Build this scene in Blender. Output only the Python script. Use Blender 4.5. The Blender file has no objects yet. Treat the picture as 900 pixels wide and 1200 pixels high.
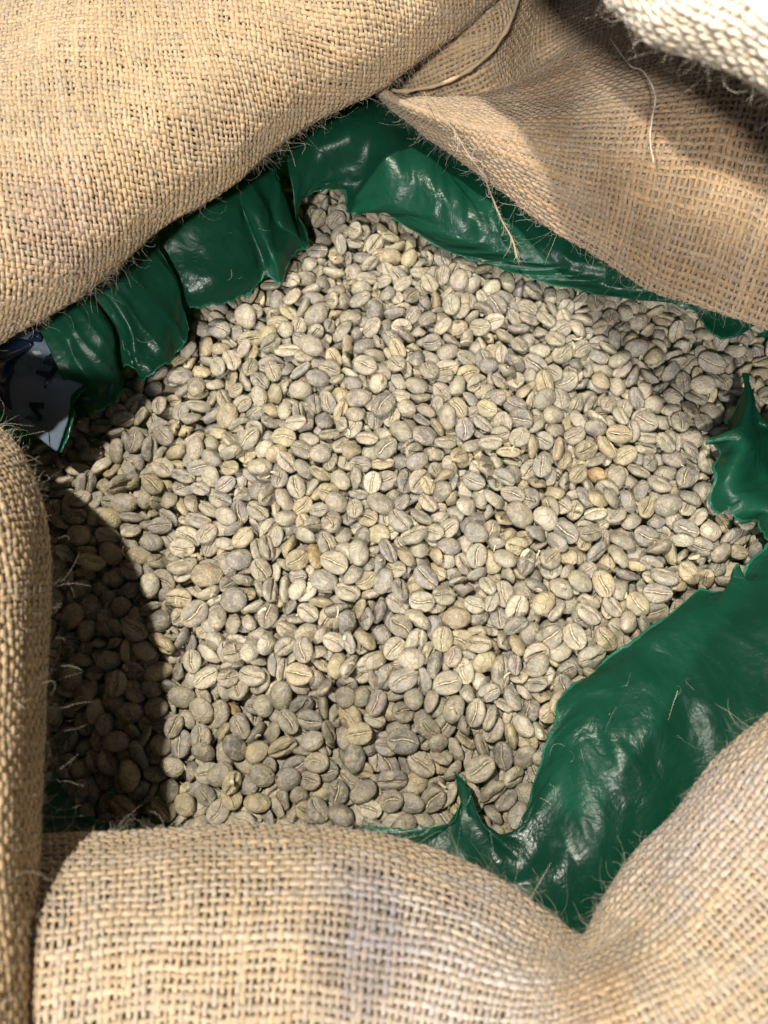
import bpy, math, random
import numpy as np
from mathutils import Vector, Matrix, Quaternion

random.seed(11)
rng = np.random.default_rng(11)
scene = bpy.context.scene
COL = scene.collection
CM = 0.01                      # everything below is laid out in centimetres
TILT = math.radians(22); DIST = 26.0; FPX = 942.0
CAM = np.array([0.0, -DIST*math.sin(TILT), DIST*math.cos(TILT)])
FWD = np.array([0.0, math.sin(TILT), -math.cos(TILT)])
UPV = np.array([0.0, math.cos(TILT), math.sin(TILT)])

# ------------------------------------------------------------------ camera
cam_data = bpy.data.cameras.new("camera")
cam = bpy.data.objects.new("camera", cam_data); COL.objects.link(cam)
cam.location = CAM*CM
cam.rotation_euler = (TILT, 0, 0)
cam_data.sensor_fit = 'VERTICAL'; cam_data.sensor_height = 24.0
cam_data.lens = 24.0*FPX/1200.0
cam_data.clip_start = 0.01; cam_data.clip_end = 20
cam_data.dof.use_dof = True
cam_data.dof.focus_distance = 0.262
cam_data.dof.aperture_fstop = cam_data.lens/1.9
scene.camera = cam

# ------------------------------------------------------------------ light
world = bpy.data.worlds.new("World"); scene.world = world; world.use_nodes = True
wb = world.node_tree.nodes["Background"]
wb.inputs[0].default_value = (0.80, 0.90, 1.0, 1); wb.inputs[1].default_value = 0.07

def lamp(name, kind, loc, target, energy, color, **kw):
    d = bpy.data.lights.new(name, kind); d.energy = energy; d.color = color
    for k, v in kw.items(): setattr(d, k, v)
    o = bpy.data.objects.new(name, d); COL.objects.link(o)
    o.location = Vector(loc)*CM
    o.rotation_euler = (Vector(target)-Vector(loc)).to_track_quat('-Z', 'Y').to_euler()
    return o
L_DIR = np.array([-0.27, 0.07, 1.0])
lamp("ceiling_spot", 'SPOT', L_DIR*120 + np.array([1, 0, 0]), (1.5, 2.5, 0), 75, (1.0, 0.94, 0.84), spot_size=math.radians(34), spot_blend=0.6, shadow_soft_size=0.018)
lamp("second_spot", 'SPOT', (-22, -98, 104), (2, 3, 0), 74, (1.0, 0.95, 0.90), spot_size=math.radians(24), spot_blend=0.5, shadow_soft_size=0.045)
lamp("window_light", 'AREA', (-45, -70, 80), (4, -4, 0), 2.2, (0.62, 0.75, 1.0), shape='RECTANGLE', size=0.5, size_y=0.7)

lamp("added_corner_fill", 'SPOT', (-20, -24, 62), (9.2, 8.0, 13.5), 55, (1.0, 0.95, 0.86), spot_size=math.radians(9), spot_blend=0.35, shadow_soft_size=0.02)  # added fill with no known source, brightens only the pale corner fold

scene.view_settings.view_transform = 'Standard'
scene.view_settings.look = 'None'
scene.view_settings.exposure = 0.0
scene.view_settings.gamma = 1.0
scene.cycles.use_denoising = True
scene.cycles.max_bounces = 6; scene.cycles.diffuse_bounces = 3; scene.cycles.glossy_bounces = 3
scene.cycles.transmission_bounces = 4; scene.cycles.caustics_reflective = False; scene.cycles.caustics_refractive = False

# ------------------------------------------------------------------ helpers
def U(px, py, h):
    """point at height h (cm over the bean surface) seen at photo position px, py"""
    px, py, h = np.asarray(px, float), np.asarray(py, float), np.asarray(h, float)
    k = (600-py)/FPX; a = (px-450)/FPX
    Z = (h-CAM[2])/(FWD[2]+k*UPV[2])
    return np.stack([Z*a, CAM[1]+Z*(FWD[1]+k*UPV[1]), h+0*Z], -1)

def project(P):
    d = P-CAM
    z = d@FWD; z = np.where(z > 0.5, z, 0.5)
    return 450+FPX*d[..., 0]/z, 600-FPX*(d@UPV)/z

def hsh(i, j, s):
    n = (i.astype(np.int64)*374761393 + j.astype(np.int64)*668265263 + s*974634777) & 0x7fffffff
    n = ((n ^ (n >> 13))*1274126177) & 0x7fffffff
    n = ((n ^ (n >> 16))*1103515245) & 0x7fffffff
    return (n & 0xffff)/32767.5-1.0

def vnoise(x, y, s=0):
    x = np.asarray(x, float); y = np.asarray(y, float)+0*x
    x = x+0*y
    i = np.floor(x); j = np.floor(y); fx = x-i; fy = y-j
    fx = fx*fx*(3-2*fx); fy = fy*fy*(3-2*fy)
    a = hsh(i, j, s); b = hsh(i+1, j, s); c = hsh(i, j+1, s); d = hsh(i+1, j+1, s)
    return (a*(1-fx)+b*fx)*(1-fy)+(c*(1-fx)+d*fx)*fy

def fbm(x, y, s=0, o=3):
    t = 0; a = 1
    for k in range(o):
        t = t+a*vnoise(x*2**k, y*2**k, s+k*17); a *= .5
    return t

def hide(o): return o
def mesh_np(name, V, quads, tris=None, mats=(), attrs=None, smooth=True, parent=None, link=True):
    me = bpy.data.meshes.new(name)
    quads = np.asarray(quads, np.int32).reshape(-1, 4) if quads is not None and len(quads) else np.zeros((0, 4), np.int32)
    tris = np.asarray(tris, np.int32).reshape(-1, 3) if tris is not None and len(tris) else np.zeros((0, 3), np.int32)
    V = np.asarray(V, float)*CM
    nl = quads.size+tris.size
    me.vertices.add(len(V)); me.vertices.foreach_set("co", V.astype(np.float32).ravel())
    me.loops.add(nl); me.loops.foreach_set("vertex_index", np.concatenate([quads.ravel(), tris.ravel()]))
    nf = len(quads)+len(tris)
    me.polygons.add(nf)
    tot = np.concatenate([np.full(len(quads), 4), np.full(len(tris), 3)]).astype(np.int32)
    st = np.concatenate([[0], np.cumsum(tot)[:-1]]).astype(np.int32) if nf else tot
    me.polygons.foreach_set("loop_start", st)
    me.polygons.foreach_set("use_smooth", np.full(nf, smooth))
    for k, v in (attrs or {}).items():
        v = np.asarray(v, np.float32)
        if v.ndim == 1:
            at = me.attributes.new(k, 'FLOAT', 'POINT'); at.data.foreach_set("value", v)
        else:
            at = me.attributes.new(k, 'FLOAT_COLOR', 'POINT')
            if v.shape[1] == 3: v = np.concatenate([v, np.ones((len(v), 1), np.float32)], 1)
            at.data.foreach_set("color", v.ravel())
    me.update(calc_edges=True)
    for m in mats: me.materials.append(m)
    if not link: return me
    o = bpy.data.objects.new(name, me); COL.objects.link(o)
    if parent is not None: o.parent = parent
    return o

def tag(o, label=None, cat=None, group=None, kind=None):
    if label: o["label"] = label
    if cat: o["category"] = cat
    if group: o["group"] = group
    if kind: o["kind"] = kind
    return o

def cr(P, t):
    """Catmull-Rom through P (n, ...) at parameters t in 0..n-1"""
    n = len(P); i = np.clip(np.floor(t).astype(int), 0, n-2); f = (t-i)[(...,)+(None,)*(P.ndim-1)]
    p1 = P[i]; p2 = P[i+1]
    p0 = np.where((i > 0)[(...,)+(None,)*(P.ndim-1)], P[np.clip(i-1, 0, n-1)], 2*p1-p2)
    p3 = np.where((i < n-2)[(...,)+(None,)*(P.ndim-1)], P[np.clip(i+2, 0, n-1)], 2*p2-p1)
    return .5*((2*p1)+(p2-p0)*f+(2*p0-5*p1+4*p2-p3)*f*f+(3*p1-p0-3*p2+p3)*f**3)

class Surf:
    """smooth sheet through rows of control points, re-spaced to even arc length"""
    def __init__(s, rows, nu=240, nv=240):
        N = np.array(rows, float)                      # (rv, ru, 3) in world cm
        g = cr(N, np.linspace(0, len(N)-1, nv*2))
        g = cr(np.swapaxes(g, 0, 1), np.linspace(0, N.shape[1]-1, nu*2))
        g = np.swapaxes(g, 0, 1)
        du = np.linalg.norm(np.diff(g, axis=1), axis=2).mean(0); cu = np.concatenate([[0], np.cumsum(du)])
        dv = np.linalg.norm(np.diff(g, axis=0), axis=2).mean(1); cv = np.concatenate([[0], np.cumsum(dv)])
        s.Lu, s.Lv = cu[-1], cv[-1]
        s.cv = cv; s.rv = len(N)
        tu = np.interp(np.linspace(0, s.Lu, nu), cu, np.arange(len(cu)))
        tv = np.interp(np.linspace(0, s.Lv, nv), cv, np.arange(len(cv)))
        i = np.clip(np.floor(tv).astype(int), 0, g.shape[0]-2); f = (tv-i)[:, None, None]
        g = g[i]*(1-f)+g[i+1]*f
        i = np.clip(np.floor(tu).astype(int), 0, g.shape[1]-2); f = (tu-i)[None, :, None]
        g = g[:, i]*(1-f)+g[:, i+1]*f
        s.g = g; s.nu, s.nv = nu, nv
        s.normals()
    def normals(s):
        gu = np.gradient(s.g, axis=1); gv = np.gradient(s.g, axis=0)
        n = np.cross(gu, gv); n /= np.linalg.norm(n, axis=2, keepdims=True)+1e-9
        c = (n*(CAM-s.g)).sum(2)
        if np.median(c[s.nv//4:3*s.nv//4]) < 0: n = -n
        s.n = n; s.tu = gu/(np.linalg.norm(gu, axis=2, keepdims=True)+1e-9)
    def rowV(s, r):                                    # arc length of control row r
        return np.interp(r/(s.rv-1)*(len(s.cv)-1), np.arange(len(s.cv)), s.cv)
    def at(s, Uc, Vc, what='g'):
        A = getattr(s, what)
        x = np.clip(Uc/s.Lu, 0, 1)*(s.nu-1); y = np.clip(Vc/s.Lv, 0, 1)*(s.nv-1)
        i = np.clip(x.astype(int), 0, s.nu-2); j = np.clip(y.astype(int), 0, s.nv-2)
        fx = (x-i)[..., None]; fy = (y-j)[..., None]
        return (A[j, i]*(1-fx)+A[j, i+1]*fx)*(1-fy)+(A[j+1, i]*(1-fx)+A[j+1, i+1]*fx)*fy
    def grid(s, sub=1):
        g = s.g[::sub, ::sub]; h, w = g.shape[:2]
        idx = np.arange(h*w).reshape(h, w)
        q = np.stack([idx[:-1, :-1], idx[:-1, 1:], idx[1:, 1:], idx[1:, :-1]], -1).reshape(-1, 4)
        return g, s.n[::sub, ::sub], q

# ------------------------------------------------------------------ materials
def new_mat(name):
    m = bpy.data.materials.new(name); m.use_nodes = True
    nt = m.node_tree; b = nt.nodes["Principled BSDF"]
    return m, nt, b
def nd(nt, t, **kw):
    n = nt.nodes.new(t)
    for k, v in kw.items():
        if k.startswith('i_'): n.inputs[k[2:].replace('_', ' ')].default_value = v
        else: setattr(n, k, v)
    return n
def noise(nt, scale, detail=3, rough=.6, vec=None):
    n = nd(nt, 'ShaderNodeTexNoise'); n.inputs['Scale'].default_value = scale; n.inputs['Detail'].default_value = detail; n.inputs['Roughness'].default_value = rough
    if vec: nt.links.new(vec, n.inputs['Vector'])
    return n
def ramp(nt, fac, stops):
    r = nd(nt, 'ShaderNodeValToRGB'); e = r.color_ramp.elements
    while len(e) < len(stops): e.new(.5)
    for k, (p, c) in enumerate(stops): e[k].position = p; e[k].color = (*c, 1) if len(c) == 3 else c
    nt.links.new(fac, r.inputs[0]); return r
def mixc(nt, a, b, fac=None, mode='MIX', f=.5):
    m = nd(nt, 'ShaderNodeMix', data_type='RGBA', blend_type=mode)
    m.inputs[0].default_value = f
    if fac is not None: nt.links.new(fac, m.inputs[0])
    for s, k in ((a, 6), (b, 7)):
        if isinstance(s, (tuple, list)): m.inputs[k].default_value = (*s, 1)
        else: nt.links.new(s, m.inputs[k])
    return m.outputs[2]

def yarn_material(name, base, sat=1.0):
    m, nt, b = new_mat(name)
    geo = nd(nt, 'ShaderNodeNewGeometry')
    at = nd(nt, 'ShaderNodeAttribute', attribute_name='tint')
    al = nd(nt, 'ShaderNodeAttribute', attribute_name='strand')
    n1 = noise(nt, 1.0, 4, .75, al.outputs['Vector'])
    n2 = noise(nt, 22, 3, .6, geo.outputs['Position'])
    c1 = ramp(nt, n1.outputs[0], [(.34, tuple(v*.70 for v in base)), (.5, base), (.66, tuple(min(.92, v*1.2) for v in base))])
    c2 = ramp(nt, n2.outputs[0], [(.3, (.78, .76, .74)), (.7, (1.08, 1.05, 1.02))])
    c = mixc(nt, c1.outputs[0], c2.outputs[0], mode='MULTIPLY', f=1)
    c = mixc(nt, c, at.outputs['Color'], mode='MULTIPLY', f=1)
    nt.links.new(c, b.inputs['Base Color'])
    b.inputs['Roughness'].default_value = .72
    b.inputs['Specular IOR Level'].default_value = .3
    b.inputs['Sheen Weight'].default_value = .25; b.inputs['Sheen Roughness'].default_value = .5
    bp = nd(nt, 'ShaderNodeBump'); bp.inputs['Strength'].default_value = .5; bp.inputs['Distance'].default_value = .0004
    nt.links.new(n1.outputs[0], bp.inputs['Height']); nt.links.new(bp.outputs[0], b.inputs['Normal'])
    return m
MAT_YARN = yarn_material("jute_yarn", (.58, .437, .268))
MAT_PALE_LIT = yarn_material("pale_lit_jute_yarn", (.74, .66, .54))  # same jute, with the strong light on the corner fold put into the colour
def cloth_material(name, base):
    m, nt, b = new_mat(name)
    at = nd(nt, 'ShaderNodeAttribute', attribute_name='weave')
    sx = nd(nt, 'ShaderNodeSeparateXYZ'); nt.links.new(at.outputs['Vector'], sx.inputs[0])
    outs = []
    for k in (0, 1):
        a = nd(nt, 'ShaderNodeMath', operation='MULTIPLY'); a.inputs[1].default_value = math.pi; nt.links.new(sx.outputs[k], a.inputs[0])
        c = nd(nt, 'ShaderNodeMath', operation='SINE'); nt.links.new(a.outputs[0], c.inputs[0])
        d = nd(nt, 'ShaderNodeMath', operation='ABSOLUTE'); nt.links.new(c.outputs[0], d.inputs[0]); outs.append(d)
    mx = nd(nt, 'ShaderNodeMath', operation='MINIMUM'); nt.links.new(outs[0].outputs[0], mx.inputs[0]); nt.links.new(outs[1].outputs[0], mx.inputs[1])
    geo = nd(nt, 'ShaderNodeNewGeometry'); n1 = noise(nt, 700, 4, .7, geo.outputs['Position'])
    r = ramp(nt, mx.outputs[0], [(.0, tuple(v*.35 for v in base)), (.45, base)])
    r2 = ramp(nt, n1.outputs[0], [(.3, (.7, .7, .7)), (.7, (1.2, 1.2, 1.2))])
    nt.links.new(mixc(nt, r.outputs[0], r2.outputs[0], mode='MULTIPLY', f=1), b.inputs['Base Color'])
    b.inputs['Roughness'].default_value = .85
    bp = nd(nt, 'ShaderNodeBump'); bp.inputs['Strength'].default_value = .8; bp.inputs['Distance'].default_value = .0008
    nt.links.new(mx.outputs[0], bp.inputs['Height']); nt.links.new(bp.outputs[0], b.inputs['Normal'])
    return m
MAT_BACK = cloth_material("jute_inner_layer", (.44, .32, .19))
MAT_BACK_LIT = cloth_material("lit_inner_layer", (.66, .58, .46))  # inner layer of that fold, its bright lighting also put into the colour

def hair_material():
    m, nt, b = new_mat("jute_fibre")
    at = nd(nt, 'ShaderNodeAttribute', attribute_name='tint')
    nt.links.new(mixc(nt, (.78, .70, .56), at.outputs['Color'], mode='MULTIPLY', f=1), b.inputs['Base Color'])
    b.inputs['Roughness'].default_value = .45
    return m
MAT_HAIR = hair_material()

def film_material(name, col, trans, rough=.22, tw=.35, wr=.5):
    m, nt, b = new_mat(name)
    geo = nd(nt, 'ShaderNodeNewGeometry')
    n1 = noise(nt, 28, 5, .55, geo.outputs['Position']); n1.inputs['Distortion'].default_value = .6
    n2 = noise(nt, 600, 3, .6, geo.outputs['Position'])
    c = ramp(nt, n1.outputs[0], [(.3, tuple(v*.75 for v in col)), (.7, tuple(v*1.2 for v in col))])
    # whitish stress scuffs
    sc = noise(nt, 160, 6, .75, geo.outputs['Position']); sc.inputs['Distortion'].default_value = 1.5
    sr = ramp(nt, sc.outputs[0], [(.66, (0, 0, 0)), (.80, (.5, .5, .5))])
    cc = mixc(nt, c.outputs[0], tuple(min(1, v*2.2+.06) for v in col), fac=sr.outputs[0])
    nt.links.new(cc, b.inputs['Base Color'])
    rr = ramp(nt, n1.outputs[0], [(.35, (rough,)*3), (.7, (rough+.16,)*3)])
    nt.links.new(rr.outputs[0], b.inputs['Roughness'])
    b.inputs['IOR'].default_value = 1.5; b.inputs['Specular IOR Level'].default_value = .32
    bp = nd(nt, 'ShaderNodeBump'); bp.inputs['Strength'].default_value = wr; bp.inputs['Distance'].default_value = .0009
    v = nd(nt, 'ShaderNodeTexVoronoi', feature='SMOOTH_F1'); v.inputs['Scale'].default_value = 60; v.inputs['Smoothness'].default_value = .5
    dn = noise(nt, 70, 4, .6, geo.outputs['Position'])
    mv = mixc(nt, geo.outputs['Position'], dn.outputs['Color'], f=.02)
    nt.links.new(mv, v.inputs['Vector'])
    rn = noise(nt, 95, 4, .55, geo.outputs['Position']); rn.inputs['Distortion'].default_value = .4
    r1 = nd(nt, 'ShaderNodeMath', operation='SUBTRACT'); nt.links.new(rn.outputs[0], r1.inputs[0]); r1.inputs[1].default_value = .5
    r2 = nd(nt, 'ShaderNodeMath', operation='ABSOLUTE'); nt.links.new(r1.outputs[0], r2.inputs[0])
    ad = nd(nt, 'ShaderNodeMath', operation='MULTIPLY_ADD'); ad.inputs[1].default_value = .35
    nt.links.new(v.outputs[0], ad.inputs[0]); nt.links.new(n1.outputs[0], ad.inputs[2])
    ad2 = nd(nt, 'ShaderNodeMath', operation='MULTIPLY_ADD'); ad2.inputs[1].default_value = .06
    nt.links.new(n2.outputs[0], ad2.inputs[0]); nt.links.new(ad.outputs[0], ad2.inputs[2])
    ad3 = nd(nt, 'ShaderNodeMath', operation='MULTIPLY_ADD'); ad3.inputs[1].default_value = 1.6
    nt.links.new(r2.outputs[0], ad3.inputs[0]); nt.links.new(ad2.outputs[0], ad3.inputs[2])
    nt.links.new(ad3.outputs[0], bp.inputs['Height']); nt.links.new(bp.outputs[0], b.inputs['Normal'])
    tr = nd(nt, 'ShaderNodeBsdfTranslucent'); tr.inputs[0].default_value = (*trans, 1)
    mx = nd(nt, 'ShaderNodeMixShader'); mx.inputs[0].default_value = tw
    nt.links.new(b.outputs[0], mx.inputs[1]); nt.links.new(tr.outputs[0], mx.inputs[2])
    nt.links.new(mx.outputs[0], nt.nodes['Material Output'].inputs['Surface'])
    return m
MAT_FILM = film_material("green_film", (.009, .078, .045), (.04, .52, .10), .25, .40, .7)
MAT_LIP = film_material("stretched_film_edge", (.03, .17, .10), (.1, .4, .2), .18, .3)
MAT_LABEL = film_material("printed_film", (.38, .47, .58), (.3, .4, .52), .10, .6)
MAT_INK, _nt, _b = new_mat("navy_ink"); _b.inputs['Base Color'].default_value = (.012, .02, .05, 1); _b.inputs['Roughness'].default_value = .25
MAT_CLEAR, _nt, _b = new_mat("dark_blue_film"); _b.inputs['Base Color'].default_value = (.01, .02, .05, 1); _b.inputs['Roughness'].default_value = .12

def bean_material(name, individual):
    m, nt, b = new_mat(name)
    geo = nd(nt, 'ShaderNodeNewGeometry')
    if individual:
        oi = nd(nt, 'ShaderNodeObjectInfo'); tint = oi.outputs['Color']
    else:
        tint = nd(nt, 'ShaderNodeAttribute', attribute_name='tint').outputs['Color']
    cz = nd(nt, 'ShaderNodeAttribute', attribute_name='crease')
    pos = geo.outputs['Position']
    n1 = noise(nt, 260, 5, .7, pos)
    n2 = noise(nt, 1100, 3, .6, pos)
    v = nd(nt, 'ShaderNodeTexVoronoi', feature='DISTANCE_TO_EDGE'); v.inputs['Scale'].default_value = 330
    dn = noise(nt, 400, 3, .6, pos)
    nt.links.new(mixc(nt, pos, dn.outputs['Color'], f=.0035), v.inputs['Vector'])
    blot = ramp(nt, n1.outputs[0], [(.34, (.68, .66, .64)), (.5, (1, 1, 1)), (.66, (1.3, 1.25, 1.08))])
    c = mixc(nt, tint, blot.outputs[0], mode='MULTIPLY', f=1)
    # silverskin crackle: thin pale veins in patches
    ve = ramp(nt, v.outputs[0], [(.0, (1, 1, 1)), (.08, (0, 0, 0))])
    pm = ramp(nt, n1.outputs[0], [(.42, (0, 0, 0)), (.56, (.85, .85, .85))])
    vf = nd(nt, 'ShaderNodeMath', operation='MULTIPLY'); nt.links.new(ve.outputs[0], vf.inputs[0]); nt.links.new(pm.outputs[0], vf.inputs[1])
    c = mixc(nt, c, (.66, .58, .40), fac=vf.outputs[0])
    # golden skin flakes
    fl = noise(nt, 520, 4, .75, pos)
    fm = ramp(nt, fl.outputs[0], [(.53, (0, 0, 0)), (.66, (.7, .7, .7))])
    c = mixc(nt, c, (.55, .44, .25), fac=fm.outputs[0])
    # inside the centre cut
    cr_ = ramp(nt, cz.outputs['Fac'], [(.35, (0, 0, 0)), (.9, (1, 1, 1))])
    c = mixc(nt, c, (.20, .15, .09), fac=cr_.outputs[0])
    nt.links.new(c, b.inputs['Base Color'])
    b.inputs['Roughness'].default_value = .5
    rr = ramp(nt, n1.outputs[0], [(.3, (.22,)*3), (.7, (.50,)*3)]); nt.links.new(rr.outputs[0], b.inputs['Roughness'])
    b.inputs['Specular IOR Level'].default_value = .5
    bp = nd(nt, 'ShaderNodeBump'); bp.inputs['Strength'].default_value = .8; bp.inputs['Distance'].default_value = .0009
    s1 = nd(nt, 'ShaderNodeMath', operation='MULTIPLY_ADD'); s1.inputs[1].default_value = .3
    nt.links.new(n2.outputs[0], s1.inputs[0]); nt.links.new(n1.outputs[0], s1.inputs[2])
    s2 = nd(nt, 'ShaderNodeMath', operation='MULTIPLY_ADD'); s2.inputs[1].default_value = .45
    nt.links.new(vf.outputs[0], s2.inputs[0]); nt.links.new(s1.outputs[0], s2.inputs[2])
    nt.links.new(s2.outputs[0], bp.inputs['Height']); nt.links.new(bp.outputs[0], b.inputs['Normal'])
    return m
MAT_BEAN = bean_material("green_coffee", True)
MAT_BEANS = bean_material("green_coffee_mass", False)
MAT_SKIN, _nt, _b = new_mat("silverskin")
_g = nd(_nt, 'ShaderNodeNewGeometry'); _n = noise(_nt, 900, 3, .6, _g.outputs['Position'])
_nt.links.new(ramp(_nt, _n.outputs[0], [(.35, (.42, .34, .20)), (.65, (.74, .66, .48))]).outputs[0], _b.inputs['Base Color']); _b.inputs['Roughness'].default_value = .5

# ------------------------------------------------------------------ burlap
sack = bpy.data.objects.new("burlap_sack", None); COL.objects.link(sack)
sack.location = (0, 0, -0.12)
tag(sack, "open jute burlap sack with thick rolled rim folds around the green film and coffee beans", "sack")
def child(o, parent):
    """parent without moving"""
    o.parent = parent
    o.matrix_parent_inverse = Matrix.Translation(-Vector(parent.location)) if parent.parent is None else Matrix.Identity(4)

PITCH = .178
def in_window(P, m=120):
    x, y = project(P)
    return (x > -m) & (x < 900+m) & (y > -m) & (y < 1200+m)

def yarns(name, S, theta, fam, mat, seed, parent, pitch=PITCH, wid=.071, amp=.028, tint=(1, 1, 1), stain_and_light=()):
    c, s = math.cos(theta), math.sin(theta)
    d = np.array([c, s]) if fam == 0 else np.array([-s, c])
    e = np.array([-s, c]) if fam == 0 else np.array([c, s])
    R = math.hypot(S.Lu, S.Lv)
    ctr = np.array([S.Lu/2, S.Lv/2])
    K = int(R/pitch)+2; per = 3
    kk = np.arange(-K//2, K//2+1); ss = np.arange(-K//2*per, K//2*per+1)*(pitch/per)
    k2, s2 = np.meshgrid(kk, ss, indexing='ij')
    off = k2*pitch
    # hand-woven unevenness
    off = off+.036*vnoise(s2*1.1, k2*7.3, seed)+.016*vnoise(s2*4.0, k2*3.1, seed+5)
    A = ctr[0]+s2*d[0]+off*e[0]; B = ctr[1]+s2*d[1]+off*e[1]
    A = A+.12*fbm(A*.35, B*.35, 91); B = B+.12*fbm(A*.35+9, B*.35, 97)
    ok = (A > 0) & (A < S.Lu) & (B > 0) & (B < S.Lv)
    P = S.at(A, B); N = S.at(A, B, 'n'); N /= np.linalg.norm(N, axis=-1, keepdims=True)
    view = CAM-P; view /= np.linalg.norm(view, axis=-1, keepdims=True)
    ok &= in_window(P) & ((N*view).sum(-1) > -.45)
    thick = 1+.34*vnoise(s2*.9, k2*11.7, seed+9)+.16*vnoise(s2*3.3, k2*5.9, seed+11)+.10*hsh(k2*1.0, k2*0.0, seed+13)
    sg = 1 if fam == 0 else -1
    P = P+N*(sg*amp*np.cos(math.pi*s2/pitch+math.pi*k2)+.012*vnoise(s2*5, k2*3.7, seed+3))[..., None]
    T = np.gradient(P, axis=1); T /= np.linalg.norm(T, axis=-1, keepdims=True)+1e-9
    Bn = np.cross(T, N); Bn /= np.linalg.norm(Bn, axis=-1, keepdims=True)+1e-9
    Nn = np.cross(Bn, T)
    M = 4
    ang = (np.arange(M)+.5)*2*math.pi/M
    w = (wid*thick*(1.06 if fam == 0 else .95))[..., None, None]
    ring = P[..., None, :]+Bn[..., None, :]*(np.cos(ang)[:, None]*w*1.13)+Nn[..., None, :]*(np.sin(ang)[:, None]*w*.76)
    tw = .12*np.sin(ang[None, None, :]*2+s2[..., None]*14+k2[..., None])           # twist of the yarn
    ring = ring+(ring-P[..., None, :])*tw[..., None]
    idx = np.arange(P.shape[0]*P.shape[1]).reshape(P.shape[:2])
    seg = ok[:, :-1] & ok[:, 1:]
    a = idx[:, :-1][seg]; b = idx[:, 1:][seg]
    q = []
    for m in range(M):
        n = (m+1) % M
        q.append(np.stack([a*M+m, a*M+n, b*M+n, b*M+m], -1))
    q = np.concatenate(q)
    V = ring.reshape(-1, 3)
    used, inv = np.unique(q, return_inverse=True)
    tn = 1+.07*hsh(k2*1.0, k2*0.0+3, seed+21)+.11*vnoise(s2*.7, k2*4.1, seed+23)+.12*vnoise(s2*4, k2*2.3, seed+27)
    warm = .05*hsh(k2*1.0, k2*0.0+7, seed+31)
    tc = np.stack([tn*(1+warm), tn, tn*(1-2*warm)], -1)*np.array(tint)
    for (sx, sy, sh), sr, scol in stain_and_light:  # local tint patches: a real smudge, elsewhere painted shade and cool light
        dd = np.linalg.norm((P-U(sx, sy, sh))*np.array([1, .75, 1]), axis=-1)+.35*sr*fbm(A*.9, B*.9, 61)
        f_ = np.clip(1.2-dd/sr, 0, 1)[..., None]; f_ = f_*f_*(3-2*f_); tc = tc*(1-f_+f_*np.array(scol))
    tc = np.repeat(tc[..., None, :], M, 2).reshape(-1, 3)
    an2 = ang[None, None, :]+s2[..., None]*5                                       # fibres spiral round the yarn
    st = np.stack([np.cos(an2)*2.4+k2[..., None]*3.7, np.sin(an2)*2.4+s2[..., None]*1.5, s2[..., None]*9+0*an2], -1).reshape(-1, 3)[used]
    o = mesh_np(name, V[used], inv.reshape(-1, 4), mats=[mat], attrs={'tint': np.clip(tc[used], 0, 2)})
    at = o.data.attributes.new('strand', 'FLOAT_VECTOR', 'POINT'); at.data.foreach_set("vector", st.astype(np.float32).ravel())
    o.parent = parent; o["kind"] = "stuff"
    return len(q)*2

def fibres(name, starts, dirs, lens, parent, rad=.0030, seed=1, curl=1.0, tint=None, mat=None, segs=5, M=3, kind="stuff"):
    n = len(starts); r = np.random.default_rng(seed)
    P = np.zeros((n, segs+1, 3)); P[:, 0] = starts
    D = dirs/np.linalg.norm(dirs, axis=1, keepdims=True)
    ax = r.normal(size=(n, 3)); ax /= np.linalg.norm(ax, axis=1, keepdims=True)
    w = r.normal(size=n)*.55*curl
    for k in range(segs):
        P[:, k+1] = P[:, k]+D*(lens/segs)[:, None]
        D = D+np.cross(ax, D)*w[:, None]+r.normal(size=(n, 3))*.12*curl
        D /= np.linalg.norm(D, axis=1, keepdims=True)
    T = np.gradient(P, axis=1); T /= np.linalg.norm(T, axis=2, keepdims=True)+1e-9
    ref = np.array([.3, .5, .81]); B = np.cross(T, ref); B /= np.linalg.norm(B, axis=2, keepdims=True)+1e-9
    N = np.cross(T, B)
    ang = np.arange(M)*2*math.pi/M
    rr = (rad*(1-.6*np.linspace(0, 1, segs+1)))[None, :]*r.uniform(.45, 1.6, (n, 1))
    ring = P[:, :, None]+(B[:, :, None]*np.cos(ang)[:, None]+N[:, :, None]*np.sin(ang)[:, None])*rr[..., None, None]
    idx = np.arange(n*(segs+1)).reshape(n, segs+1)
    a = idx[:, :-1].ravel(); b = idx[:, 1:].ravel()
    q = np.concatenate([np.stack([a*M+m, a*M+(m+1) % M, b*M+(m+1) % M, b*M+m], -1) for m in range(M)])
    t = r.uniform(.65, 1.35, (n, 1, 1, 1))*np.ones((1, segs+1, M, 3))
    o = mesh_np(name, ring.reshape(-1, 3), q, mats=[mat or MAT_HAIR], attrs={'tint': t.reshape(-1, 3)})
    o.parent = parent
    if kind: o["kind"] = kind
    return o

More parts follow.
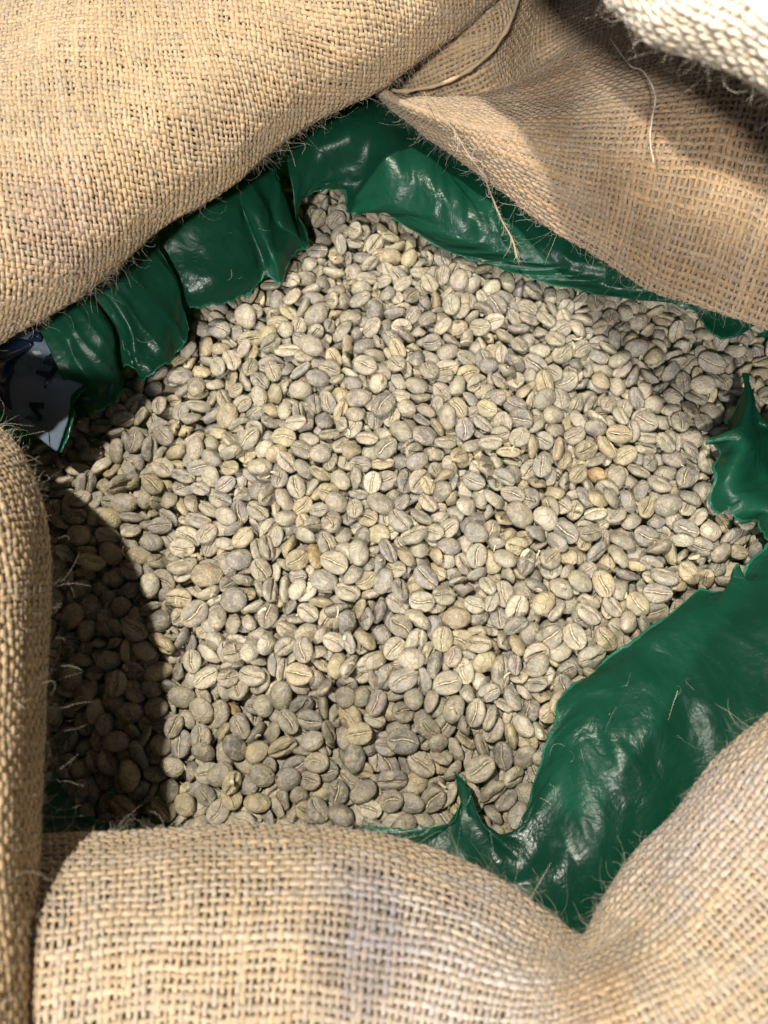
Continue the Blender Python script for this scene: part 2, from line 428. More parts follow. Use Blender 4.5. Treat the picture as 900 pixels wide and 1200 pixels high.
def fold(label, rows, theta, seed, sil, nh=900, ns=260, pitch=PITCH, mats=(MAT_YARN, MAT_BACK), tint=(1, 1, 1), wid=.067, stain_and_light=(), bump=.10):
    S = Surf([U(*np.array(r).T) for r in rows])
    # soft lumps of the folded cloth
    yy, xx = np.meshgrid(np.linspace(0, S.Lv, S.nv), np.linspace(0, S.Lu, S.nu), indexing='ij')
    S.g = S.g+S.n*(bump*fbm(xx*.28, yy*.28, seed+200)+bump*.7*(1-2*np.abs(fbm(xx*.16+.1*yy, yy*.3, seed+300, 2))))[..., None]
    S.normals()
    g, n, q = S.grid(3)
    V = (g-n*.085).reshape(-1, 3)
    o = mesh_np("rolled_rim", V, q, mats=[mats[1]])
    wu, wv = xx[::3, ::3].ravel(), yy[::3, ::3].ravel()
    wc = np.stack([(wu*math.cos(theta)+wv*math.sin(theta))/pitch, (wv*math.cos(theta)-wu*math.sin(theta))/pitch, 0*wu], 1)
    at = o.data.attributes.new('weave', 'FLOAT_VECTOR', 'POINT'); at.data.foreach_set("vector", wc.astype(np.float32).ravel())
    o.parent = sack; o.matrix_parent_inverse = Matrix.Translation(-sack.location)
    o["label"] = label
    c = yarns("weft_yarn", S, theta, 0, mats[0], seed, o, pitch, tint=tint, wid=wid, stain_and_light=stain_and_light)
    c += yarns("warp_yarn", S, theta, 1, mats[0], seed+50, o, pitch, tint=tint, wid=wid, stain_and_light=stain_and_light)
    # stray fibres lying over the cloth, and longer ones standing off the rounded edge
    r = np.random.default_rng(seed)
    nh = int(nh*1.8); a = r.uniform(0, S.Lu, nh*6); b = r.uniform(0, S.Lv, nh*6)
    P = S.at(a, b); k = np.where(in_window(P, 30))[0][:nh]
    P, N = P[k], S.at(a[k], b[k], 'n')
    D = r.normal(size=(len(k), 3)); D -= N*(D*N).sum(1, keepdims=True)*.75
    st = [P+N*.06]; di = [D]; ln = [r.uniform(.08, .42, len(k))*r.choice([1, 1, 1, 2.4], len(k))]
    vs = S.rowV(sil)
    ns = int(ns*2.2); a = r.uniform(0, S.Lu, ns*3); b = vs+r.normal(size=ns*3)*.35
    P = S.at(a, b); k = np.where(in_window(P, 10) & (vnoise(a*.75, b*0, seed+71)+.4*vnoise(a*3, b*0, seed+73) > -.45))[0][:ns]
    P, N = P[k], S.at(a[k], b[k], 'n')
    st.append(P+N*.04); di.append(N*.5+r.normal(size=(len(k), 3))*.8); ln.append(r.uniform(.10, .5, len(k))*r.choice([.4, .8, 1, 2.6], len(k)))
    fibres("stray_fibre", np.concatenate(st), np.concatenate(di), np.concatenate(ln), o, seed=seed)
    return S, c

def rows_from(sil, nrm, offs, soft=0):
    """sil: list of (px,py,h); nrm: per-point outward pixel normal; offs: list of (offset px, dh)"""
    sil = np.array(sil, float); nrm = np.array(nrm, float)
    if nrm.ndim == 1: nrm = np.tile(nrm, (len(sil), 1))
    out = []
    for o in offs:
        r = sil.copy()
        for _ in range(int(soft*o[0]/18) if o[1] >= -.01 or o[0] > 300 else 0): r[1:-1] = (r[:-2]+2*r[1:-1]+r[2:])/4
        r[:, :2] += nrm*o[0]; r[:, 2] += o[1]
        out.append(r.tolist())
    return out
total = 0
# upper left fold
sil = [(-190, 505, 4.4), (-90, 445, 4.5), (0, 396, 4.5), (60, 366, 4.3), (130, 320, 4.1), (200, 265, 4.0), (280, 215, 4.0), (350, 155, 4.1), (400, 125, 4.2), (440, 106, 4.3), (500, 62, 4.6), (560, 15, 4.8), (630, -50, 5), (720, -140, 5)]
rows = rows_from(sil, (-.55, -.83), [(900, -9), (650, -1), (430, 2.7), (270, 3.7), (140, 3.2), (60, 2.1), (18, 1.0), (0, 0), (18, -1.3), (75, -2.6), (150, -3.6)])
S_TL, c = fold("broad sunlit upper left fold of the sack rim", rows, math.radians(33), 3, 7, 2300, 420, stain_and_light=[((70, 250, 7), 2.0, (.95, .93, 1.05)), ((230, 60, 8), 2.6, (1.06, 1.04, 1.0)), ((380, 80, 6), 2.2, (.88, .86, .84))], bump=.09); total += c  # mild tint patches: one cooler, one lighter, one darker
# upper right fold
sil = [(425, 85, 2.3), (448, 112, 2.3), (480, 142, 2.4), (520, 174, 2.5), (580, 219, 2.7), (650, 270, 2.9), (730, 317, 3.1), (810, 353, 3.3), (900, 386, 3.5), (1010, 425, 3.6), (1120, 455, 3.6)]
top = [(400, 75, 2.4), (455, 108, 2.6), (500, 114, 2.9), (555, 113, 3.2), (620, 98, 3.6), (690, 62, 4.2), (790, 20, 5), (910, -20, 5.6), (1060, -40, 6), (1200, -40, 6), (1330, -30, 6)]
sil = np.array(sil, float); top = np.array(top, float)
def tr(t, dh, k=0.0):
    r = sil*(1-t)+top*t; r[:, 2] = sil[:, 2]*(1-min(1, t))+top[:, 2]*min(1, t)+dh*np.linspace(.75, 1.25, len(sil))
    return r.tolist()
rows = [tr(1.12, -2.2), tr(1.0, 0.2), tr(.82, 1.2), tr(.55, 1.75), tr(.3, 1.45), tr(.12, .85), tr(.03, .35), tr(0, 0), tr(.06, -.75), tr(.25, -1.5)]
S_TR, c = fold("dull brown upper right fold of the sack rim running to the right edge", rows, math.radians(2), 7, 7, 1500, 300, pitch=.185, stain_and_light=[((820, 200, 6), 3.4, (.80, .74, .66)), ((650, 60, 5), 2.4, (.76, .69, .60))], tint=(.84, .82, .84)); total += c  # patches paint brown shade under the pale fold into the yarn tint
# pleat behind, between both
rows = [[(440, -150, 4.2), (540, -150, 5.2), (600, -150, 5), (670, -150, 4.2), (740, -150, 4.6), (830, -150, 6)],
        [(440, -60, 4), (540, -60, 5.0), (600, -60, 4.6), (665, -60, 2.4), (725, -60, 4.0), (800, -60, 5.5)],
        [(440, 30, 3.2), (530, 25, 4.4), (595, 20, 4.2), (640, 15, 2.0), (695, 15, 3.0), (770, 25, 4.6)],
        [(440, 85, 2.2), (515, 80, 3.2), (580, 72, 3.3), (628, 68, 1.5), (680, 62, 2.7), (750, 60, 3.9)],
        [(440, 120, 1.2), (515, 122, 1.8), (585, 120, 2.0), (630, 108, 1.5), (685, 95, 2.2), (750, 90, 2.6)],
        [(440, 150, .8), (515, 155, .8), (585, 155, .8), (630, 150, .8), (685, 140, 1.0), (750, 130, 1.2)]]
S_PL, c = fold("tucked pleat of the sack in the notch between the two upper folds", rows, math.radians(-20), 13, 3, 260, 60, pitch=.185, bump=.05); total += c
# left fold
sil = [(-190, 370, 3.8), (-90, 440, 4.2), (-5, 503, 4.6), (30, 548, 4.8), (50, 610, 5), (56, 690, 5), (52, 780, 5), (46, 900, 5), (42, 1000, 5), (46, 1100, 5), (50, 1220, 5), (50, 1380, 4.8)]
nr = [(-.6, .8), (-.6, .8), (-.75, .6), (-.9, .3), (-1, .1), (-1, 0), (-1, 0), (-1, 0), (-1, 0), (-1, 0), (-1, 0), (-1, 0)]
rows = rows_from(sil, nr, [(560, -9), (380, -1.8), (220, 1.8), (110, 2.6), (50, 2.1), (16, 1.1), (0, 0), (12, -1.3), (60, -3.0), (120, -4.2)])
S_LE, c = fold("narrow upright left fold of the sack rim", rows, math.radians(4), 17, 6, 600, 300, pitch=.175, wid=.07, bump=.06); total += c
# bottom fold with its notch
sil = [(-150, 1000, 3.2), (-50, 992, 3.3), (45, 985, 3.4), (150, 977, 3.5), (250, 967, 3.6), (350, 971, 3.6), (440, 978, 3.6), (520, 1000, 3.5), (590, 1031, 3.3), (645, 1072, 3.0), (683, 1104, 2.6), (706, 1070, 2.9), (742, 1008, 3.3), (790, 960, 3.7), (842, 900, 4.0), (900, 846, 4.2), (980, 785, 4.3), (1080, 730, 4.3)]
nr = [(0, 1)]*7+[(-.05, 1), (-.12, 1), (-.12, 1), (.02, 1), (.25, .97), (.45, .9), (.55, .85), (.6, .8), (.6, .8), (.6, .8), (.6, .8)]
rows = rows_from(sil, nr, [(760, -8), (520, -1), (330, 2.2), (210, 2.7), (115, 2.5), (50, 1.8), (14, .9), (0, 0), (12.1, -1.0), (60, -2.2), (110, -3.0)], soft=1)
for r_, f_ in ((3, .15), (4, .35), (5, .45)):                     # the valley that runs down from the notch
    rows[r_][9][2] -= .35*f_; rows[r_][10][2] -= 1.3*f_; rows[r_][11][2] -= .8*f_
S_BO, c = fold("blurred bottom fold of the sack rim with a deep notch toward the right", rows, math.radians(3), 23, 7, 1300, 300, pitch=.170, wid=.063, tint=(1.0, 1.06, 1.20), stain_and_light=[((420, 1125, 6), 1.5, (.66, .67, .74)), ((530, 1140, 6), 3.2, (1.02, 1.10, 1.34)), ((830, 960, 5), 2.2, (1.0, 1.06, 1.28)), ((700, 1165, 5.5), 1.0, (.92, .82, .70))], bump=.12); total += c  # grey smudge is real; the two pale blue patches are painted cool window light
# pale fold close to the lens
sil = [(380, -330, 12.2), (470, -240, 12.5), (560, -150, 12.7), (635, -64, 12.8), (697, -16, 12.8), (737, 18, 12.8), (769, 45, 12.8), (837, 68, 12.8), (879, 92, 12.8), (917, 122, 12.7), (982, 178, 12.5), (1060, 270, 12)]
rows = rows_from(sil, (.6, -.8), [(620, -6), (400, 0), (240, 2.4), (130, 2.4), (60, 1.7), (18, .8), (0, 0), (14, -.8), (60, -1.7)])
S_CR, c = fold("pale cream upper right corner fold lit almost white", rows, math.radians(5), 29, 6, 900, 130, pitch=.205, mats=(MAT_PALE_LIT, MAT_BACK_LIT), wid=.083, bump=.08); total += c
print("yarn triangles", total)

# ------------------------------------------------------------------ green film liner
liner = bpy.data.objects.new("green_liner_bag", None); COL.objects.link(liner); liner.location = (0, 0, -0.03)
tag(liner, "torn glossy dark green plastic liner bag inside the burlap sack around the beans", "liner bag")

def film(name, rows, seed, parent=liner, mat=MAT_FILM, lip=True, wr=.10, label=None, jag=.05, nu=190, nv=60, fold_f=1.1):
    W = [U(*np.array(r).T) for r in rows]
    S = Surf(W, nu, nv)
    yy, xx = np.meshgrid(np.linspace(0, S.Lv, S.nv), np.linspace(0, S.Lu, S.nu), indexing='ij')
    ridge = 1-np.abs(fbm(xx*fold_f*.75+.25*yy, yy*.15*fold_f, seed+5, 2))*1.6
    ridge2 = 1-np.abs(fbm(xx*2.3+yy*1.3, yy*1.1-xx*.5, seed+8, 2))*1.8
    fade = np.clip(yy/.5, .35, 1)
    S.g = S.g+S.n*((.55*wr*ridge+wr*.10*ridge2+.9*wr*fbm(xx*.5, yy*.5, seed+9))*fade)[..., None]
    # jagged torn edge
    tv = np.gradient(S.g, axis=0); tv /= np.linalg.norm(tv, axis=2, keepdims=True)
    j = jag*(1.2*fbm(xx*3.3, xx*0, seed+31)+1.3*np.abs(vnoise(xx*9, xx*0, seed+33))-.9*np.clip(vnoise(xx*1.7, xx*0, seed+35)-.45, 0, 1)*4)*np.exp(-yy/.22)
    S.g = S.g+tv*j[..., None]
    S.normals()
    g, n, q = S.grid()
    h, w = g.shape[:2]
    th = .008
    V = np.concatenate([(g+n*th).reshape(-1, 3), (g-n*th).reshape(-1, 3)])
    N = h*w; idx = np.arange(N).reshape(h, w)
    rim = []
    for e in (idx[0], idx[-1], idx[:, 0], idx[:, -1]):
        rim.append(np.stack([e[:-1], e[1:], e[1:]+N, e[:-1]+N], -1))
    Q = np.concatenate([q, q[:, ::-1]+N]+rim)
    o = mesh_np(name, V, Q, mats=[mat])
    o.parent = parent
    if parent.parent is None: o.matrix_parent_inverse = Matrix.Translation(-parent.location)
    if label: o["label"] = label
    if lip:
        e = S.g[0]; nn = S.n[0]; td = tv[0]
        wv = .035+.03*np.abs(vnoise(np.arange(w)*.35, np.zeros(w), seed+41))+.03*(vnoise(np.arange(w)*.12, np.zeros(w), seed+43) > .2)
        cu = nn*(.02+.05*vnoise(np.arange(w)*.2, np.zeros(w), seed+47)[:, None])
        L = [e+td*wv[:, None]+nn*.014, e+nn*.016, e-td*.02+cu, e-nn*.016, e+td*wv[:, None]*.5-nn*.014]
        L = np.stack(L); k = len(L); ii = np.arange(k*w).reshape(k, w)
        Q = np.stack([ii[:-1, :-1], ii[:-1, 1:], ii[1:, 1:], ii[1:, :-1]], -1).reshape(-1, 4)
        l = mesh_np("torn_edge", L.reshape(-1, 3), Q, mats=[MAT_LIP]); l.parent = o
    return S

def up(edge, rows):
    """edge: (px,py) list; rows: [(dx,dy,h) or list per point]"""
    e = np.array(edge, float)
    out = []
    for r in rows:
        if isinstance(r, tuple): a = np.concatenate([e+np.array(r[:2]), np.full((len(e), 1), r[2])], 1)
        else: a = np.array(r, float)
        out.append(a)
    return out
def line(e, dx, dy, h0, h1=None, bend=0):
    e = np.array(e, float); h1 = h0 if h1 is None else h1
    h = np.linspace(h0, h1, len(e))
    return np.column_stack([e[:, 0]+dx, e[:, 1]+dy, h])

# flap A (left, below the fold shadow)
eA = [(88, 486), (97, 487), (109, 486), (120, 483), (130, 475), (138, 466), (143, 452), (141, 436), (146, 430), (156, 431), (163, 436), (167, 444), (178, 438), (192, 429), (206, 417), (217, 403), (222, 388)]
eA = np.array(eA, float)
hA = [.35+.45*abs(math.sin(k*.9)) for k in range(len(eA))]
rA = [np.column_stack([eA, np.array(hA)-.2]), line(eA, -8, -25, .9, 1.0), line(eA, -25, -65, 1.7, 1.8), line(eA, -55, -120, 2.3, 2.5), line(eA, -110, -190, 2.0)]
rA[2][:, 0] += 8*np.sin(np.arange(len(eA))*1.3)
film("torn_flap", rA, 101, label="narrow pleated flap with a ragged edge beside the printed film", wr=.13, fold_f=1.7)
eB = [(178, 384), (186, 384), (203, 378), (207, 368), (213, 360), (237, 360), (267, 354), (290, 345), (305, 333), (311, 323), (320, 329), (330, 332), (335, 317), (343, 300), (353, 291), (361, 287), (357, 267), (350, 250), (347, 238)]
eB = np.array(eB, float)
hB = [1.0, .95, .8, .7, .6, .5, .5, .5, .55, .75, .6, .5, .5, .45, .4, .5, .6, .8, 1.0]
rB = [np.column_stack([eB, hB]), line(eB, -6, -22, 1.2, 1.1), line(eB, -20, -60, 1.9, 1.6), line(eB, -38, -105, 2.5, 2.0), line(eB, -75, -180, 2.3, 2.0)]
rB[1][-4:, :2] = [(345, 275), (340, 255), (335, 240), (330, 225)]
rB[2][-4:, :2] = [(325, 255), (318, 235), (312, 218), (308, 200)]
film("torn_flap", rB, 107, label="wide flap with a wavy torn edge under the upper left fold", wr=.12)
eC = [(349, 262), (348, 248), (354, 233), (370, 225), (387, 223), (402, 223), (405, 241), (413, 250), (425, 246), (436, 239), (446, 244), (463, 257), (490, 273), (510, 287), (530, 297), (557, 307), (577, 310), (597, 318), (620, 324), (633, 330), (667, 337), (693, 343), (733, 348), (773, 352), (807, 360), (820, 373), (833, 390), (847, 398), (867, 392), (895, 378), (930, 380)]
eC = np.array(eC, float); nC = len(eC)
t = np.linspace(0, 1, nC)
def pl(pts):
    pts = np.array(pts, float); d = np.concatenate([[0], np.cumsum(np.linalg.norm(np.diff(pts[:, :2], axis=0), axis=1))]); d /= d[-1]
    return np.column_stack([np.interp(t, d, pts[:, k]) for k in range(pts.shape[1])])
hC = .55+.15*np.sin(np.arange(nC)*.8); hC[:6] = [.9, .9, 1.0, 1.05, 1.05, .9]
rC = [np.column_stack([eC, hC]),
      pl([(343, 235, 1.3), (360, 205, 1.6), (400, 195, 1.5), (432, 208, 1.3), (455, 215, 1.7), (500, 245, 1.3), (560, 285, 1.1), (630, 308, 1.1), (730, 330, .9), (830, 355, .8), (940, 365, .8)]),
      pl([(338, 195, 1.9), (370, 165, 2.2), (410, 155, 2.5), (440, 150, 2.3), (480, 180, 2.0), (530, 222, 1.8), (590, 262, 1.5), (660, 290, 1.4), (750, 315, 1.1), (850, 340, .9), (950, 350, .9)]),
      pl([(335, 140, 2.0), (370, 115, 2.1), (420, 105, 2.1), (460, 110, 1.8), (510, 145, 1.3), (570, 190, 1.3), (640, 235, 1.2), (720, 270, 1.1), (800, 300, .9), (870, 320, .8), (960, 330, .8)]),
      pl([(300, 60, 1.2), (360, 50, 1.2), (430, 50, .6), (490, 60, .6), (550, 90, .6), (620, 130, .6), (690, 180, .6), (770, 210, .6), (850, 240, .6), (920, 250, .6), (1000, 260, .6)])]
film("torn_flap", rC, 113, label="long glossy flap with bright highlights along the upper right fold", wr=.15, nu=240, nv=70)
# right ragged piece
eR = [(873, 437), (874, 457), (867, 467), (860, 485), (854, 496), (852, 512), (842, 517), (835, 513), (827, 520), (836, 520), (844, 530), (840, 540), (836, 549), (837, 564), (831, 577), (831, 592), (838, 600), (846, 601), (854, 592), (856, 604), (867, 611), (885, 609), (891, 620), (898, 632), (915, 640)]
eR = np.array(eR, float); nR = len(eR); t = np.linspace(0, 1, nR)
hR = .55+.25*np.sin(np.arange(nR)*1.1); hR[0] = .9
rR = [np.column_stack([eR, hR]),
      pl([(873.5, 438, .92), (877, 462, 1.1), (872, 490, 1.2), (872, 515, 1.2), (866, 535, 1.2), (860, 560, 1.1), (858, 578, 1.0), (885, 590, 1.0), (925, 612, 1.0)]),
      pl([(874, 439, .94), (881, 470, 1.0), (886, 497, .9), (895, 515, .7), (893, 540, .4), (895, 560, .3), (900, 575, .5), (930, 590, .9), (960, 600, 1.1)]),
      pl([(875, 440, .95), (884, 476, .9), (891, 500, .8), (930, 505, .2), (935, 530, 0), (940, 560, .2), (950, 580, .8), (980, 590, 1.4), (1000, 590, 1.6)]),
      pl([(876, 441, .95), (887, 480, .9), (900, 503, .8), (990, 480, 1.6), (1010, 520, 1.6), (1020, 560, 1.6), (1030, 580, 1.8), (1040, 600, 2), (1050, 600, 2)])]
film("torn_flap", rR, 119, label="small ragged flap with a sharp upright spike at the right edge", wr=.07, fold_f=1.4)
# large lower right piece
eD = [(960, 620), (915, 630), (900, 636), (888, 648), (877, 657), (872, 670), (872, 684), (867, 680), (866, 662), (861, 663), (857, 672), (854, 690), (838, 693), (822, 692), (807, 702), (787, 719), (765, 735), (740, 751), (715, 770), (692, 792), (680, 798), (664, 812), (652, 832), (648, 850), (640, 866), (636, 880), (632, 900), (625, 917), (622, 939), (611, 960), (601, 984), (586, 988), (571, 987), (557, 982), (553, 972), (549, 957), (547, 941), (551, 926), (545, 915), (533, 905), (541, 919), (544, 930), (539, 945), (532, 962), (512, 968), (496, 971), (470, 974), (445, 972), (425, 968), (412, 978), (380, 992)]
eD = np.array(eD, float); nD = len(eD); t = np.linspace(0, 1, nD)
hD = .60+.12*np.sin(np.arange(nD)*.9); 
Dd = lambda pts: pl(pts)
rD = [np.column_stack([eD, hD]),
      Dd([(990, 650, 1.5), (930, 655, 1.3), (900, 675, 1.1), (880, 700, 1.0), (850, 712, 1.0), (800, 735, 1.05), (745, 785, 1.1), (700, 825, 1.1), (672, 865, 1.1), (658, 910, 1.0), (642, 960, .9), (618, 1005, .8), (580, 1010, .6), (545, 1000, .6), (520, 1000, .6), (470, 1000, .5), (380, 1010, .4)]),
      Dd([(1030, 690, 2.6), (960, 710, 2.2), (925, 740, 1.8), (900, 765, 1.5), (860, 790, 1.4), (815, 825, 1.5), (770, 870, 1.6), (735, 910, 1.6), (715, 950, 1.5), (690, 1000, 1.4), (660, 1040, 1.2), (620, 1060, 1.0), (580, 1060, .8), (540, 1050, .6), (510, 1050, .5), (450, 1050, .4), (380, 1050, .3)]),
      Dd([(1080, 760, 3.2), (1010, 800, 2.8), (960, 840, 2.3), (920, 860, 1.9), (880, 890, 1.7), (840, 930, 1.5), (800, 980, 1.3), (765, 1030, 1.1), (740, 1070, 1.0), (715, 1110, .9), (690, 1140, .8), (640, 1150, .5), (590, 1140, .3), (550, 1130, .1), (510, 1120, 0), (450, 1120, 0), (380, 1110, 0)]),
      Dd([(1150, 860, 1.2), (1080, 920, 1), (1020, 960, .8), (980, 1000, .6), (940, 1040, .4), (900, 1080, .3), (850, 1130, .2), (810, 1170, .2), (770, 1200, .1), (740, 1220, 0), (700, 1230, 0), (640, 1230, 0), (590, 1220, 0), (550, 1210, 0), (510, 1200, 0), (450, 1200, 0), (380, 1200, 0)])]
film("torn_flap", rD, 131, label="large smooth flap filling the lower right beside the notch", wr=.10, nu=300, nv=80, fold_f=.7, jag=.04)
# small strip at lower left
eE = np.array([(30, 900), (60, 905), (78, 925), (90, 945), (120, 962), (160, 972), (200, 978), (240, 985)], float)
rE = [np.column_stack([eE, np.full(8, -.1)]), line(eE, -10, 14, .1), line(eE, -30, 40, .5), line(eE, -60, 90, .8)]
film("torn_flap", rE, 137, label="dark flap in the lower left corner below the shaded beans", wr=.06)

# liner wall: closed sheet round and under the beans
PILE = [(340, 205), (130, 420), (20, 500), (20, 1020), (640, 1040), (930, 700), (930, 430), (870, 350), (560, 280)]
pp = np.array([U(x, y, 0) for x, y in PILE])[:, :2]
cc = pp.mean(0)
ang = np.linspace(0, 2*math.pi, 73)
def ray_r(a):
    d = np.array([math.cos(a), math.sin(a)]); best = 8
    for i in range(len(pp)):
        p, q = pp[i]-cc, pp[(i+1) % len(pp)]-cc; e = q-p
        den = d[0]*e[1]-d[1]*e[0]
        if abs(den) < 1e-9: continue
        s_ = (p[0]*e[1]-p[1]*e[0])/den; u_ = (p[0]*d[1]-p[1]*d[0])/den
        if s_ > 0 and -1e-6 <= u_ <= 1+1e-6: best = max(best, s_) if best == 8 else s_
    return best
rr0 = np.array([ray_r(a) for a in ang]); rr0 = np.convolve(np.concatenate([rr0[-4:-1], rr0, rr0[1:4]]), np.ones(7)/7, 'valid')
wall_rows = []
for dr, h in [(-30, -2.2), (-3, -2.3), (.3, -2.0), (1.2, -1.0), (2.4, -.35), (4.5, -.2), (8, -.3), (14, -2.5)]:
    r = np.maximum(rr0+dr, .05)
    wall_rows.append(np.column_stack([cc[0]+r*np.cos(ang), cc[1]+r*np.sin(ang), np.full(len(ang), h)+(.15*np.sin(ang*9) if dr > 0 else 0)]))
SW = Surf(wall_rows, 160, 70)
g, n, q = SW.grid()
o = mesh_np("bag_wall", g.reshape(-1, 3), q, mats=[MAT_FILM]); o.parent = liner; o.matrix_parent_inverse = Matrix.Translation(-liner.location)
# sack body below
body = []
for dr, h in [(9, -1.2), (15, -2.5), (17, -7), (16, -13), (12, -17)]:
    r = rr0*.4+8+dr
    body.append(np.column_stack([cc[0]+r*np.cos(ang), cc[1]+r*np.sin(ang), np.full(len(ang), h)+.2*np.sin(ang*7)]))
SBd = Surf(body, 120, 50); g, n, q = SBd.grid()
o = mesh_np("sack_body", g.reshape(-1, 3), q, mats=[MAT_YARN], attrs={'tint': np.ones((g.shape[0]*g.shape[1], 3))}); o.parent = sack; o.matrix_parent_inverse = Matrix.Translation(-sack.location)

# ------------------------------------------------------------------ printed film at the left
def hl(x, y):
    x = np.asarray(x, float); y = np.asarray(y, float)
    return 1.9-.006*(x-0)-.004*(y-380)+.22*np.sin((x*.6+y*.5)*.045)+.16*np.abs(np.sin((x*.9-y*.35)*.05+.4))+.08*vnoise(x*.07, y*.07, 77)
eL = [(20, 340), (48, 372), (63, 381), (78, 393), (93, 408), (101, 420), (101, 436), (98, 450), (91, 458), (84, 466), (82, 478), (80, 488), (78, 500), (75, 511), (71, 521), (67, 529), (62, 526), (58, 520), (57, 507), (49, 507), (40, 507), (33, 500), (20, 488), (0, 478), (-30, 470)]
eL = np.array(eL, float); ctrL = np.array([-40., 425.])
rL = []
for f in (0, .25, .5, .75, 1.0):
    p = eL*(1-f)+(np.array([-70, 410])*.7+.3*eL*np.array([0, 1])+np.array([0, 0]))*f
    rL.append(np.column_stack([p, hl(p[:, 0], p[:, 1])]))
label_film = bpy.data.objects.new("printed_film_label", None); COL.objects.link(label_film); label_film.location = (-.12, .03, 0.0)
tag(label_film, "crumpled pale blue printed film with dark letters, tucked under the upper left fold", "film label")
S_L = film("film_sheet", rL, 151, parent=label_film, mat=MAT_LABEL, lip=False, wr=.06, fold_f=2.2, nu=120, nv=50, jag=.02)
rL2 = [np.column_stack([r[:, 0]+(5 if k == 0 else 1), r[:, 1]+(2 if k == 0 else 0), r[:, 2]-.12-.05*k]) for k, r in enumerate(rL[:3])]
film("green_backing", rL2, 157, parent=label_film, wr=.03, nu=200, nv=40, jag=.03)
ink = []
def glyph(polys, name="letter"):
    """polys: list of closed pixel outlines (quads) laid on the film"""
    V = []; Q = []
    for quad in polys:
        a, b, c, d = [np.array(p, float) for p in quad]
        n = 5
        for j in range(n+1):
            for i in range(n+1):
                u, v = i/n, j/n
                p = (a*(1-u)+b*u)*(1-v)+(d*(1-u)+c*u)*v
                V.append(U(p[0], p[1], hl(p[0], p[1])+.115))
        k = len(V)-(n+1)**2
        for j in range(n):
            for i in range(n):
                s_ = k+j*(n+1)+i; Q.append((s_, s_+1, s_+n+2, s_+n+1))
    V = np.array(V); m = len(V); Q = np.array(Q)
    Vb = V.copy(); Vb[:, 2] -= .006
    o = mesh_np(name, np.concatenate([V, Vb]), np.concatenate([Q, Q[:, ::-1]+m]), mats=[MAT_INK])
    o.parent = label_film; o.matrix_parent_inverse = Matrix.Translation(-label_film.location)
z = lambda x, y: (x/6.67, 360+y/6.67)
glyph([(z(228, 742), z(345, 745), z(343, 792), z(225, 780)), (z(228, 780), z(260, 775), z(340, 850), z(300, 865)), (z(195, 862), z(215, 845), z(325, 862), z(322, 890))])
glyph([(z(440, 405), z(470, 430), z(425, 520), z(395, 500)), (z(395, 500), z(425, 520), z(372, 600), z(345, 580)), (z(290, 485), z(400, 520), z(385, 560), z(275, 520))])
glyph([(z(342, 630), z(350, 605), z(368, 612), z(360, 636))], "full_stop")
glyph([(z(360, 375), z(385, 378), z(362, 448), z(330, 440)), (z(385, 378), z(425, 410), z(412, 425), z(378, 400)), (z(360, 425), z(410, 440), z(400, 455), z(352, 448)), (z(405, 405), z(428, 408), z(415, 450), z(395, 445))])
glyph([(z(275, 185), z(292, 178), z(328, 245), z(310, 252)), (z(215, 262), z(222, 240), z(325, 240), z(318, 275)), (z(240, 270), z(215, 250), z(275, 185), z(290, 205))])
# dark blue crumpled scrap where the film turns under
for k, (pts, hh) in enumerate([([(-60, 395), (-10, 402), (12, 398), (40, 402), (20, 425), (10, 455), (12, 478), (-5, 470), (-60, 470)], .12)]):
    P = np.array(pts, float); c0 = np.array([-25, 435.]); rows = []
    for f in (0, .4, .8):
        q_ = P*(1-f)+c0*f; rows.append(np.column_stack([q_, hl(q_[:, 0], q_[:, 1])+hh+.05+.15*f]))
    film("print_panel", rows, 163+k, parent=label_film, mat=MAT_CLEAR, lip=False, wr=.06, nu=80, nv=20, fold_f=2.5)

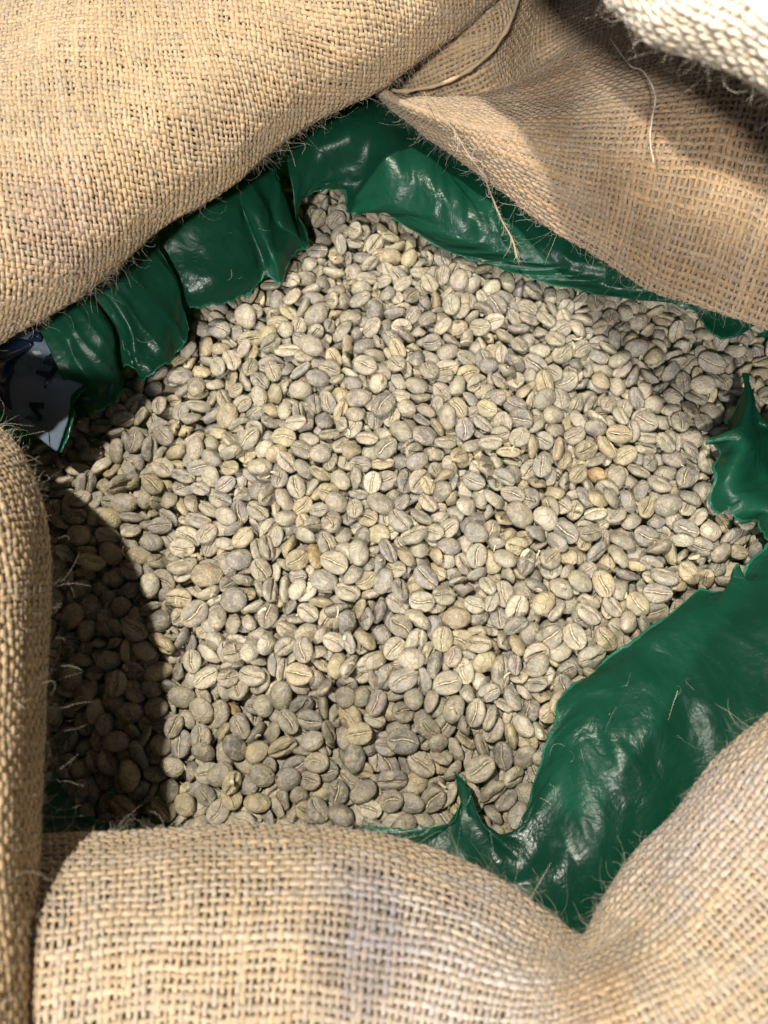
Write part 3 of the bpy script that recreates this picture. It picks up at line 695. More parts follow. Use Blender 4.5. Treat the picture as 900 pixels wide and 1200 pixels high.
# ------------------------------------------------------------------ coffee beans
def bean_mesh(seed, rings, segs, half=False):
    r = np.random.default_rng(seed)
    a, b = 4.5*r.uniform(.94, 1.06), 3.5*r.uniform(.95, 1.06)
    cu, cl = 2.35*r.uniform(.95, 1.1), 1.45*r.uniform(.9, 1.05)
    sa, ph = r.uniform(.15, .45), r.uniform(0, 1)*6.28
    gw = r.uniform(.34, .56); gd = r.uniform(1.1, 1.5)
    bend = r.uniform(-.35, .35); egg = r.uniform(-.10, .10)
    th = np.pi*(np.arange(1, rings)/rings)
    # angles round the long axis, crowded at the crease (-90 deg)
    k = segs//2
    base = np.concatenate([[0, .055, .12, .22, .38, .60, .9, 1.25], np.linspace(1.6, math.pi, max(2, k-7))])[:k+1]
    base[-1] = math.pi
    angs = np.concatenate([-math.pi/2+base, -math.pi/2-base[1:-1][::-1]])
    V = [(-1, 0, 0)]
    for t in th:
        for w in angs:
            V.append((-math.cos(t), math.sin(t)*math.cos(w), math.sin(t)*math.sin(w)))
    V.append((1, 0, 0)); V = np.array(V)
    X, Y, Z = V.T
    x = a*np.sign(X)*np.abs(X)**.96; y = b*Y*(1+egg*X)
    z = np.where(Z > 0, cu*np.abs(Z)**.95, -cl*np.abs(Z)**.5*(1-.12*np.abs(Y)))
    rim = np.clip(1-(X/.97)**4, 0, 1)
    s = sa*np.sin(X*3.1+ph*.3)*(1 if seed % 2 else -1)
    low = Z < -.02
    d = Y*b
    g = np.exp(-(d/gw)**2)*rim*low
    lips = np.exp(-((np.abs(d)-1.0)/.7)**2)*rim*low
    z = z+gd*g-.22*lips
    y = y+s*np.exp(-(d/1.6)**2)*rim*low
    # lumps
    lum = .15*np.sin(X*4+seed)*np.cos(Y*5+seed*2)+.10*np.sin(X*7+Y*6+seed*3)
    z = z+lum*(1+0*Z); y = y+bend*(1-X**2)
    n = len(angs); Q = []; T = []
    for i in range(rings-2):
        for j in range(n):
            p = 1+i*n+j; q_ = 1+i*n+(j+1) % n
            Q.append((p, q_, q_+n, p+n))
    for j in range(n):
        T.append((0, 1+(j+1) % n, 1+j)); e = 1+(rings-2)*n
        T.append((len(V)-1, e+j, e+(j+1) % n))
    P = np.stack([x, y, z], 1)*.1
    skin = []
    for X_ in np.linspace(-.86, .86, 12):
        s_ = sa*math.sin(X_*3.1+ph*.3)*(1 if seed % 2 else -1); rm = 1-(X_/.97)**4
        wv = .16*(1+.5*math.sin(X_*23+seed))*rm+.03
        for sg, dz in ((-1, 0), (0, .1), (1, 0)):
            skin.append((a*X_*.98, s_*rm+bend*(1-X_**2)+sg*wv+.06*math.sin(X_*31), -cl*(math.sqrt(max(0, 1-X_**2)))**.6+gd*rm*.42-dz+.05*math.sin(X_*17+seed)))
    skin = np.array(skin)*.1
    SQ = []
    for i in range(11):
        for j in range(2):
            SQ.append((i*3+j, i*3+j+1, i*3+j+4, i*3+j+3))
    return P, np.array(Q), np.array(T), g, skin, np.array(SQ)

# resting place of every bean: x, y, z in 0.1 mm, turn (quaternion x, y, z in hundredths), size in percent
BEANS = [
    54,-719,-7,99,-6,-8,105, 279,-793,-27,-26,95,-13,103, 57,-540,-7,24,-97,8,101, -591,-330,-33,-7,10,-91,106, 584,-408,-9,-13,-6,82,100, 23,-818,-35,0,34,-94,97, -306,-583,-25,8,-13,69,96, 
    -964,-702,-99,8,-13,34,95, -60,-854,-48,10,-32,-91,96, -745,-810,-51,16,14,75,93, -812,-544,-42,-73,-68,-2,95, -766,-627,-59,0,6,-4,94, 141,-873,-46,15,-24,37,97, 23,-878,-31,-3,-29,4,90, 
    -255,-519,-9,11,99,-4,96, 682,-244,6,57,79,21,97, 109,-777,-33,94,-31,-12,93, -280,-819,-56,15,-2,21,88, 131,-226,18,93,-33,-17,101, 190,-549,-17,-99,-14,0,97, 435,-16,15,-3,16,-34,107, 
    -546,-626,-37,-11,-26,89,98, -988,-327,-71,2,16,-78,99, -963,-518,-75,25,-10,68,95, -396,-525,-19,-9,15,97,95, 223,-352,-3,5,12,-99,102, -556,-212,-11,-13,-2,-99,108, 
    -798,-713,-72,-6,11,99,91, -467,-293,-7,11,-23,2,105, -300,-727,-45,-6,44,-87,98, -579,-888,-72,0,-24,-32,92, -476,-805,-43,-18,10,-94,97, 207,-625,-6,-29,-5,58,95, 48,-375,-10,9,27,-27,98, 
    353,-752,-54,-8,-34,68,91, -80,-147,21,-12,15,-65,99, 6,210,39,3,-5,34,98, -252,617,28,-13,0,-39,109, 847,-76,-25,10,-15,97,97, -862,55,-50,20,-2,-3,99, -609,-581,-46,7,-14,98,92, 
    -538,-529,-25,94,32,3,92, -644,-899,-86,93,-36,-4,94, 50,-39,26,46,87,-18,101, -89,-762,-26,4,-3,73,89, -699,-359,-32,12,10,-95,95, -354,-806,-43,-4,10,-24,88, 492,-306,12,-16,6,-92,95, 
    -889,-118,-70,4,-18,92,95, -1,371,45,47,-88,7,105, 630,-466,-15,19,-91,-36,100, -72,-698,-11,2,-11,9,88, -156,-177,12,12,-4,-21,96, -915,-565,-82,-29,-1,66,103, 271,-634,-16,-57,78,-15,91, 
    -244,754,11,22,-5,38,109, -439,-729,-46,23,17,89,90, 518,-27,9,15,2,-40,93, -622,-783,-56,2,-23,96,85, -99,-643,-39,24,-21,-40,98, -694,-503,-65,-24,5,19,96, -187,-230,0,-17,12,-5,102, 
    -3,-239,21,28,-3,-83,92, -12,22,22,8,18,96,105, 461,-495,-4,16,24,-86,88, -769,-380,-34,-27,-94,19,98, 288,-436,2,-21,-24,-16,90, -737,-441,-45,-3,17,94,85, -740,-239,-25,2,-1,-68,92, 
    876,-222,3,0,33,93,96, -124,-918,-53,-3,34,87,90, -904,-853,-89,-89,-44,-14,95, -134,-854,-47,-77,-61,-16,85, -724,-749,-68,-24,-51,70,102, -360,-341,-19,-8,11,65,93, 
    -941,-290,-98,-6,-3,90,107, -821,-769,-91,80,-44,-28,92, -195,-775,-45,-24,14,95,87, 792,-301,-20,-87,48,-6,92, 294,-153,8,-77,-61,-7,91, 890,331,-5,5,-11,-31,95, -286,444,15,-4,-19,98,98, 
    -441,-829,-33,-16,28,-80,81, 87,-592,-21,-20,-5,-71,87, 628,-338,-7,15,22,93,94, -190,-901,-47,-42,-86,18,90, 966,-199,-25,-91,38,15,92, -153,24,21,31,-26,84,101, -499,759,-6,-8,-24,84,104, 
    -632,-850,-79,1,25,66,79, 504,-407,-4,26,17,-90,94, -457,-158,-3,12,22,17,92, 789,277,3,5,-1,-7,95, -366,-883,-56,-4,33,94,89, -842,-662,-72,-25,16,-73,82, -218,-654,-30,30,-16,-5,90, 
    82,-477,-5,10,-4,2,89, 552,-256,0,-13,15,87,92, -638,-178,-5,93,15,-1,97, -88,403,30,1,-15,-2,102, 1110,486,-16,9,-10,-5,92, -602,-719,-59,66,73,9,93, -283,-659,-25,86,-46,-8,91, 
    -944,-150,-57,97,-10,-11,93, 1162,586,-35,21,4,-19,108, -154,-425,-9,-3,13,-21,86, -638,-282,-8,32,7,-6,89, -543,-699,-50,3,-17,70,92, -662,-722,-59,-2,24,84,84, -374,-743,-54,-1,-18,-90,87, 
    387,-588,-40,-30,37,-33,95, -385,-195,1,-85,40,33,89, 612,-237,8,16,-2,95,90, -641,-121,-2,-4,-95,-28,93, 922,24,-1,19,27,-93,98, 75,-884,-44,32,-16,-7,97, -850,-467,-66,-8,-6,-99,92, 
    116,-302,17,-4,-99,-13,90, 854,-268,-7,8,99,4,93, -1009,134,-78,-8,45,-63,100, -480,-906,-68,50,-85,8,87, 126,268,18,6,15,99,108, 314,-572,-22,35,-18,31,90, 179,-415,-3,10,16,-71,85, 
    993,126,-12,-1,-8,-83,89, -449,253,26,8,-17,35,96, 315,-852,-55,-7,51,-80,93, 1085,-126,-38,-26,47,-84,98, -530,-744,-40,35,21,-31,87, 753,-361,-14,9,26,45,91, -37,91,29,-64,75,7,85, 
    -536,363,-21,9,-14,62,99, 356,-514,-20,67,-61,-38,110, 450,-396,-33,9,22,-81,90, -877,-621,-84,12,18,71,90, -302,-435,-13,38,1,34,82, 408,-320,3,-78,-55,-10,96, -939,-370,-83,11,12,59,86, 
    678,-411,-16,20,-5,90,89, -286,83,11,-58,-81,4,90, -842,179,-43,4,21,-82,98, 671,216,10,19,-93,-29,92, 244,-509,-23,21,-9,-61,86, 294,100,22,-96,21,-5,86, -687,-613,-60,-28,17,92,94, 
    31,-443,-14,41,-90,-15,89, 710,-309,-22,-17,15,-43,91, -112,-267,-7,-20,-4,-24,93, -274,-165,11,-93,-30,15,88, -410,160,5,-27,2,7,96, 212,334,24,40,-12,-66,95, -21,-606,-20,80,56,6,89, 
    293,-77,14,-1,-29,92,91, 108,162,42,46,13,15,92, 269,299,9,23,17,-69,88, -359,-611,-34,-13,11,-58,79, 413,-757,-49,41,-19,59,96, -236,-331,-13,-29,-95,7,85, -907,-58,-65,-13,-96,-20,90, 
    246,799,9,-12,-19,70,94, -623,-670,-40,53,-84,-11,76, 411,-670,-31,46,-9,-43,82, -836,-299,-69,26,36,-75,87, 521,-162,14,-19,-4,-90,92, -1002,-53,-66,-4,-9,-23,96, -449,-92,9,-42,88,-19,91, 
    -906,1,-58,26,3,96,92, -845,268,-24,-56,80,-4,92, -61,534,29,-9,-8,96,98, 378,-815,-53,-86,-6,40,93, -792,-131,-47,4,11,12,91, -726,-42,-22,8,12,10,82, 975,-52,-17,19,-2,-20,95, 
    -469,-529,-21,98,13,-14,81, -117,-588,-20,-11,13,79,82, -242,-451,9,60,77,15,91, 404,-376,0,-78,-31,-6,90, -358,-260,-7,22,41,56,93, 448,-173,6,51,-78,-33,93, -1027,15,-71,98,-15,1,92, 
    -22,466,22,9,7,-84,88, -714,519,-19,3,15,99,102, -589,704,-2,99,-14,-8,101, -761,-893,-90,-30,-94,-18,87, -40,-898,-50,16,98,-4,81, 276,916,0,15,-5,-74,100, 97,-422,-18,59,-69,-42,102, 
    -182,-111,5,2,27,-48,90, -379,52,18,29,41,29,97, -582,-480,-26,-2,-3,78,80, 741,-150,-2,5,45,59,107, -767,106,-25,4,9,93,91, -630,229,4,5,9,-73,87, -142,-492,-32,-28,35,-76,99, 
    184,-282,-4,-13,13,2,88, -115,-366,-7,53,1,75,99, 55,273,34,-22,-12,89,98, 60,-947,-42,-15,18,-91,91, -455,-456,-16,-24,-8,-94,88, 304,-482,-15,37,12,26,89, -804,-191,-33,97,-20,12,89, 
    516,155,17,1,4,-75,87, 743,236,-8,-34,18,-50,104, 540,-449,-31,-2,13,27,89, 86,-835,-63,-1,-7,26,101, -240,-395,-28,-23,9,-90,95, 1024,-105,-43,-87,17,-4,98, 101,-359,10,7,62,68,102, 
    383,-918,-55,-27,-8,56,90, -423,-671,-34,-1,-22,84,81, -514,-347,-12,-23,2,-74,86, 280,-308,0,21,98,2,80, -170,-42,16,82,-48,32,99, -534,44,-8,-14,-97,16,91, 455,317,39,-90,11,-26,96, 
    547,404,20,-9,32,-89,91, -228,489,15,-25,6,-97,95, -605,-20,-29,10,30,94,100, -213,-712,-41,0,-12,-96,84, 158,-490,-26,52,-57,-55,100, 96,-87,25,93,15,11,100, 1087,200,-46,-1,28,-47,94, 
    -443,-871,-56,46,87,-17,85, -769,-502,-52,-92,2,-6,88, -682,-425,-26,13,79,53,104, -509,-20,8,-6,-17,94,85, 580,-75,10,-91,35,-12,93, -791,245,-36,-56,-67,14,99, 531,558,-1,-31,-88,-37,99, 
    -520,-863,-60,-88,40,24,76, 381,-161,9,5,24,94,85, -750,-94,-31,-8,3,-12,86, 549,-106,13,41,-55,-3,97, 1060,-53,-32,26,-24,93,95, -408,1,3,-9,17,-27,88, -143,104,16,22,-16,-34,86, 
    -1008,246,-81,-17,2,-6,92, 638,271,14,96,25,8,90, 552,465,22,-78,58,23,100, 828,581,-6,-32,-22,16,96, 625,596,-2,-1,7,-94,93, 58,-630,-23,94,15,-28,93, 847,-326,-36,12,-23,17,93, 
    10,-527,-21,44,-81,-27,92, 656,-81,11,-3,18,15,84, 448,253,32,-8,1,45,87, 634,490,-4,26,17,-94,97, 353,-874,-62,-41,76,-50,86, -711,-556,-66,-16,5,-30,78, 345,710,1,20,-29,-11,93, 
    -67,-585,-28,-32,-2,71,81, -57,-419,-1,21,40,85,86, -569,-72,-7,88,47,-4,84, 759,-104,3,13,36,91,94, 769,125,-13,18,-1,-80,93, 907,103,-5,80,-51,12,96, -210,195,28,11,-10,99,81, 
    973,204,-26,-15,4,-8,92, 347,360,39,-95,25,-7,85, 1018,345,-32,0,-3,-70,88, 774,831,-20,-13,1,67,99, -246,-613,-35,-39,80,39,97, 133,-683,-7,-31,-91,-16,85, -573,134,-18,36,13,-62,87, 
    183,66,9,0,-38,6,94, -914,251,-65,-5,-34,60,90, 352,234,33,99,1,7,87, -496,-633,-44,83,48,28,92, 323,-680,-34,78,50,13,95, 436,-621,-51,68,60,-2,100, -16,-77,5,6,-15,-28,86, 
    -324,41,2,34,37,77,97, 417,55,18,-97,20,-11,86, -270,-259,-4,21,-11,-89,76, -375,-127,9,-37,27,-55,87, 388,105,39,20,76,58,87, -269,211,27,97,-9,-21,91, -747,285,-17,14,0,-37,84, 
    710,298,14,46,12,-10,88, 893,626,-6,27,-6,11,93, -880,-850,-128,-4,-18,76,99, -814,-890,-121,14,6,-79,96, -974,-232,-79,21,50,8,84, -333,259,21,-98,7,-8,93, -720,-844,-87,-19,-33,4,92, 
    -407,-450,-2,-15,-12,-79,83, 207,-468,-8,59,-77,25,82, 404,-432,-13,14,45,60,86, 205,-121,9,-14,-5,-17,87, -320,166,25,-28,-90,1,90, -651,469,-2,-15,16,73,98, 159,-718,-16,30,42,-23,81, 
    393,-492,-14,-23,24,-71,76, 354,-348,-18,-13,-7,-68,85, 52,-268,26,61,-68,-12,90, -220,-152,2,23,47,61,96, -1015,74,-64,-25,97,1,82, 866,424,-9,32,-1,86,91, -831,-810,-123,12,27,59,87, 
    414,-861,-67,11,-28,-15,87, 1125,-72,-41,31,-80,-50,94, 185,-865,-69,-32,-28,31,91, -12,-397,-26,7,-8,-25,87, -869,-210,-61,17,-1,-4,81, -100,-210,0,-2,-37,-73,99, -632,-75,-30,0,-23,94,104, 
    -1049,197,-92,8,27,96,96, 1050,287,-50,15,-14,25,102, 1058,722,-42,-65,-62,-22,93, -400,-833,-63,-21,2,95,84, -903,-787,-111,-34,-3,-92,80, 209,-736,-53,55,-13,-56,91, 
    373,-699,-35,-48,56,-25,91, -812,-244,-57,24,-7,-96,89, 246,-258,-1,55,54,-47,100, 1005,56,-16,7,32,91,86, -738,166,-21,-32,-95,2,90, 577,354,4,11,17,3,88, -214,-822,-63,-28,5,95,82, 
    455,-550,-14,90,-18,33,82, -729,-157,-45,-39,-23,-80,91, -251,-85,8,-33,-48,82,91, 12,-142,28,78,-52,-16,94, 797,37,-4,31,1,86,88, -637,392,-12,-27,23,11,98, 255,463,11,-15,16,-81,92, 
    -401,635,12,-13,38,-86,85, -759,-562,-70,-50,-82,26,92, 803,-19,-28,-8,-28,-83,92, -261,153,4,34,11,92,91, 808,208,-14,-19,95,3,92, 925,759,-36,7,3,32,90, 407,811,-11,-46,-84,-29,97, 
    -122,-700,-60,21,-39,-48,89, -355,-430,-17,-42,16,-87,89, 556,-506,-33,19,-35,30,81, 41,-306,-1,-29,-95,8,89, 746,-250,-29,-26,1,-89,96, 340,-162,-22,4,-7,-62,95, 929,410,-39,5,23,-92,99, 
    -310,-255,-13,-50,-58,40,93, 1052,382,-19,-29,-8,-78,97, 197,437,10,-91,32,22,89, -332,-686,-50,-7,-50,11,94, -164,-689,-29,-32,-78,22,86, -25,-487,-6,38,26,5,79, 140,24,12,-1,20,84,88, 
    685,-7,-3,95,-1,17,82, -504,204,20,68,-2,23,87, 941,248,4,-37,-92,2,87, 1270,655,-67,-35,13,87,98, 45,539,24,-3,-18,-41,88, 1019,459,-59,-3,11,87,98, -56,-226,-14,1,4,-96,84, 
    -820,-592,-78,-4,10,-32,95, -552,-263,-23,-14,77,-60,90, -470,0,-5,-63,-77,-10,91, 857,24,-23,9,15,47,89, 157,518,22,82,-55,12,91, -749,-946,-78,-4,23,-41,92, 318,-912,-81,-8,55,56,87, 
    -785,-441,-58,-60,-74,22,96, -471,-358,-33,7,-42,-27,95, 419,-124,15,-88,19,16,87, 484,-78,13,-26,39,20,99, -507,158,-4,-19,3,95,84, -1168,251,-120,-8,19,27,98, 330,309,25,-34,-91,20,87, 
    -903,363,-48,10,-90,-42,86, -191,538,-1,12,-32,93,91, -149,688,7,26,-20,-88,95, 313,-649,-10,-52,65,-50,89, 137,-599,-27,-45,-15,64,85, -1041,-120,-67,4,-85,15,85, 159,-74,13,-23,-5,95,85, 
    957,-93,-22,58,-24,6,85, -315,-23,11,9,14,8,77, -704,230,-36,1,48,-84,83, -105,207,26,30,33,2,85, 112,459,27,-7,-2,-23,90, 166,-757,-37,81,-42,16,83, 376,-270,-20,5,0,-62,96, 
    -263,23,-5,42,-91,-4,86, 626,15,-31,4,-22,-78,94, 1,105,11,-97,-11,-21,99, 410,200,30,96,-7,4,91, -341,612,-7,-5,18,98,101, -656,725,-30,-17,0,-31,106, 545,887,-28,8,29,-8,96, 
    -941,-466,-77,-1,50,85,87, -1017,-206,-71,30,-12,-83,84, -881,-270,-76,37,22,-69,86, 675,-135,-4,-79,-29,20,94, -522,102,-15,-94,-29,-9,80, -92,4,17,3,-20,-63,80, 390,273,25,35,33,-88,85, 
    -34,768,14,20,-8,74,96, -278,990,0,-26,-1,85,97, 454,924,-27,46,-25,-45,94, 525,-609,-5,5,2,45,101, -342,-84,0,-66,70,-15,78, 267,21,7,-3,31,29,88, 356,40,17,31,21,92,91, 
    -355,202,14,32,21,13,89, -911,-655,-100,-3,-12,85,86, -42,-478,-26,15,-87,-42,100, 245,191,17,-6,27,33,86, -202,325,18,-12,27,69,95, -537,578,-12,-5,4,-55,92, 471,42,16,35,85,11,100, 
    443,381,17,34,93,-3,99, 168,633,19,10,-94,-31,84, 578,740,6,58,78,-22,97, -1018,-636,-98,1,-5,-83,90, 251,-573,-25,-32,-14,-70,79, -53,-356,-2,80,-1,60,101, -147,-322,-6,5,-76,-63,85, 
    872,-122,5,79,-14,37,98, 841,80,-10,-25,-28,49,81, 1135,388,-53,33,-5,-39,95, 948,597,-10,15,-18,-90,90, 105,-535,-42,-65,-72,-23,107, 116,100,16,42,-88,-16,101, -262,-782,-72,-95,-26,4,92, 
    -955,-606,-106,-15,4,24,82, -105,-497,-4,21,-73,-42,96, 238,-414,-30,-18,-95,-24,94, -506,-98,-22,9,26,96,84, -834,1,-62,-41,11,3,92, 542,16,-5,25,-17,-54,88, -667,135,-18,96,-12,-12,86, 
    -42,702,12,-91,-20,-35,94, 386,-24,-8,-21,36,36,101, 137,80,31,-4,23,-50,75, -964,201,-75,-34,-4,40,90, -55,249,25,-16,-6,-13,86, 604,651,17,47,86,-12,89, -104,-430,11,-69,54,-24,80, 
    -1052,-269,-93,-18,11,-58,95, -444,-227,-10,13,-66,71,83, 71,-160,20,0,36,72,83, 203,237,19,-24,12,10,86, -295,310,32,7,98,-8,85, -187,394,20,12,-39,66,84, 144,366,12,-29,-5,-44,88, 
    -578,547,4,-85,43,-23,87, -182,1222,-34,-87,-35,-13,94, -672,-802,-73,95,6,-12,78, 164,-151,2,25,-52,-19,84, -408,77,3,-28,15,-88,92, 638,132,5,-93,-37,-6,78, 758,597,-12,2,9,96,81, 
    11,862,-7,-1,-22,-79,88, 6,-730,-27,97,-16,-12,81, -383,-686,-57,-41,67,-58,85, -29,-655,-37,3,27,95,76, 580,-154,-4,-43,-14,89,86, -885,113,-40,-81,-16,46,99, -76,159,18,6,-9,-11,83, 
    -98,341,35,-8,-13,-29,82, -377,435,2,42,17,-76,86, 1051,504,-37,-1,3,-72,84, 49,605,23,-52,-84,-12,84, 739,45,11,34,13,92,86, 888,186,-16,-89,-34,29,86, 841,297,-10,32,-20,-66,91, 
    1002,534,-13,47,20,29,95, 866,514,-11,-42,64,-56,98, -898,-719,-117,-15,-4,-95,94, -896,-502,-84,3,99,-11,77, -629,41,-23,-50,7,-64,93, 216,535,9,-7,96,23,97, 103,762,-12,15,-5,-88,99, 
    30,1035,-23,-24,37,-90,93, -220,-910,-69,95,-16,-26,86, 158,-381,-22,10,-10,81,93, 847,-171,-12,-80,20,-7,98, -52,-24,11,94,-22,27,86, -91,109,28,-26,77,0,87, 666,335,-3,-17,13,-45,93, 
    398,484,-2,-4,35,-18,90, -121,748,0,19,-8,-2,89, 116,-925,-67,-44,-2,-38,82, 708,137,-20,-21,-25,91,78, -387,525,3,10,9,-53,82, 695,621,-6,9,19,-94,85, 154,734,14,-41,90,-15,90, 
    95,1032,-20,10,-15,46,86, -105,1147,-4,22,-39,-28,97, -535,-455,-31,-17,-61,73,88, 337,-301,-4,-29,-27,46,76, 38,-202,17,-24,8,95,88, 323,-250,8,75,-59,13,83, 698,46,1,-25,-7,-97,88, 
    -573,196,1,0,2,94,80, 941,155,-35,2,-8,-99,90, -981,-403,-109,-94,13,31,100, 294,242,-2,-5,-27,-92,90, -302,-118,-8,13,-67,-36,105, -136,-70,-11,-16,-15,-56,92, 750,-1,-13,86,45,-8,93, 
    70,106,6,55,-74,-25,101, -431,491,-7,5,-3,93,83, 757,498,-9,-16,-2,-67,88, -161,1090,-15,-66,61,-13,86, -867,-914,-105,31,33,77,89, -984,70,-89,-27,93,-14,105, 577,220,16,-49,58,-52,91, 
    -981,353,-75,0,-8,-100,92, 801,346,3,6,24,74,89, 604,422,-11,0,11,73,99, 367,550,4,22,6,0,80, -333,843,-1,-52,83,-19,88, -251,1056,-12,-10,1,-99,95, 223,1032,-20,-67,-74,-4,95, 
    -309,-896,-74,-18,-50,69,74, -245,-863,-71,15,33,-14,70, -237,390,9,-20,23,-61,83, -106,-820,-72,-28,-95,1,87, 14,-777,-54,8,4,87,88, -711,54,-27,-27,14,80,89, 285,-36,-7,9,6,-96,94, 
    -181,266,19,-28,7,17,82, 494,232,7,51,30,64,96, 1023,775,-53,-12,11,94,91, -167,-793,-58,-96,-3,-26,87, 463,-460,-14,-20,95,22,91, 252,-178,-7,88,-24,-41,95, 164,207,8,-1,10,99,86, 
    -103,294,16,-7,-5,53,84, 288,578,0,6,23,-16,86, 692,706,2,-30,6,-68,93, 289,-726,-45,75,-40,-40,88, -626,-406,-40,61,38,37,81, 476,-246,-7,14,40,88,87, 115,-125,3,-20,-20,-75,87, 
    121,-26,24,-35,-86,37,85, -1118,57,-102,86,-47,18,96, -608,92,-25,95,-24,2,79, -211,124,19,16,31,91,85, 811,479,-18,0,-10,-71,86, 829,677,-25,-16,24,-68,86, -84,831,-8,20,-5,-97,89, 
    -1070,-176,-80,24,-3,72,104, -340,105,26,76,64,-6,82, 1060,87,-26,-6,-7,99,89, 423,521,24,49,-75,20,99, -489,617,3,40,0,-90,85, -637,645,-33,27,8,-78,86, -701,-217,-52,25,-12,-23,100, 
    1097,346,-37,64,76,-3,88, -393,843,-18,5,-2,-70,87, -513,-802,-56,-98,-12,16,88, -521,-418,-45,8,25,-43,83, 526,-190,-14,67,-65,33,102, 847,153,-18,-22,-93,28,87, 350,444,-2,36,23,-2,88, 
    -346,913,3,98,-20,8,91, -35,1102,-29,44,-83,-32,96, -252,1223,-23,46,-73,-48,84, -994,-438,-91,44,-23,43,74, 324,59,-12,-5,9,-77,93, -1136,181,-96,16,-10,98,79, 335,142,34,89,18,-41,94, 
    -841,373,-42,91,15,38,86, -106,468,23,-9,4,96,84, -466,542,5,61,-78,-1,82, -476,668,-12,-99,-8,1,94, 218,935,0,-58,74,-6,87, -952,-755,-117,1,34,91,74, -882,-371,-68,40,-30,-18,76, 
    -1095,146,-97,-64,-13,15,94, 77,368,28,11,4,-24,77, -485,406,-12,-90,-25,-19,81, 378,405,21,-7,-4,18,90, -430,431,-2,5,13,-60,78, 223,599,12,-4,-4,27,88, 260,708,-1,3,-17,8,92, 
    -331,-486,-38,72,-65,-21,87, -383,-393,-37,-25,5,27,86, 137,-455,-43,-73,-53,19,89, 994,29,-29,44,-87,13,93, -250,262,9,-4,15,97,80, 1082,590,-58,-33,94,-4,100, -52,1007,-25,-42,65,63,91, 
    -49,-711,-45,1,10,-63,98, -436,-563,-31,59,74,-14,92, -296,-386,-27,93,-17,-23,89, -195,-298,-15,-72,9,3,86, 766,-206,-25,-29,-41,-86,95, -708,4,-54,47,-13,-28,82, -648,549,-38,-18,19,92,96, 
    458,494,-3,67,71,-4,93, -175,589,-8,20,-28,79,84, 165,902,0,-53,-84,8,90, -181,-853,-79,3,-2,35,93, -594,-649,-66,29,-17,-34,83, -15,-330,-1,77,18,57,93, 292,-208,-8,61,18,12,82, 
    -233,-44,-4,27,31,10,77, 535,262,-6,25,91,28,89, -290,525,7,91,17,26,90, 775,724,-26,7,90,0,91, -62,927,-8,3,-99,-6,80, 70,902,-7,94,33,8,84, 580,295,6,-20,-12,-94,83, 
    770,403,-9,-91,-37,19,85, 1084,442,-33,48,83,-23,94, 548,617,-1,-7,-10,-9,85, 209,702,14,90,36,20,87, -336,370,9,2,-6,-73,79, -71,642,-11,-6,0,-96,89, 38,766,5,17,75,-62,94, 
    -82,881,-12,1,48,-88,87, 100,848,-3,45,-87,-1,89, -657,-658,-66,0,-100,-4,91, 181,-671,-38,-90,-43,-4,94, -731,-308,-46,-82,-9,15,87, -493,-171,-22,5,24,-36,86, 55,947,-23,-44,-87,-16,91, 
    -411,-307,-27,79,13,14,88, -1077,-3,-85,91,-26,-6,87, -825,-49,-45,84,44,-21,81, 204,-61,12,94,23,26,85, 887,-19,-35,-14,-37,-70,87, -866,-763,-101,-48,-85,10,74, 56,28,11,93,29,20,80, 
    -778,410,-37,-11,-2,75,79, 250,363,38,-84,45,-4,83, 476,627,16,56,81,-13,84, 703,-174,-39,-1,-41,26,96, -399,564,-18,27,12,8,97, 355,-609,-45,15,32,92,68, 566,-299,-21,3,-5,100,94, 
    229,-6,-8,-27,-17,88,79, 292,520,-2,-95,-15,7,91, 201,-794,-53,-3,59,-65,79, -178,-560,-12,59,-64,50,78, 542,-560,-25,-77,62,-6,88, 1224,-107,-59,23,-1,36,91, 354,-113,13,48,49,-64,81, 
    652,54,-3,77,-55,-13,87, -617,170,-18,-97,-11,8,81, -817,491,-57,-23,-5,97,88, 125,418,5,-39,6,10,88, 1196,455,-54,-20,27,28,90, 454,554,9,-45,-59,-66,95, -697,629,-20,1,-28,19,84, 
    430,676,-5,92,-23,-17,92, 391,730,6,-96,-8,-22,91, 523,754,-13,96,0,-21,91, 606,862,-28,31,-26,-58,86, 236,-670,-18,25,-73,-1,90, 636,-295,-14,-40,-66,-62,91, 1023,-213,-41,-52,71,20,76, 
    -927,322,-57,88,6,6,82, 396,310,26,-72,-51,-44,92, -872,511,-61,-42,-23,85,99, -350,696,10,7,-10,-55,80, -560,-105,-36,57,-82,-5,81, -291,938,-24,61,6,1,94, -413,-777,-82,-21,-23,93,89, 
    -845,-692,-98,-80,-57,18,107, -544,-583,-59,30,-20,-46,92, -837,120,-47,32,75,-17,88, -30,596,-3,-16,27,19,95, 482,709,-14,-8,36,92,94, 396,897,-18,4,-8,39,80, 117,-659,-38,10,9,73,84, 
    196,113,32,-37,52,76,85, -407,675,-4,0,22,-79,95, 297,673,-24,20,58,-34,92, 876,792,-29,-28,-23,80,82, 531,-333,12,74,30,31,83, -75,-316,-7,-20,-53,16,83, -209,4,0,3,-24,-4,74, 
    -790,71,-52,28,14,61,87, 559,72,-5,-25,18,89,78, 1033,237,-31,25,8,94,78, 76,665,10,-20,39,0,88, -380,341,-20,88,30,-34,108, -343,789,-22,88,-44,-8,93, -694,-851,-99,-28,88,-24,95, 
    -568,-795,-69,4,-45,-46,74, -1022,-578,-124,-11,-10,-90,84, -202,-535,-46,35,-7,84,81, -112,-546,-46,-83,-22,-37,89, -387,379,-6,-39,-3,-55,84, 954,347,-35,-13,33,35,103, 
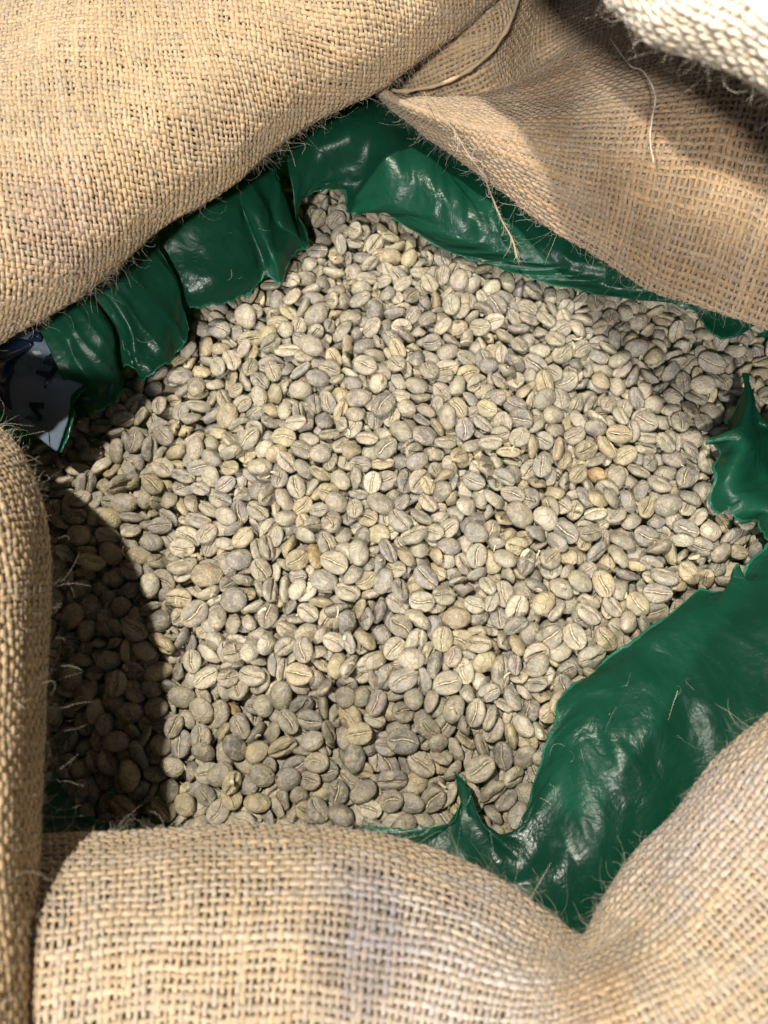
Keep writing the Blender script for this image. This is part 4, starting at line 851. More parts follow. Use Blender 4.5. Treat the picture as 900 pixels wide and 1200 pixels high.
    -183,961,-11,3,-90,41,95, 370,-416,-22,-85,-32,43,92, 729,-376,-35,-14,-97,-3,97, 435,-256,-22,-5,13,68,77, 642,-197,-12,-95,-31,-6,82, 258,-117,-9,29,1,-60,80, 1151,-115,-62,28,95,-12,76, 
    -565,13,-17,90,-12,-20,97, 1117,-19,-57,84,-54,-5,77, -661,352,-20,-33,20,40,95, 1169,724,-66,-15,25,85,89, 477,-580,-34,45,-71,43,97, -487,-234,-30,-88,-36,31,84, 919,-135,-23,54,-58,-37,94, 
    -74,-90,-3,5,-26,48,85, -180,60,23,-96,4,24,88, 96,201,35,29,43,-4,92, 500,95,7,-29,31,47,87, 598,185,1,-61,65,-43,84, -512,455,-6,-94,-4,-33,78, -581,632,-15,-9,-2,-5,79, 
    -247,844,-13,-7,24,0,91, 521,807,-20,-94,22,12,83, -178,1030,-26,-7,29,60,90, -630,-507,-51,28,84,10,80, -415,-359,-20,-2,24,80,69, 52,480,12,5,28,75,87, 174,-929,-95,0,20,89,100, 
    423,-708,-66,93,-37,1,92, -663,105,-44,88,38,-24,103, -475,-687,-52,-41,-51,12,84, -378,-535,-44,70,69,-2,102, -1105,-33,-108,46,88,-11,99, 482,153,-4,38,-91,-12,92, 320,473,5,-88,-23,21,94, 
    248,-862,-52,-88,47,5,86, 503,309,17,-42,89,-17,95, -440,373,-27,-7,-5,34,86, -399,-936,-52,-97,18,-13,81, -179,-615,-30,-45,-58,46,83, 391,-205,-20,64,26,-72,91, -371,-56,-15,-82,-41,26,95, 
    -5,160,23,95,-5,11,86, -396,220,8,5,27,-89,80, 837,549,-20,89,34,19,92, 326,906,-25,52,-19,46,86, -62,-791,-60,34,10,-19,71, -838,-416,-62,-34,36,86,77, -1042,362,-70,20,35,53,79, 
    -556,427,-23,40,12,83,85, -590,489,-24,-27,18,34,82, -228,1117,-35,37,38,17,93, -78,-915,-92,-43,-30,80,87, -598,-416,-69,-30,-15,81,78, 205,-144,-22,-7,-6,-83,96, 1074,-175,-59,43,-87,23,78, 
    -481,495,-17,-46,-61,59,95, -953,-787,-120,83,-45,8,87, 42,-674,-44,10,-52,-85,89, -894,-408,-90,-37,-38,-63,82, 342,-64,-11,0,-2,55,86, 170,141,16,-84,35,31,76, 543,133,-17,-11,-33,51,88, 
    -455,213,-14,-13,4,65,95, -309,715,-8,-80,-59,3,89, -245,689,-7,-84,-40,-21,82, 630,701,-8,15,-3,24,93, 33,-935,-65,-8,34,-89,89, -292,-875,-72,-74,-43,-52,75, -207,-450,-24,12,-36,-93,80, 
    286,-392,-12,-62,-36,-49,88, -583,246,-23,23,-4,74,85, -146,358,21,60,-55,-58,94, 26,338,17,-61,79,-4,84, -874,443,-69,32,-83,-43,93, 1072,655,-59,37,-49,50,92, -706,-697,-63,-39,-23,56,70, 
    -953,14,-73,-3,-9,-90,89, 592,516,7,16,-30,-42,81, 116,570,17,-12,-7,-79,79, -255,-682,-69,12,3,98,99, -640,-456,-72,-42,42,-80,79, -1047,-382,-115,69,-71,12,100, 518,-370,-28,21,-15,-96,96, 
    31,655,1,92,-39,-7,95, 714,762,-33,-1,55,77,102, 128,968,-28,-3,12,15,82, -166,1161,-43,6,-11,43,95, 242,-710,-47,89,-12,-30,76, 463,-682,-52,-67,-46,59,86, 163,-612,-48,-46,-10,58,86, 
    49,178,13,-12,-3,98,72, 179,299,16,41,53,69,80, 1172,323,-66,-9,0,100,101, -932,397,-58,-95,-13,11,88, -701,394,-50,2,-16,-71,86, 711,404,-16,-75,-41,21,85, 63,712,1,4,-94,-32,85, 
    -480,852,5,76,58,23,92, -419,901,-14,-25,-1,2,96, -470,-749,-65,20,1,76,86, -983,-555,-105,89,-16,-11,85, -780,-325,-71,-21,0,-54,80, -117,-140,-5,4,5,-27,93, 798,-176,-24,-31,-61,73,74, 
    1208,521,-64,-76,54,-29,84, -130,628,6,63,16,69,92, -307,-508,-19,59,-64,-40,76, -565,303,-24,-13,-11,-20,73, -29,328,16,-75,-64,4,79, 658,392,-6,-80,-50,-24,75, -466,-607,-77,11,55,76,87, 
    -391,-474,-44,-40,-50,-70,100, 76,-767,-67,7,-11,76,83, 35,-566,-46,96,20,1,96, -380,-607,-53,14,-97,7,90, 479,-519,-37,-96,-5,-28,102, 222,160,-4,20,18,72,96, 713,849,-40,-25,89,-26,93, 
    -752,-690,-80,-64,60,6,89, -243,-262,-19,-26,95,-1,87, -628,-197,-32,87,43,-9,92, 945,-15,-40,-1,-22,87,81, 1024,-7,-37,83,42,10,97, -1099,108,-108,-1,-46,-88,86, 166,590,-11,5,15,93,87, 
    662,807,-26,49,-84,-23,89, 494,-633,-28,-97,-25,7,86, -484,-563,-47,25,43,71,79, -878,-329,-90,94,-20,-27,88, -403,-132,-11,-27,25,-54,91, 370,161,27,-55,-14,-81,87, -790,539,-35,-2,91,-30,84, 
    -81,1046,-34,-9,-5,-99,83, 25,1136,-27,92,24,-27,89, -27,-947,-42,-19,-88,42,78, -482,-58,1,-16,64,-71,74, 1165,525,-45,63,69,-35,95, 412,595,0,15,2,69,75, -143,-634,-62,-80,-33,48,90, 
    -24,-535,-38,-48,-77,29,85, 293,-333,-32,-9,-24,-77,94, 797,-132,-40,23,-3,-20,98, 996,403,-45,-14,-15,-7,77, 352,575,-9,-54,-81,-15,91, 503,516,-24,47,26,-84,93, 821,768,-28,-5,-7,-83,83, 
    303,-803,-68,8,-2,-62,92, -652,-554,-64,-67,48,30,86, -972,-188,-85,8,-87,-49,82, -271,-212,-13,6,97,19,71, -133,238,7,39,-88,20,102, 708,194,-16,-32,91,-28,85, -155,418,-1,-1,-17,71,101, 
    -142,831,-14,19,53,25,93, 358,783,4,23,59,77,89, 986,794,-24,77,-12,30,82, -1002,-735,-124,-30,-83,26,92, 910,470,-29,12,16,43,85, 923,511,-12,4,49,70,86, 419,123,10,26,13,-67,82, 
    -1048,294,-99,-8,-29,88,78, 59,418,23,4,-99,8,72, 794,632,-10,90,-26,-17,79, 889,255,-49,99,-8,-4,91, 430,-556,-65,-44,-11,-81,92, -123,186,-15,-21,-8,-78,96, 1373,592,-119,-6,3,16,89, 
    413,-520,-37,55,70,-17,80, -846,-371,-75,-72,60,8,85, -633,-327,-48,42,-85,-20,93, -173,-341,-42,43,-88,-14,89, 606,-140,-26,16,-22,-50,91, -84,64,0,29,91,-26,84, -1162,147,-118,-59,6,-48,93, 
    894,283,-22,19,97,-12,92, 768,550,-43,-4,25,-97,102, -829,-98,-71,-7,-20,85,93, -1054,68,-98,24,13,67,96, -235,93,-9,34,-48,-75,85, 558,696,-14,-36,26,69,93, -290,791,4,-39,74,-42,91, 
    -103,965,-25,24,3,81,85, 308,990,-15,18,-7,98,84, 285,-537,-44,32,-12,-46,85, -492,323,-13,21,-80,-56,84, -293,361,8,37,23,71,78, 299,413,1,35,22,90,87, 208,492,22,5,96,6,75, 
    316,759,-18,23,70,-43,92, -188,822,-2,-84,18,-47,86, 807,-370,-24,-19,-86,7,89, -1115,220,-99,-4,52,66,85, -279,584,14,37,-90,13,89, -787,511,-87,-1,-4,30,104, 260,-765,-73,-72,-64,12,86, 
    -451,-417,-47,-1,89,43,94, -348,-196,-44,-26,-25,66,92, -187,-400,-36,29,46,-12,87, -176,884,-18,-17,1,23,82, 644,869,-38,8,-23,-24,89, -463,-486,-48,-22,66,-72,86, -940,-430,-106,-69,71,7,71, 
    -48,-266,-28,86,5,16,96, 971,-274,-48,0,-38,-31,94, -514,253,-6,-39,24,-31,95, 676,564,-10,-32,-17,-80,79, -223,912,-5,2,30,65,77, -266,-913,-92,-56,-22,47,88, 922,-234,-29,91,27,-23,91, 
    -756,56,-53,-45,16,-88,74, 576,37,-17,-90,39,-20,94, -1071,248,-120,5,-10,95,89, 651,752,-15,-51,-82,-7,84, 152,823,-6,8,32,66,80, -533,-361,-36,-19,-12,-95,81, 393,-85,-1,-10,-18,36,76, 
    1183,-17,-53,-7,4,7,78, -1201,286,-115,-55,-14,26,87, -141,301,33,32,82,11,76, -21,642,14,58,-65,-4,83, -531,701,-21,-22,-20,75,74, -197,714,1,15,34,56,75, -109,688,-11,8,-3,24,83, 
    699,447,-48,3,-7,-98,102, 158,-302,-21,20,-97,10,89, -700,-956,-118,22,-34,61,93, -781,-826,-111,31,-6,-67,83, 174,-24,-7,10,53,-80,86, -176,175,6,70,66,4,79, 1223,692,-68,-43,84,16,80, 
    446,-806,-54,55,80,-15,80, 732,81,-11,-84,36,3,85, -929,189,-85,69,-65,31,89, -765,316,-35,-93,-21,14,94, 823,385,-34,0,-12,58,97, -88,1226,-51,-23,19,-93,85, -294,-303,-37,5,87,-10,79, 
    -974,-108,-87,61,-15,11,92, -592,373,-42,-10,72,-62,80, 1040,585,-27,18,-76,63,79, 242,657,-8,88,-6,-33,87, 901,822,-43,23,-35,-32,92, 503,403,9,-55,-64,-6,87, -695,-909,-130,-1,82,26,101, 
    -394,-622,-84,74,-66,3,98, 468,-336,-38,13,12,61,74, -20,-760,-78,-11,7,-71,86, -709,-661,-86,-24,-95,-12,77, -64,-509,-60,90,38,-11,86, -662,36,-42,-50,11,-57,89, 640,169,-20,10,-10,5,81, 
    -708,269,-50,8,4,-2,93, -906,468,-80,84,-44,-32,80, 912,572,-39,-6,-85,39,102, 321,624,-26,-1,-49,39,88, 310,840,-24,-74,-64,21,94, -666,-388,-52,-97,10,-20,81, -1034,-77,-109,23,-5,89,105, 
    338,1,-7,67,-17,72,85, -338,543,-12,-33,6,61,78, 1350,528,-106,21,49,-18,86, 477,768,-27,-39,-90,4,86, 431,853,-28,21,-5,-3,83, -585,-531,-59,28,-2,48,89, -689,-264,-47,18,42,-70,74, 
    579,-203,-5,34,40,-8,76, 222,44,10,61,-35,70,79, 724,343,-1,-37,-69,59,89, 1292,583,-81,73,23,14,92, -603,760,-19,-20,-84,-38,75, 997,715,-63,12,-40,-62,77, -604,812,-17,0,20,-14,85, 
    -4,922,-20,-12,98,-4,77, -280,1245,-51,4,14,-69,89, -265,315,-10,-28,-41,-22,100, 188,840,-28,49,52,54,94, -229,-206,-33,32,94,15,104, 162,-199,-21,94,-31,10,93, 675,111,-36,70,-52,-30,98, 
    2,719,-16,-4,-6,-87,92, -118,1113,-37,97,-14,0,89, -646,-605,-83,-12,-42,61,84, 900,-62,-49,18,-6,-22,82, -192,-486,-35,-27,-85,43,77, -437,-267,-28,15,96,-23,82, 367,106,-1,76,59,-26,93, 
    -35,210,6,-2,10,33,91, 970,491,-40,35,-76,55,81, 153,-830,-59,-21,-84,-32,75, 986,-151,-54,-34,50,-75,79, -435,291,16,-88,43,-5,80, 476,437,11,-36,-34,17,78, 359,847,-17,-45,-86,5,80, 
    990,847,-30,-14,8,96,103, -45,-175,-8,-34,12,59,71, -769,9,-57,-46,30,70,81, 596,115,-13,-76,-23,53,85, -129,568,6,78,14,-60,83, -491,138,-35,-6,-13,88,94, 331,-365,-51,-4,9,99,105, 
    65,-117,-20,12,18,-42,93, -751,405,-71,-26,-3,-96,88, 747,492,-40,-23,8,-23,85, -220,1343,-58,2,-86,45,98, -388,-916,-80,-98,16,-7,88, -259,-552,-44,20,37,90,83, 232,-229,-14,8,-73,-67,73, 
    1173,-55,-72,-42,91,-3,88, 257,86,-17,4,9,91,92, -794,355,-62,5,10,84,90, 680,657,-20,-99,-4,-3,93, -990,-487,-104,9,-31,-94,99, -112,-12,-11,70,64,-13,87, -534,509,-41,-32,-18,66,94, 
    1251,533,-95,26,-42,73,90, 1369,625,-91,-20,95,-24,77, 372,986,-27,-58,4,37,87, 171,1092,-50,3,7,-95,74, -537,-951,-70,-17,2,45,89, -545,-833,-80,-11,9,-82,83, -1007,-646,-130,18,-26,-80,79, 
    734,-440,-17,63,68,26,84, 1090,-218,-41,11,-78,61,89, 909,71,-31,-18,-17,-80,82, -779,151,-53,10,4,5,89, -967,273,-92,42,84,33,80, -692,579,-40,-41,7,77,90, -15,517,5,22,-14,-21,92, 
    1111,781,-76,-15,2,-69,81, -78,1160,-28,-25,-10,82,96, -333,-917,-76,-45,-40,74,77, 468,-764,-34,17,-30,93,85, -754,216,-46,-72,-48,27,89, -646,451,-24,11,-97,22,88, -163,493,8,80,48,-5,71, 
    1144,631,-52,12,-4,76,83, -312,-770,-99,-8,-2,-65,81, 961,741,-70,4,68,-58,83, -262,897,-32,18,-41,-89,92, 141,901,-29,67,74,-5,87, 16,-625,-52,15,3,-25,81, -268,-343,-38,85,26,-23,81, 
    -300,-39,-29,-22,-9,-95,96, 21,-71,-10,-1,-17,24,74, 825,834,-58,33,88,23,75, -538,-889,-92,-9,-16,-86,78, 710,-88,-21,-74,60,25,84, 825,117,-37,20,-4,97,82, 538,202,-20,-24,16,66,89, 
    -1109,288,-115,39,-50,-71,84, 124,696,-11,-32,24,64,85, 276,782,-5,-7,96,-3,87, 50,1090,-32,-47,-8,26,86, -3,1180,-46,45,5,89,85, 36,1191,-52,-27,68,3,89, -236,-739,-71,-15,-63,-76,81, 
    844,-218,-29,-11,8,-21,75, -14,-183,4,-25,48,-58,78, 127,330,12,-38,-87,31,79, -381,736,-19,4,-6,-3,92, -556,-176,-35,-96,0,7,85, 440,-93,-15,17,-5,19,90, -907,64,-71,-9,-92,-29,82, 
    1032,618,-40,74,17,4,87, 772,660,-39,-6,-89,-44,100, 1321,656,-101,-69,64,-30,89, -750,-892,-133,2,-20,74,94, 261,-667,-70,16,-22,-15,94, -548,-371,-56,35,-92,12,91, 842,202,-48,14,-15,10,97, 
    774,781,-55,14,-15,64,100, -186,-724,-74,-42,-75,49,84, -1040,-451,-109,-20,-95,-9,74, -995,-251,-102,-74,-41,42,98, -915,-235,-93,33,-23,-9,82, 303,-270,-29,2,-9,-95,86, 
    -437,143,-28,-10,36,-2,82, -477,788,-20,10,98,13,93, 191,953,-31,-75,-62,11,102, 500,899,-38,-41,-58,29,87, 102,1116,-58,-15,55,-56,92, -144,-578,-50,-18,-89,37,86, 1237,-10,-80,4,-5,28,98, 
    -734,106,-57,19,18,-84,78, -6,267,5,36,-43,5,99, 1171,424,-72,-21,-2,-62,99, 965,593,-31,90,35,14,84, 1213,617,-66,-10,37,91,86, 610,795,-16,-48,28,-53,79, 17,975,-30,-45,-84,-14,76, 
    -153,1276,-48,-22,29,-61,89, -700,480,-38,80,48,9,88, 712,541,-16,32,69,18,86, 881,668,-22,15,-4,-84,79, -556,778,-31,9,-19,-55,68, -179,779,-25,-53,16,60,90, 428,981,-36,18,-10,65,75, 
    -674,306,-23,-47,25,73,82, 1367,482,-92,0,11,24,92, 1,-11,-3,72,-68,1,92, -399,778,-45,-74,27,54,100, 170,-777,-74,-28,14,21,83, 587,-491,-57,10,-7,98,94, -529,-290,-60,16,-87,-45,87, 
    781,-65,-43,-5,-16,-87,93, -744,453,-82,-89,-9,-25,84, -670,799,-49,-49,-83,20,87, -597,-920,-105,86,29,28,81, -664,-750,-79,-7,96,-26,90, -385,-243,-30,58,-67,-8,92, 
    824,-243,-42,47,-85,1,85, -358,-134,-38,36,-24,-89,87, 964,-139,-56,-81,-5,49,94, -457,50,-13,-1,-81,-57,84, 25,52,-14,-5,38,-84,81, 314,146,2,-34,-91,3,87, 297,349,6,-94,-31,-1,97, 
    1093,719,-76,18,96,18,93, 130,1025,-50,11,-42,-73,86, -204,-581,-59,40,35,-31,86, -314,-172,-27,-30,48,21,78, 1127,-186,-76,20,-1,-90,89, -21,-128,-26,-14,-77,-51,93, 
    1105,528,-46,26,14,66,90, 861,736,-31,83,45,-10,78, 132,-720,-50,53,44,-15,77, 497,-107,-14,41,-78,47,72, -261,-36,-4,-80,44,40,77, 651,-48,-13,-97,6,-8,68, -643,276,-22,-8,-24,-1,86, 
    689,489,-22,53,62,-11,80, 218,749,-14,21,-10,97,83, -1063,-371,-83,81,56,6,92, 640,-99,-6,42,-88,-6,79, -1188,195,-115,-80,-6,-2,89, -1005,412,-68,-12,9,-82,83, -826,414,-48,-60,-71,-37,71, 
    -340,463,2,6,-60,-26,76, -667,-306,-53,-16,-85,-15,96, 221,-191,-45,5,7,96,88, 254,880,-33,-42,91,2,102, 253,962,-29,-4,17,-81,98, 212,-884,-86,-4,-31,-52,94, 619,-342,-34,29,-92,11,99, 
    -193,-262,-37,30,25,-87,77, 114,-167,-11,-9,10,86,86, -762,-22,-50,-13,86,-50,89, -526,-38,-33,-11,-20,-25,93, -409,-27,-23,-41,-88,7,82, 106,620,-1,-41,-41,-72,81, -456,854,-32,-20,-31,77,82, 
    1091,846,-88,89,-42,9,82, -254,1168,-56,-30,-68,62,95, -319,-842,-81,33,-89,-26,80, -139,-359,-24,-55,-61,2,79, 424,-193,-39,-2,49,63,85, -865,408,-60,-62,-57,16,73, -730,618,-64,26,6,32,85, 
    -620,588,-37,4,54,83,88, 1241,598,-85,89,37,20,89, -484,-448,-38,-80,44,41,83, 1220,375,-60,25,-24,75,103, 1134,457,-42,-53,79,-12,89, -893,569,-71,41,37,0,87, 75,533,2,43,77,32,87, 
    1305,692,-81,74,52,30,86, -11,1054,-31,-98,-17,3,84, -972,-74,-96,19,-37,23,73, 221,93,15,-43,80,-25,75, -1278,294,-131,16,0,-11,95, -805,-245,-93,32,-12,-46,86, 327,233,-31,-8,6,47,83, 
    347,659,-41,29,63,40,103, 257,-472,-37,3,98,17,91, -131,-284,-40,-8,1,100,92, -936,-153,-108,-18,-19,95,91, 478,-198,-46,-13,11,79,81, -702,-68,-49,-90,43,-5,86, 640,325,-21,-76,-62,20,94, 
    374,692,-37,2,65,42,88, 620,-436,-41,-80,56,14,97, -392,258,-8,9,8,-77,86, 785,324,-26,20,18,89,96, -115,521,-4,72,-36,-10,82, 494,825,-43,-55,-81,2,93, -346,-788,-71,-46,86,8,87, 
    -727,-460,-63,97,20,-1,74, 679,-375,-41,-91,-25,31,89, -340,-277,-51,-12,13,77,87, -436,-190,-29,80,-31,37,89, 949,61,-22,-17,54,-58,89, 636,226,-19,17,6,75,76, 969,278,-35,27,-42,-56,89, 
    183,386,10,-77,-43,-48,73, 1153,825,-75,100,-5,0,80, -231,1285,-36,-26,-48,26,88, -383,1379,-33,-6,-96,28,90, 325,-432,-37,22,19,95,91, 100,-272,-12,31,27,-54,86, -668,-128,-35,86,44,-25,88, 
    1108,276,-62,-28,-19,84,89, -709,322,-27,12,-64,-30,82, 530,359,-14,-39,-38,-84,82, -286,651,1,94,-30,-12,88, 502,661,-12,17,-2,-97,79, 1178,667,-69,-7,10,-61,76, -44,1247,-40,-69,20,-37,84, 
    1252,488,-75,10,87,-49,84, -969,-645,-153,-13,14,38,89, -202,247,-13,8,-12,-34,95, -443,735,-39,-19,6,-39,81, 716,702,-32,97,-7,23,86, 949,799,-62,-70,-69,3,107, -254,972,-34,3,62,-74,88, 
    290,-938,-96,-69,-32,-63,92, -774,-737,-99,7,1,88,78, -270,-461,-46,37,-56,-72,95, 692,-37,-29,-13,98,0,87, 421,178,4,26,91,-33,83, -1075,347,-116,-11,-93,13,99, -231,559,-17,-23,40,-89,89, 
    603,920,-56,20,18,-23,97, 17,1250,-45,-4,-99,4,89, -290,1362,-75,-16,53,-83,90, 174,12,-17,12,5,30,71, -645,215,-35,10,-14,-89,97, 478,601,-22,-7,-6,-99,101, 847,868,-51,-52,-65,-55,88, 
    168,1039,-29,-68,5,-68,85, 983,653,-48,20,79,31,96, 1370,666,-116,12,-14,83,75, 310,-976,-59,16,2,-91,87, -583,-733,-93,9,-22,-29,82, -599,-243,-67,40,85,-30,90, 1395,745,-139,21,-79,57,97, 
    -42,-860,-79,-92,-40,-5,88, -328,-344,-56,35,-78,51,91, -361,510,-34,-15,-1,-15,92, -694,702,-65,-45,-52,39,89, 66,800,-22,-75,7,28,90, -228,1194,-70,46,-31,-32,85, 152,1143,-47,-45,-14,74,90, 
    -308,-629,-64,-14,-18,-96,91, 383,-643,-63,58,-79,0,81, -70,-415,-34,60,-74,-2,108, -1001,-151,-114,40,78,47,90, 630,77,-44,58,19,-1,75, -710,175,-51,97,-17,15,93, 1020,185,-60,-92,33,8,91, 
    -649,339,-62,-24,-65,-70,83, -598,443,-35,70,62,17,80, 1022,684,-80,1,7,60,92, -933,113,-78,-76,47,-3,93, -841,312,-63,-14,-6,-36,99, -467,607,-12,-92,-4,-40,83, 1335,752,-96,3,13,-30,94, 
    -553,839,-25,-21,15,-44,88, -116,908,-14,-3,-66,-57,73, -321,983,-24,-68,-66,23,80, -809,-944,-103,-34,92,19,90, -792,-647,-90,18,-18,-94,72, -1172,99,-104,-22,40,35,91, 
    1071,148,-59,-36,-43,-67,78, -197,445,2,13,-54,-65,80, 49,849,-18,49,86,3,66, -477,282,-13,63,2,-68,84, -138,-757,-113,67,-67,-31,91, -582,-854,-104,-36,93,6,95, 86,53,-29,-47,-32,-1,102, 
    -77,290,-15,-99,0,7,98, -142,1045,-55,-20,85,9,86, -1025,-783,-158,-92,-21,-2,90, -529,-695,-79,11,-8,37,84, -239,-502,-47,20,12,-52,83, 645,-392,-68,16,6,73,89, 156,491,-22,30,10,-13,89, 
    394,984,-76,59,58,-44,80, -453,-934,-96,15,-42,-71,95, 245,-829,-75,-46,-83,-28,93, 232,-322,-23,35,93,6,80, 100,-226,-25,-9,-2,97,94, -77,-45,-21,-10,98,-13,81, -1021,357,-104,97,19,8,87, 
    26,477,-19,-29,-4,-29,89, -356,675,-34,29,-48,-10,91, 1186,778,-86,37,21,-22,94, -763,-185,-56,-16,-11,69,80, -341,13,-13,50,-73,-17,94, 222,297,-24,3,5,-32,84, -558,673,-36,-31,-92,18,73, 
    -628,798,-34,-22,-94,4,97, -1070,381,-84,78,-51,-22,87, -1054,-497,-123,-23,-8,-97,84, 966,544,-34,-26,83,-44,80, -888,-572,-111,-89,-43,-11,94, 804,446,-58,-76,40,-23,97, 
    380,-901,-95,48,-85,-12,90, -421,-565,-72,21,-91,35,95, 924,-317,-59,64,-69,-33,91, 336,-206,-45,38,85,-32,96, -215,76,-18,81,10,40,94, 469,203,-25,-31,-18,-90,76, 377,495,-18,69,-64,-29,83, 
    718,609,-39,-47,88,-4,93, 1268,634,-105,-92,24,-28,95, 588,804,-34,16,-82,0,89, -295,1303,-69,-9,-11,93,94, -681,-430,-83,-1,-21,-16,93, 387,-471,-48,4,-37,88,81, 19,-345,-32,-19,-16,65,84, 
    -382,138,-21,21,-96,3,89, -583,328,-58,-2,-2,8,82, 643,452,-37,8,-29,-46,78, 115,543,-16,-5,-20,55,89, -517,-493,-64,-19,-13,-93,77, 57,-482,-39,10,5,-99,76, 631,-522,-30,18,49,84,80, 
    -437,-359,-52,-18,-17,-47,87, -1240,243,-127,-9,23,96,79, -846,240,-59,94,30,-6,95, 72,315,-5,-39,-2,12,88, -266,367,-25,-83,-40,-31,81, -61,488,-2,73,-57,-20,84, -226,622,-13,-7,-14,57,94, 
    394,612,-18,-34,-93,-6,87, -173,-945,-75,-16,15,57,75, -987,-22,-94,-5,-13,85,71, 238,251,-21,17,-33,82,76, 992,266,-43,-47,68,-36,81, 515,454,-10,-2,14,-82,79, -567,546,-36,-23,-3,61,77, 
    -636,-6,-62,13,-93,29,92, 630,119,-53,65,2,76,95, -698,-713,-95,-42,5,60,84, -708,-563,-100,9,-2,-42,91, 500,-519,-67,47,84,11,100, 604,-354,-78,21,0,91,97, -51,349,-13,4,6,-96,78, 
    -106,629,-45,28,-15,-28,92, -113,-865,-86,3,-97,23,83, -131,-786,-98,31,-15,92,87, -870,-450,-92,99,-3,-6,90, -879,-187,-99,-29,-17,41,102, 1225,-83,-97,75,-32,-52,93, 
    266,196,-20,-96,-22,-20,83, 917,202,-59,16,-34,25,83, -207,312,-13,-13,-21,-85,88, -414,617,-32,-19,-1,-22,93, -187,1388,-76,-83,1,50,93, -48,-315,-44,21,42,-68,80, 489,-147,-27,-2,92,-26,90, 
    777,154,-43,6,39,-92,92, 884,359,-30,-87,-46,-8,89, 758,437,-47,-74,-8,53,80, 1305,539,-104,-56,77,-23,81, 927,641,-42,1,12,-97,103, 412,744,-30,-10,-11,16,89, 1384,793,-103,77,-62,1,87, 
    341,947,-43,-21,12,-22,85, -181,1019,-51,77,-56,-5,92, 289,1022,-39,2,11,-99,86, 360,-815,-88,-76,-57,22,84, -586,-476,-65,-9,-30,95,96, 1019,-179,-65,4,-75,-55,85, 20,597,-11,-38,40,-27,78, 
    482,966,-32,-6,-15,67,93, 205,-492,-51,33,-84,-7,96, -1064,-130,-105,-23,17,-20,82, -601,-151,-41,-48,66,42,75, 541,948,-23,81,51,-20,83, 92,1213,-33,-32,-88,-15,100, 
    1092,39,-28,24,-40,80,97, 1143,234,-26,-5,7,-54,110, 1421,691,-104,-75,-57,17,94, 202,-689,-92,37,88,6,93, -156,-451,-54,-19,1,-98,83, 428,-232,-62,-24,-5,-37,98, -501,-125,-42,97,20,-14,93, 
    1015,-133,-95,15,-5,-98,88, -629,152,-59,-35,-6,-43,85, -167,638,-32,-49,-19,34,104, 121,815,-36,-39,-14,86,83, 70,1146,-67,-28,-30,34,94, 258,-890,-85,94,11,25,86, -432,-665,-63,-62,74,2,88, 
    -317,-569,-51,-97,-18,1,94, 752,-288,-56,-22,1,-65,78, -57,23,-11,52,2,12,78, 741,214,-52,-36,2,85,81, 189,716,-25,97,1,-23,88, -333,895,-39,-19,-17,-93,89, 681,905,-54,67,74,-8,87, 
    -720,-343,-72,14,50,-78,85, 872,-144,-43,-6,10,94,75, 95,-44,-11,14,3,-35,85, -378,30,-33,-12,30,-63,84, -870,163,-81,12,15,-46,94, -806,442,-79,-18,-24,4,100, -681,639,-53,-55,-20,80,81, 
    -170,744,-34,-39,-24,46,75, -290,842,-33,-10,6,10,92, 10,828,-30,-35,-93,6,84, -147,1340,-56,-92,-28,10,80, 923,-196,-55,-43,81,39,83, 457,95,-19,20,-7,-38,75, -555,183,-33,2,15,-42,86, 
    337,285,-11,4,24,95,75, 65,370,3,-29,-93,-21,84, -738,526,-49,85,49,-8,98, 731,819,-52,-24,87,-43,73, -27,886,-39,75,-62,-2,80, -248,1002,-34,-71,-31,1,85, -884,286,-61,-11,-53,47,78, 
    -62,741,-20,7,-7,98,84, 688,-494,-18,-1,3,-96,85, 78,222,30,-66,-44,-2,70, 1286,428,-60,-15,5,-58,96, -465,-647,-96,-38,9,-86,82, -945,-206,-137,-16,21,-22,102, -648,-201,-74,96,-7,14,100, 
    769,191,-67,6,-28,-14,92, 445,-827,-94,0,17,-13,92, 292,-511,-77,-12,-6,-37,91, -495,-402,-73,14,-95,-28,87, -469,70,-43,-52,-81,2,79, -168,133,-18,3,0,43,83, 587,145,-51,-33,-78,-36,100, 
    590,851,-70,35,-92,-16,92, -208,930,-47,6,-9,-55,93, -638,-954,-127,-15,26,8,79, -1041,-673,-167,62,-31,-53,94, -525,-556,-66,47,81,29,88, -1025,299,-115,-95,16,-13,79, 
    -326,305,-7,8,27,86,80, -521,610,-46,28,-3,81,82, -428,865,-48,25,16,-82,80, 100,-711,-59,-19,-64,-49,84, -67,-615,-62,85,-11,-29,87, -1052,-541,-154,36,-77,41,82, 698,-421,-57,90,34,-9,93, 
    -1010,-321,-101,13,-89,-41,91, -574,-222,-51,-39,-13,-35,87, -710,-104,-71,-2,-92,26,90, 24,-153,-26,8,-40,79,83, 437,247,3,47,88,3,104, -782,574,-68,1,-18,98,85, 16,539,-11,-94,34,0,95, 
    -210,666,-28,90,35,25,76, 347,-954,-85,92,1,-10,80, 250,-292,-51,13,0,47,77, 161,-82,-19,89,-44,1,90, -318,410,-16,-62,6,-24,79, -35,400,8,2,2,-12,88, 654,522,-26,-25,-26,69,91, 
    196,782,-16,0,-81,-40,79, -335,1278,-48,-51,33,-28,87, 780,-420,-35,47,-66,-34,101, 1012,-259,-63,-21,-62,39,70, 1021,135,-43,-29,-27,29,87, 676,268,-17,-22,-11,-18,83, 
    -370,975,-9,-9,-13,70,86, -275,-954,-63,37,0,-40,83, 511,-677,-59,5,-85,-26,85, -359,-667,-104,46,-48,-67,86, 253,145,-47,36,-10,9,81, -577,423,-71,-10,31,88,95, 194,-813,-97,-98,-16,3,93, 
